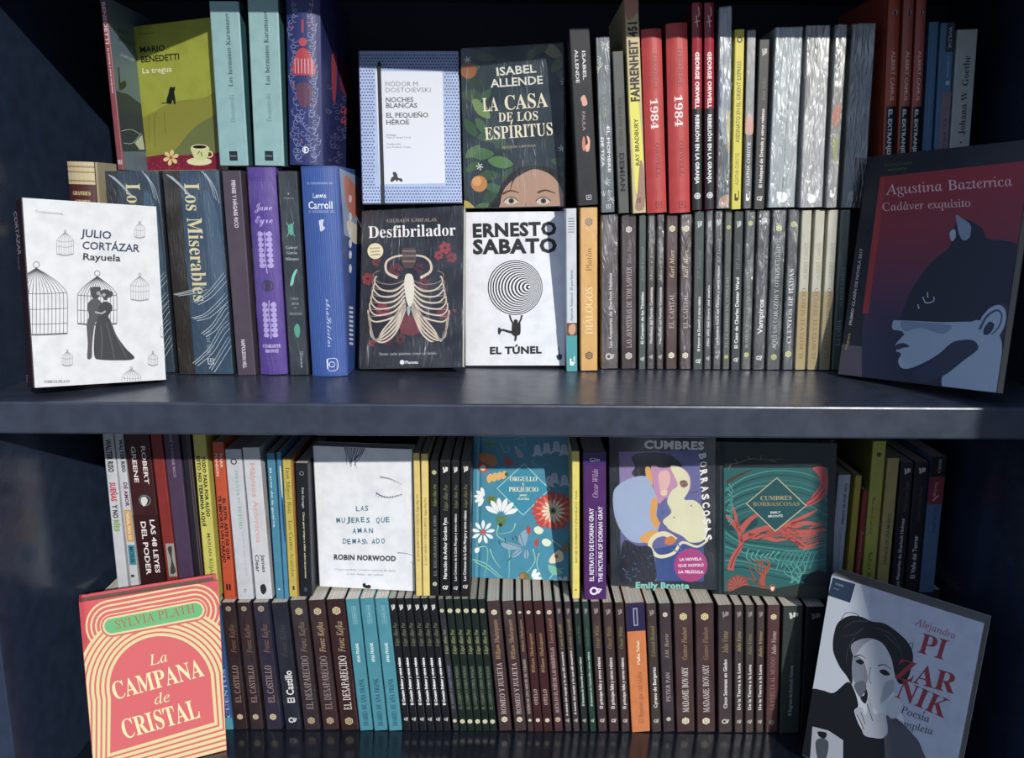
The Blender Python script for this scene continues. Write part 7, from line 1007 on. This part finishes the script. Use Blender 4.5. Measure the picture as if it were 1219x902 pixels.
# ---- lower shelf, second storey
def nose(): return [('t', 'WALTER RISO', 'black', '26262c', .04, .24, .0, .5, 'd')]
def atomic_cover(B):
    a = B.px_art('front', (4.996, 240, 510)); a.blob([(360, 340), (372, 340), (380, 420), (376, 480), (366, 460)], 'c0a49c'); a.blob([(386, 520), (396, 540), (398, 600), (388, 620)], 'b8988c')
def airmail(B):
    a = B.px_art('front', (4.996, 975, 510))
    for i in range(14): a.poly([(190, 290+45*i), (225, 262+45*i), (225, 284+45*i), (186, 312+45*i)], ['1f6a78', 'd8dcd8', 'b8452c', 'd8dcd8', '2a3f70'][i % 5])
st3 = [
 ((120.6, 134, 510, 139.5, 154.5, 706), ['b9bec6'], [('t', 'WALTER RISO', 'black', '2c2c34', .06, .25, .0, .5, 'd'), ('t', 'SUEÑAS', 'black', 'b03048', .31, .42, .0, .5, 'd'), ('t', 'Y NO', 'black', '2c2c34', .44, .52, .0, .45, 'd'), ('t', 'RÍES', 'black', '6f9a3a', .53, .6, .0, .45, 'd')], {}, 'outermost white spine with coloured handwritten style capitals, lower shelf left'),
 ((134.6, 145.4, 510, 155.2, 167.3, 706), ['b9bec6'], [('t', 'WALTER RISO', 'black', '26262c', .06, .25, .2, .42, 'd'), ('t', 'DE AMOR', 'black', '6a3060', .31, .45, .2, .42, 'd'), ('r', 'c08a3e', .47, .66, -.3, .5), ('t', 'MANUAL PARA NO', 'black', 'd8c8a8', .48, .65, .1, .4, 'd'), ('r', '2f7f90', .68, .8, -.3, .5), ('t', 'MORIR', 'black', '1f4a58', .69, .79, .1, .4, 'd'), ('r', '2c3034', .86, .875, -.3, .1)], {}, 'second white spine with ochre and teal patches, beside the dark red law book'),
 ((145.6, 176.4, 510, 167.7, 200, 706), ['3a171b'], [('r', '2e1216', .5, 1, -.5, .5), ('t', 'ROBERT', 'bold', 'dcd4d4', .1, .32, .22, .17, 'd'), ('t', 'GREENE', 'bold', 'dcd4d4', .1, .31, -.18, .17, 'd'), ('o', '5a7078', .415, .05, .24, .05), ('b', 'c8ccc8', [(-.08, .4), (.1, .395), (.16, .42), (.0, .45), (-.1, .43)]), ('t', 'LAS 48 LEYES', 'bold', 'e0dada', .53, .85, .25, .19, 'd'), ('t', 'DEL PODER', 'bold', 'e0dada', .54, .86, -.12, .2, 'd')], {}, 'wide dark red spine with two lines of white capitals and a round portrait'),
 ((177, 191.4, 510, 200.5, 214, 706), ['7e2420'], [('r', '8f8f88', .67, .87, -.25, .5), ('b', '3a3a3a', [(-.1, .7), (.3, .69), (.2, .76), (.4, .84), (-.1, .85), (.1, .77)])], {}, 'plain brick red spine with a grey patterned patch near its foot'),
 ((192, 212, 510, 214.5, 233, 706), ['453450'], [('t', 'PIENSE Y HÁGASE RICO', 'bold', '8f8498', .0, .28, -.0, .16, 'd')], {}, 'dull violet spine in lower shelf, left of the yellow one'),
 ((212.6, 227, 512, 233.6, 245, 706), ['1b1b24'], [('r', '4a3c48', 0, 1, .1, .25), ('r', '5a4a40', 0, 1, .35, .45)], {}, 'black spine squeezed between the violet and the yellow spines'),
 ((228.4, 244.4, 514, 245.6, 261, 709), ['bdb94c'], [('t', 'TODO PASA POR ALGO', 'black', '2c3020', .14, .5, .2, .26, 'd'), ('t', 'ESTO NO TERMINA AQUÍ', 'black', '2c3020', .14, .56, -.2, .26, 'd'), ('t', 'MARIAN ROJAS', 'bold', '6a6a30', .6, .86, .1, .26, 'd')], {}, 'yellow green spine in lower shelf, left of the orange spine'),
 ((251.8, 266, 526, 266.4, 281, 715), ['b8461f'], [('t', 'MARK', 'bold', 'e0c0b0', .07, .16, .2, .22, 'd'), ('t', 'MANSON', 'bold', 'e0c0b0', .07, .21, -.2, .22, 'd'), ('t', 'EL SUTIL ARTE DE QUE', 'black', '241412', .35, .74, .18, .26, 'd'), ('t', 'TE IMPORTE UN CARAJO', 'black', '241412', .33, .76, -.2, .26, 'd'), ('l', '241412', [[(-.15, .9), (-.15, .94)], [(.1, .9), (.1, .94)]], .16)], {}, 'bright orange spine with black capitals, lower shelf'),
 ((267, 287, 534.5, 283, 302.6, 717), ['b8bdc6'], [('o', '4a4a4e', .08, -.0, .2, .08), ('t', 'INVENTA TU FUTURO', 'roman', '4f8f80', .14, .52, .1, .18, 'd'), ('t', 'una novela para vivir mejor', 'roman', '8f98a0', .54, .84, .2, .14, 'd'), ('h', 'Z', 'bold', '6a7078', .95, .2, .2)], {}, 'white spine with small green lettering, left of Hábitos Atómicos'),
 ((287.8, 309, 532.5, 304.2, 325, 716.5), ['bfc3cb', 'b4b8bf'], [('t', 'Hábitos Atómicos', 'bold', 'c49a98', .1, .62, .0, .3, 'd'), ('t', 'James', 'bold', '2f3238', .7, .82, .16, .22, 'd'), ('t', 'Clear', 'bold', '2f3238', .7, .82, -.2, .22, 'd'), ('b', '24262a', [(-.15, .91), (.1, .9), (.2, .94), (.0, .97), (-.15, .95)])], {'cover': atomic_cover}, 'white Hábitos Atómicos volume with pale pink title'),
 ((316, 327.4, 539, 328.4, 338, 713.5), ['3d7f9c'], [('t', 'El arte de la guerra', 'bold', 'bcd4dc', .1, .5, -.1, .22, 'd'), ('c', 'c9d8dc', .93, 0, .12)], {}, 'left of two slim light blue spines right of the white books'),
 ((328, 334.8, 538, 338.4, 344, 713.5), ['3d7fa8'], [('b', 'd0d0a0', [(.1, .1), (.4, .12), (.4, .3), (.2, .25)]), ('b', '1f3048', [(.1, .32), (.4, .34), (.4, .6), (.2, .55)])], {}, 'thinner right one of two slim light blue spines'),
 ((335.4, 348, 546, 344.4, 356.2, 714), ['b8a63c', 'b06a2c'], [('t', 'Don Miguel Ruiz   Los Cuatro Acuerdos', 'roman', '4a4420', .06, .85, .0, .36, 'd'), ('r', '8a5a28', 0, 1, .36, .5), ('r', '2a2a20', .92, .95, -.1, .1)], {}, 'mustard spine with thin dark serif lettering left of a black one'),
 ((350.2, 367, 551, 356.8, 372, 712.5), ['14181f', '2a2f36'], [('o', '6f7880', .075, 0, .18, .06), ('t', 'Dale Carnegie', 'bold', 'b0b6ba', .18, .33, .05, .16, 'd'), ('t', 'Cómo ganar amigos e influir sobre las personas', 'bold', 'c9c4a0', .36, .86, .05, .14, 'd'), ('r', '3a4650', .93, .96, -.12, .12)], {}, 'black spine with one line of tiny pale text, left of the white eyelash cover'),
 ((491.5, 499.4, 539, 495, 502.6, 710.5), ['d6c06a'], [('t', 'EL GATO NEGRO Y OTROS CUENTOS  Edgar Allan Poe', 'sans', '5c5228', .28, .75, .0, .38)], {}, 'left of two thin pale yellow spines right of the white eyelash cover'),
 ((500.2, 510.2, 540, 503.2, 511.8, 711), ['dac670'], [('t', 'EL GATO NEGRO Y OTROS CUENTOS  Edgar Allan Poe', 'sans', '5c5228', .3, .78, .0, .34)], {}, 'right of two thin pale yellow spines, beside black books'),
 ((511, 522.5, 548, 513, 522.6, 711.5), ['17191c'], [('x', 'c8cc90', .085, 0, .3), ('t', 'Edgar Allan Poe', 'ital', '8a9a48', .17, .33, .05, .36), ('t', 'EL ESCARABAJO DE ORO', 'roman', '8f948c', .4, .85, .05, .34), ('x', 'c8c8b0', .91, 0, .3)], {}, 'black spine with green hexagon at head, first of four black ones'),
 ((523.2, 536.4, 549, 523.4, 536.4, 712), ['14151a'], [('mk', 'dcdcdc', .06), ('t', 'Edgar Allan Poe', 'ital', '7a8058', .17, .36, .05, .36), ('t', 'Narración de Arthur Gordon Pym', 'bold', 'e6e6e6', .41, .87, .0, .34), ('g7', 'dadada', .935)], {}, 'black spine with the largest white title of the four black ones'),
 ((537, 547.2, 549, 537.2, 547.2, 712), ['14151a'], [('mk', 'cccccc', .06), ('t', 'Edgar Allan Poe', 'ital', '7a8058', .17, .34, .05, .36), ('t', 'Los Crímenes de la Calle Morgue y otros relatos', 'bold', 'd8d8d8', .38, .88, .0, .3), ('g7', 'c8c8c8', .935)], {}, 'third of four black spines, thinner, left of its twin'),
 ((548, 560.6, 548, 548, 559.4, 712), ['14151a'], [('mk', 'cccccc', .06), ('t', 'Edgar Allan Poe', 'ital', '7a8058', .17, .34, .0, .34), ('t', 'Los Crímenes de la Calle Morgue y otros relatos', 'bold', 'dcdcdc', .36, .88, -.05, .3), ('g7', 'c8c8c8', .925)], {}, 'last of four black spines, touching the blue flower cover'),
 ((680.6, 690, 537, 681, 690.4, 709.6), ['ddd060'], [('t', 'BARTLEBY EL ESCRIBIENTE Y OTROS RELATOS  Melville', 'sans', '4c4a22', .26, .75, .05, .3), ('c', '6a6428', .94, 0, .12)], {'Y': 1.05}, 'single thin lemon yellow spine left of the deep purple one'),
 ((693.8, 721.8, 538, 695, 722.4, 713), ['4a1f66'], [('r', '37206a', 0, .085, -.5, .5), ('h', 'C/m', 'bold', 'd9c9e4', .06, .44, .16), ('t', 'Oscar Wilde', 'ital', 'b59ac4', .11, .3, .02, .24), ('t', 'EL RETRATO DE DORIAN GRAY', 'bold', 'e4dced', .37, .87, -.16, .19), ('t', 'THE PICTURE OF DORIAN GRAY', 'bold', 'e4dced', .36, .88, .24, .19), ('l', 'b09ac4', [[(.05, .39), (.05, .84)]], .025), ('g7', 'e4dced', .94)], {'Y': 1.046}, 'deep purple bilingual spine between lemon yellow one and the pink dot cover'),
 ((998, 1013.6, 565, 984.6, 999.6, 716), ['a9b4c4'], [('t', 'Cien años de soledad', 'bold', '333c48', .07, .41, .2, .26, 'd'), ('t', 'Gabriel García Márquez', 'roman', '5a6674', .44, .88, .1, .26, 'd')], {'cover': airmail, 'Y': 1.075}, 'pale blue white spine with striped airmail edge, right of the coral tree cover'),
 ((1018.4, 1026.8, 566, 1004.5, 1012.5, 716), ['a89a28'], [], {'Y': 1.08}, 'narrow mustard yellow spine in the shade, beside the striped edge'),
 ((1027.8, 1035.4, 584, 1014.4, 1022, 716), ['8a2c2a'], [('t', 'El coronel no tiene quien', 'bold', 'c08880', .4, .9, .0, .3, 'd')], {'Y': 1.08}, 'short thin red spine left of the tall yellow green one'),
 ((1039.6, 1056, 525, 1023, 1040, 716), ['a8a83c', '9a9a38', '6a6c2c'], [('c', '4a4a1c', .085, .0, .18), ('t', 'Cien años de soledad', 'script', '3f4020', .36, .6, -.1, .22, 'd'), ('t', 'Gabriel García', 'script', '2f3018', .72, .96, .0, .3, 'd')], {'Y': 1.075}, 'tall yellow green spine with dark dot, right part of lower shelf'),
 ((1057, 1071.4, 545, 1041.4, 1056, 716), ['a8975c'], [('t', 'CRÓNICA DE UNA MUERTE', 'bold', '4a4228', .4, .78, .05, .26)], {'Y': 1.075}, 'tan spine in shade, right of the tall yellow green one'),
 ((1072.6, 1088.6, 550, 1058, 1074, 716), ['10151f'], [('mk', 'b8bcc4', .065), ('t', 'Arthur Conan Doyle', 'ital', '55604c', .14, .38, .1, .26), ('t', 'Las Memorias de Sherlock Holmes', 'bold', 'b8bcc4', .42, .95, .0, .26)], {'Y': 1.075}, 'left of two black detective spines in deep shade at lower right'),
 ((1089.4, 1107, 550, 1075, 1091.5, 716), ['10151f'], [('mk', 'b8bcc4', .06), ('t', 'Arthur Conan Doyle', 'ital', '4a5058', .18, .45, .05, .2), ('t', 'El Valle del Terror', 'bold', 'c4c8cc', .55, .88, .0, .32)], {'Y': 1.075}, 'right of two black detective spines with larger title, deep shade'),
 ((1108.4, 1128, 543, 1092.5, 1110.5, 716), ['4a6a90'], [('r', '10141c', 0, .145, -.5, .5), ('t', 'NOVELA', 'bold', '8f98a4', .02, .12, .1, .2, 'd'), ('r', '7a2838', .145, .345, -.5, .5), ('t', 'Vintage', 'script', 'c09098', .18, .3, .0, .24, 'd'), ('l', 'd0c0c8', [[(-.15, .32), (.2, .28)]], .06), ('t', 'EL ALEPH', 'bold', '2f4a74', .37, .55, .1, .24, 'd')], {'Y': 1.08}, 'blue spine with red band and black head, last book at lower right'),
]
for r in st3: spine_book(r, 1.05)
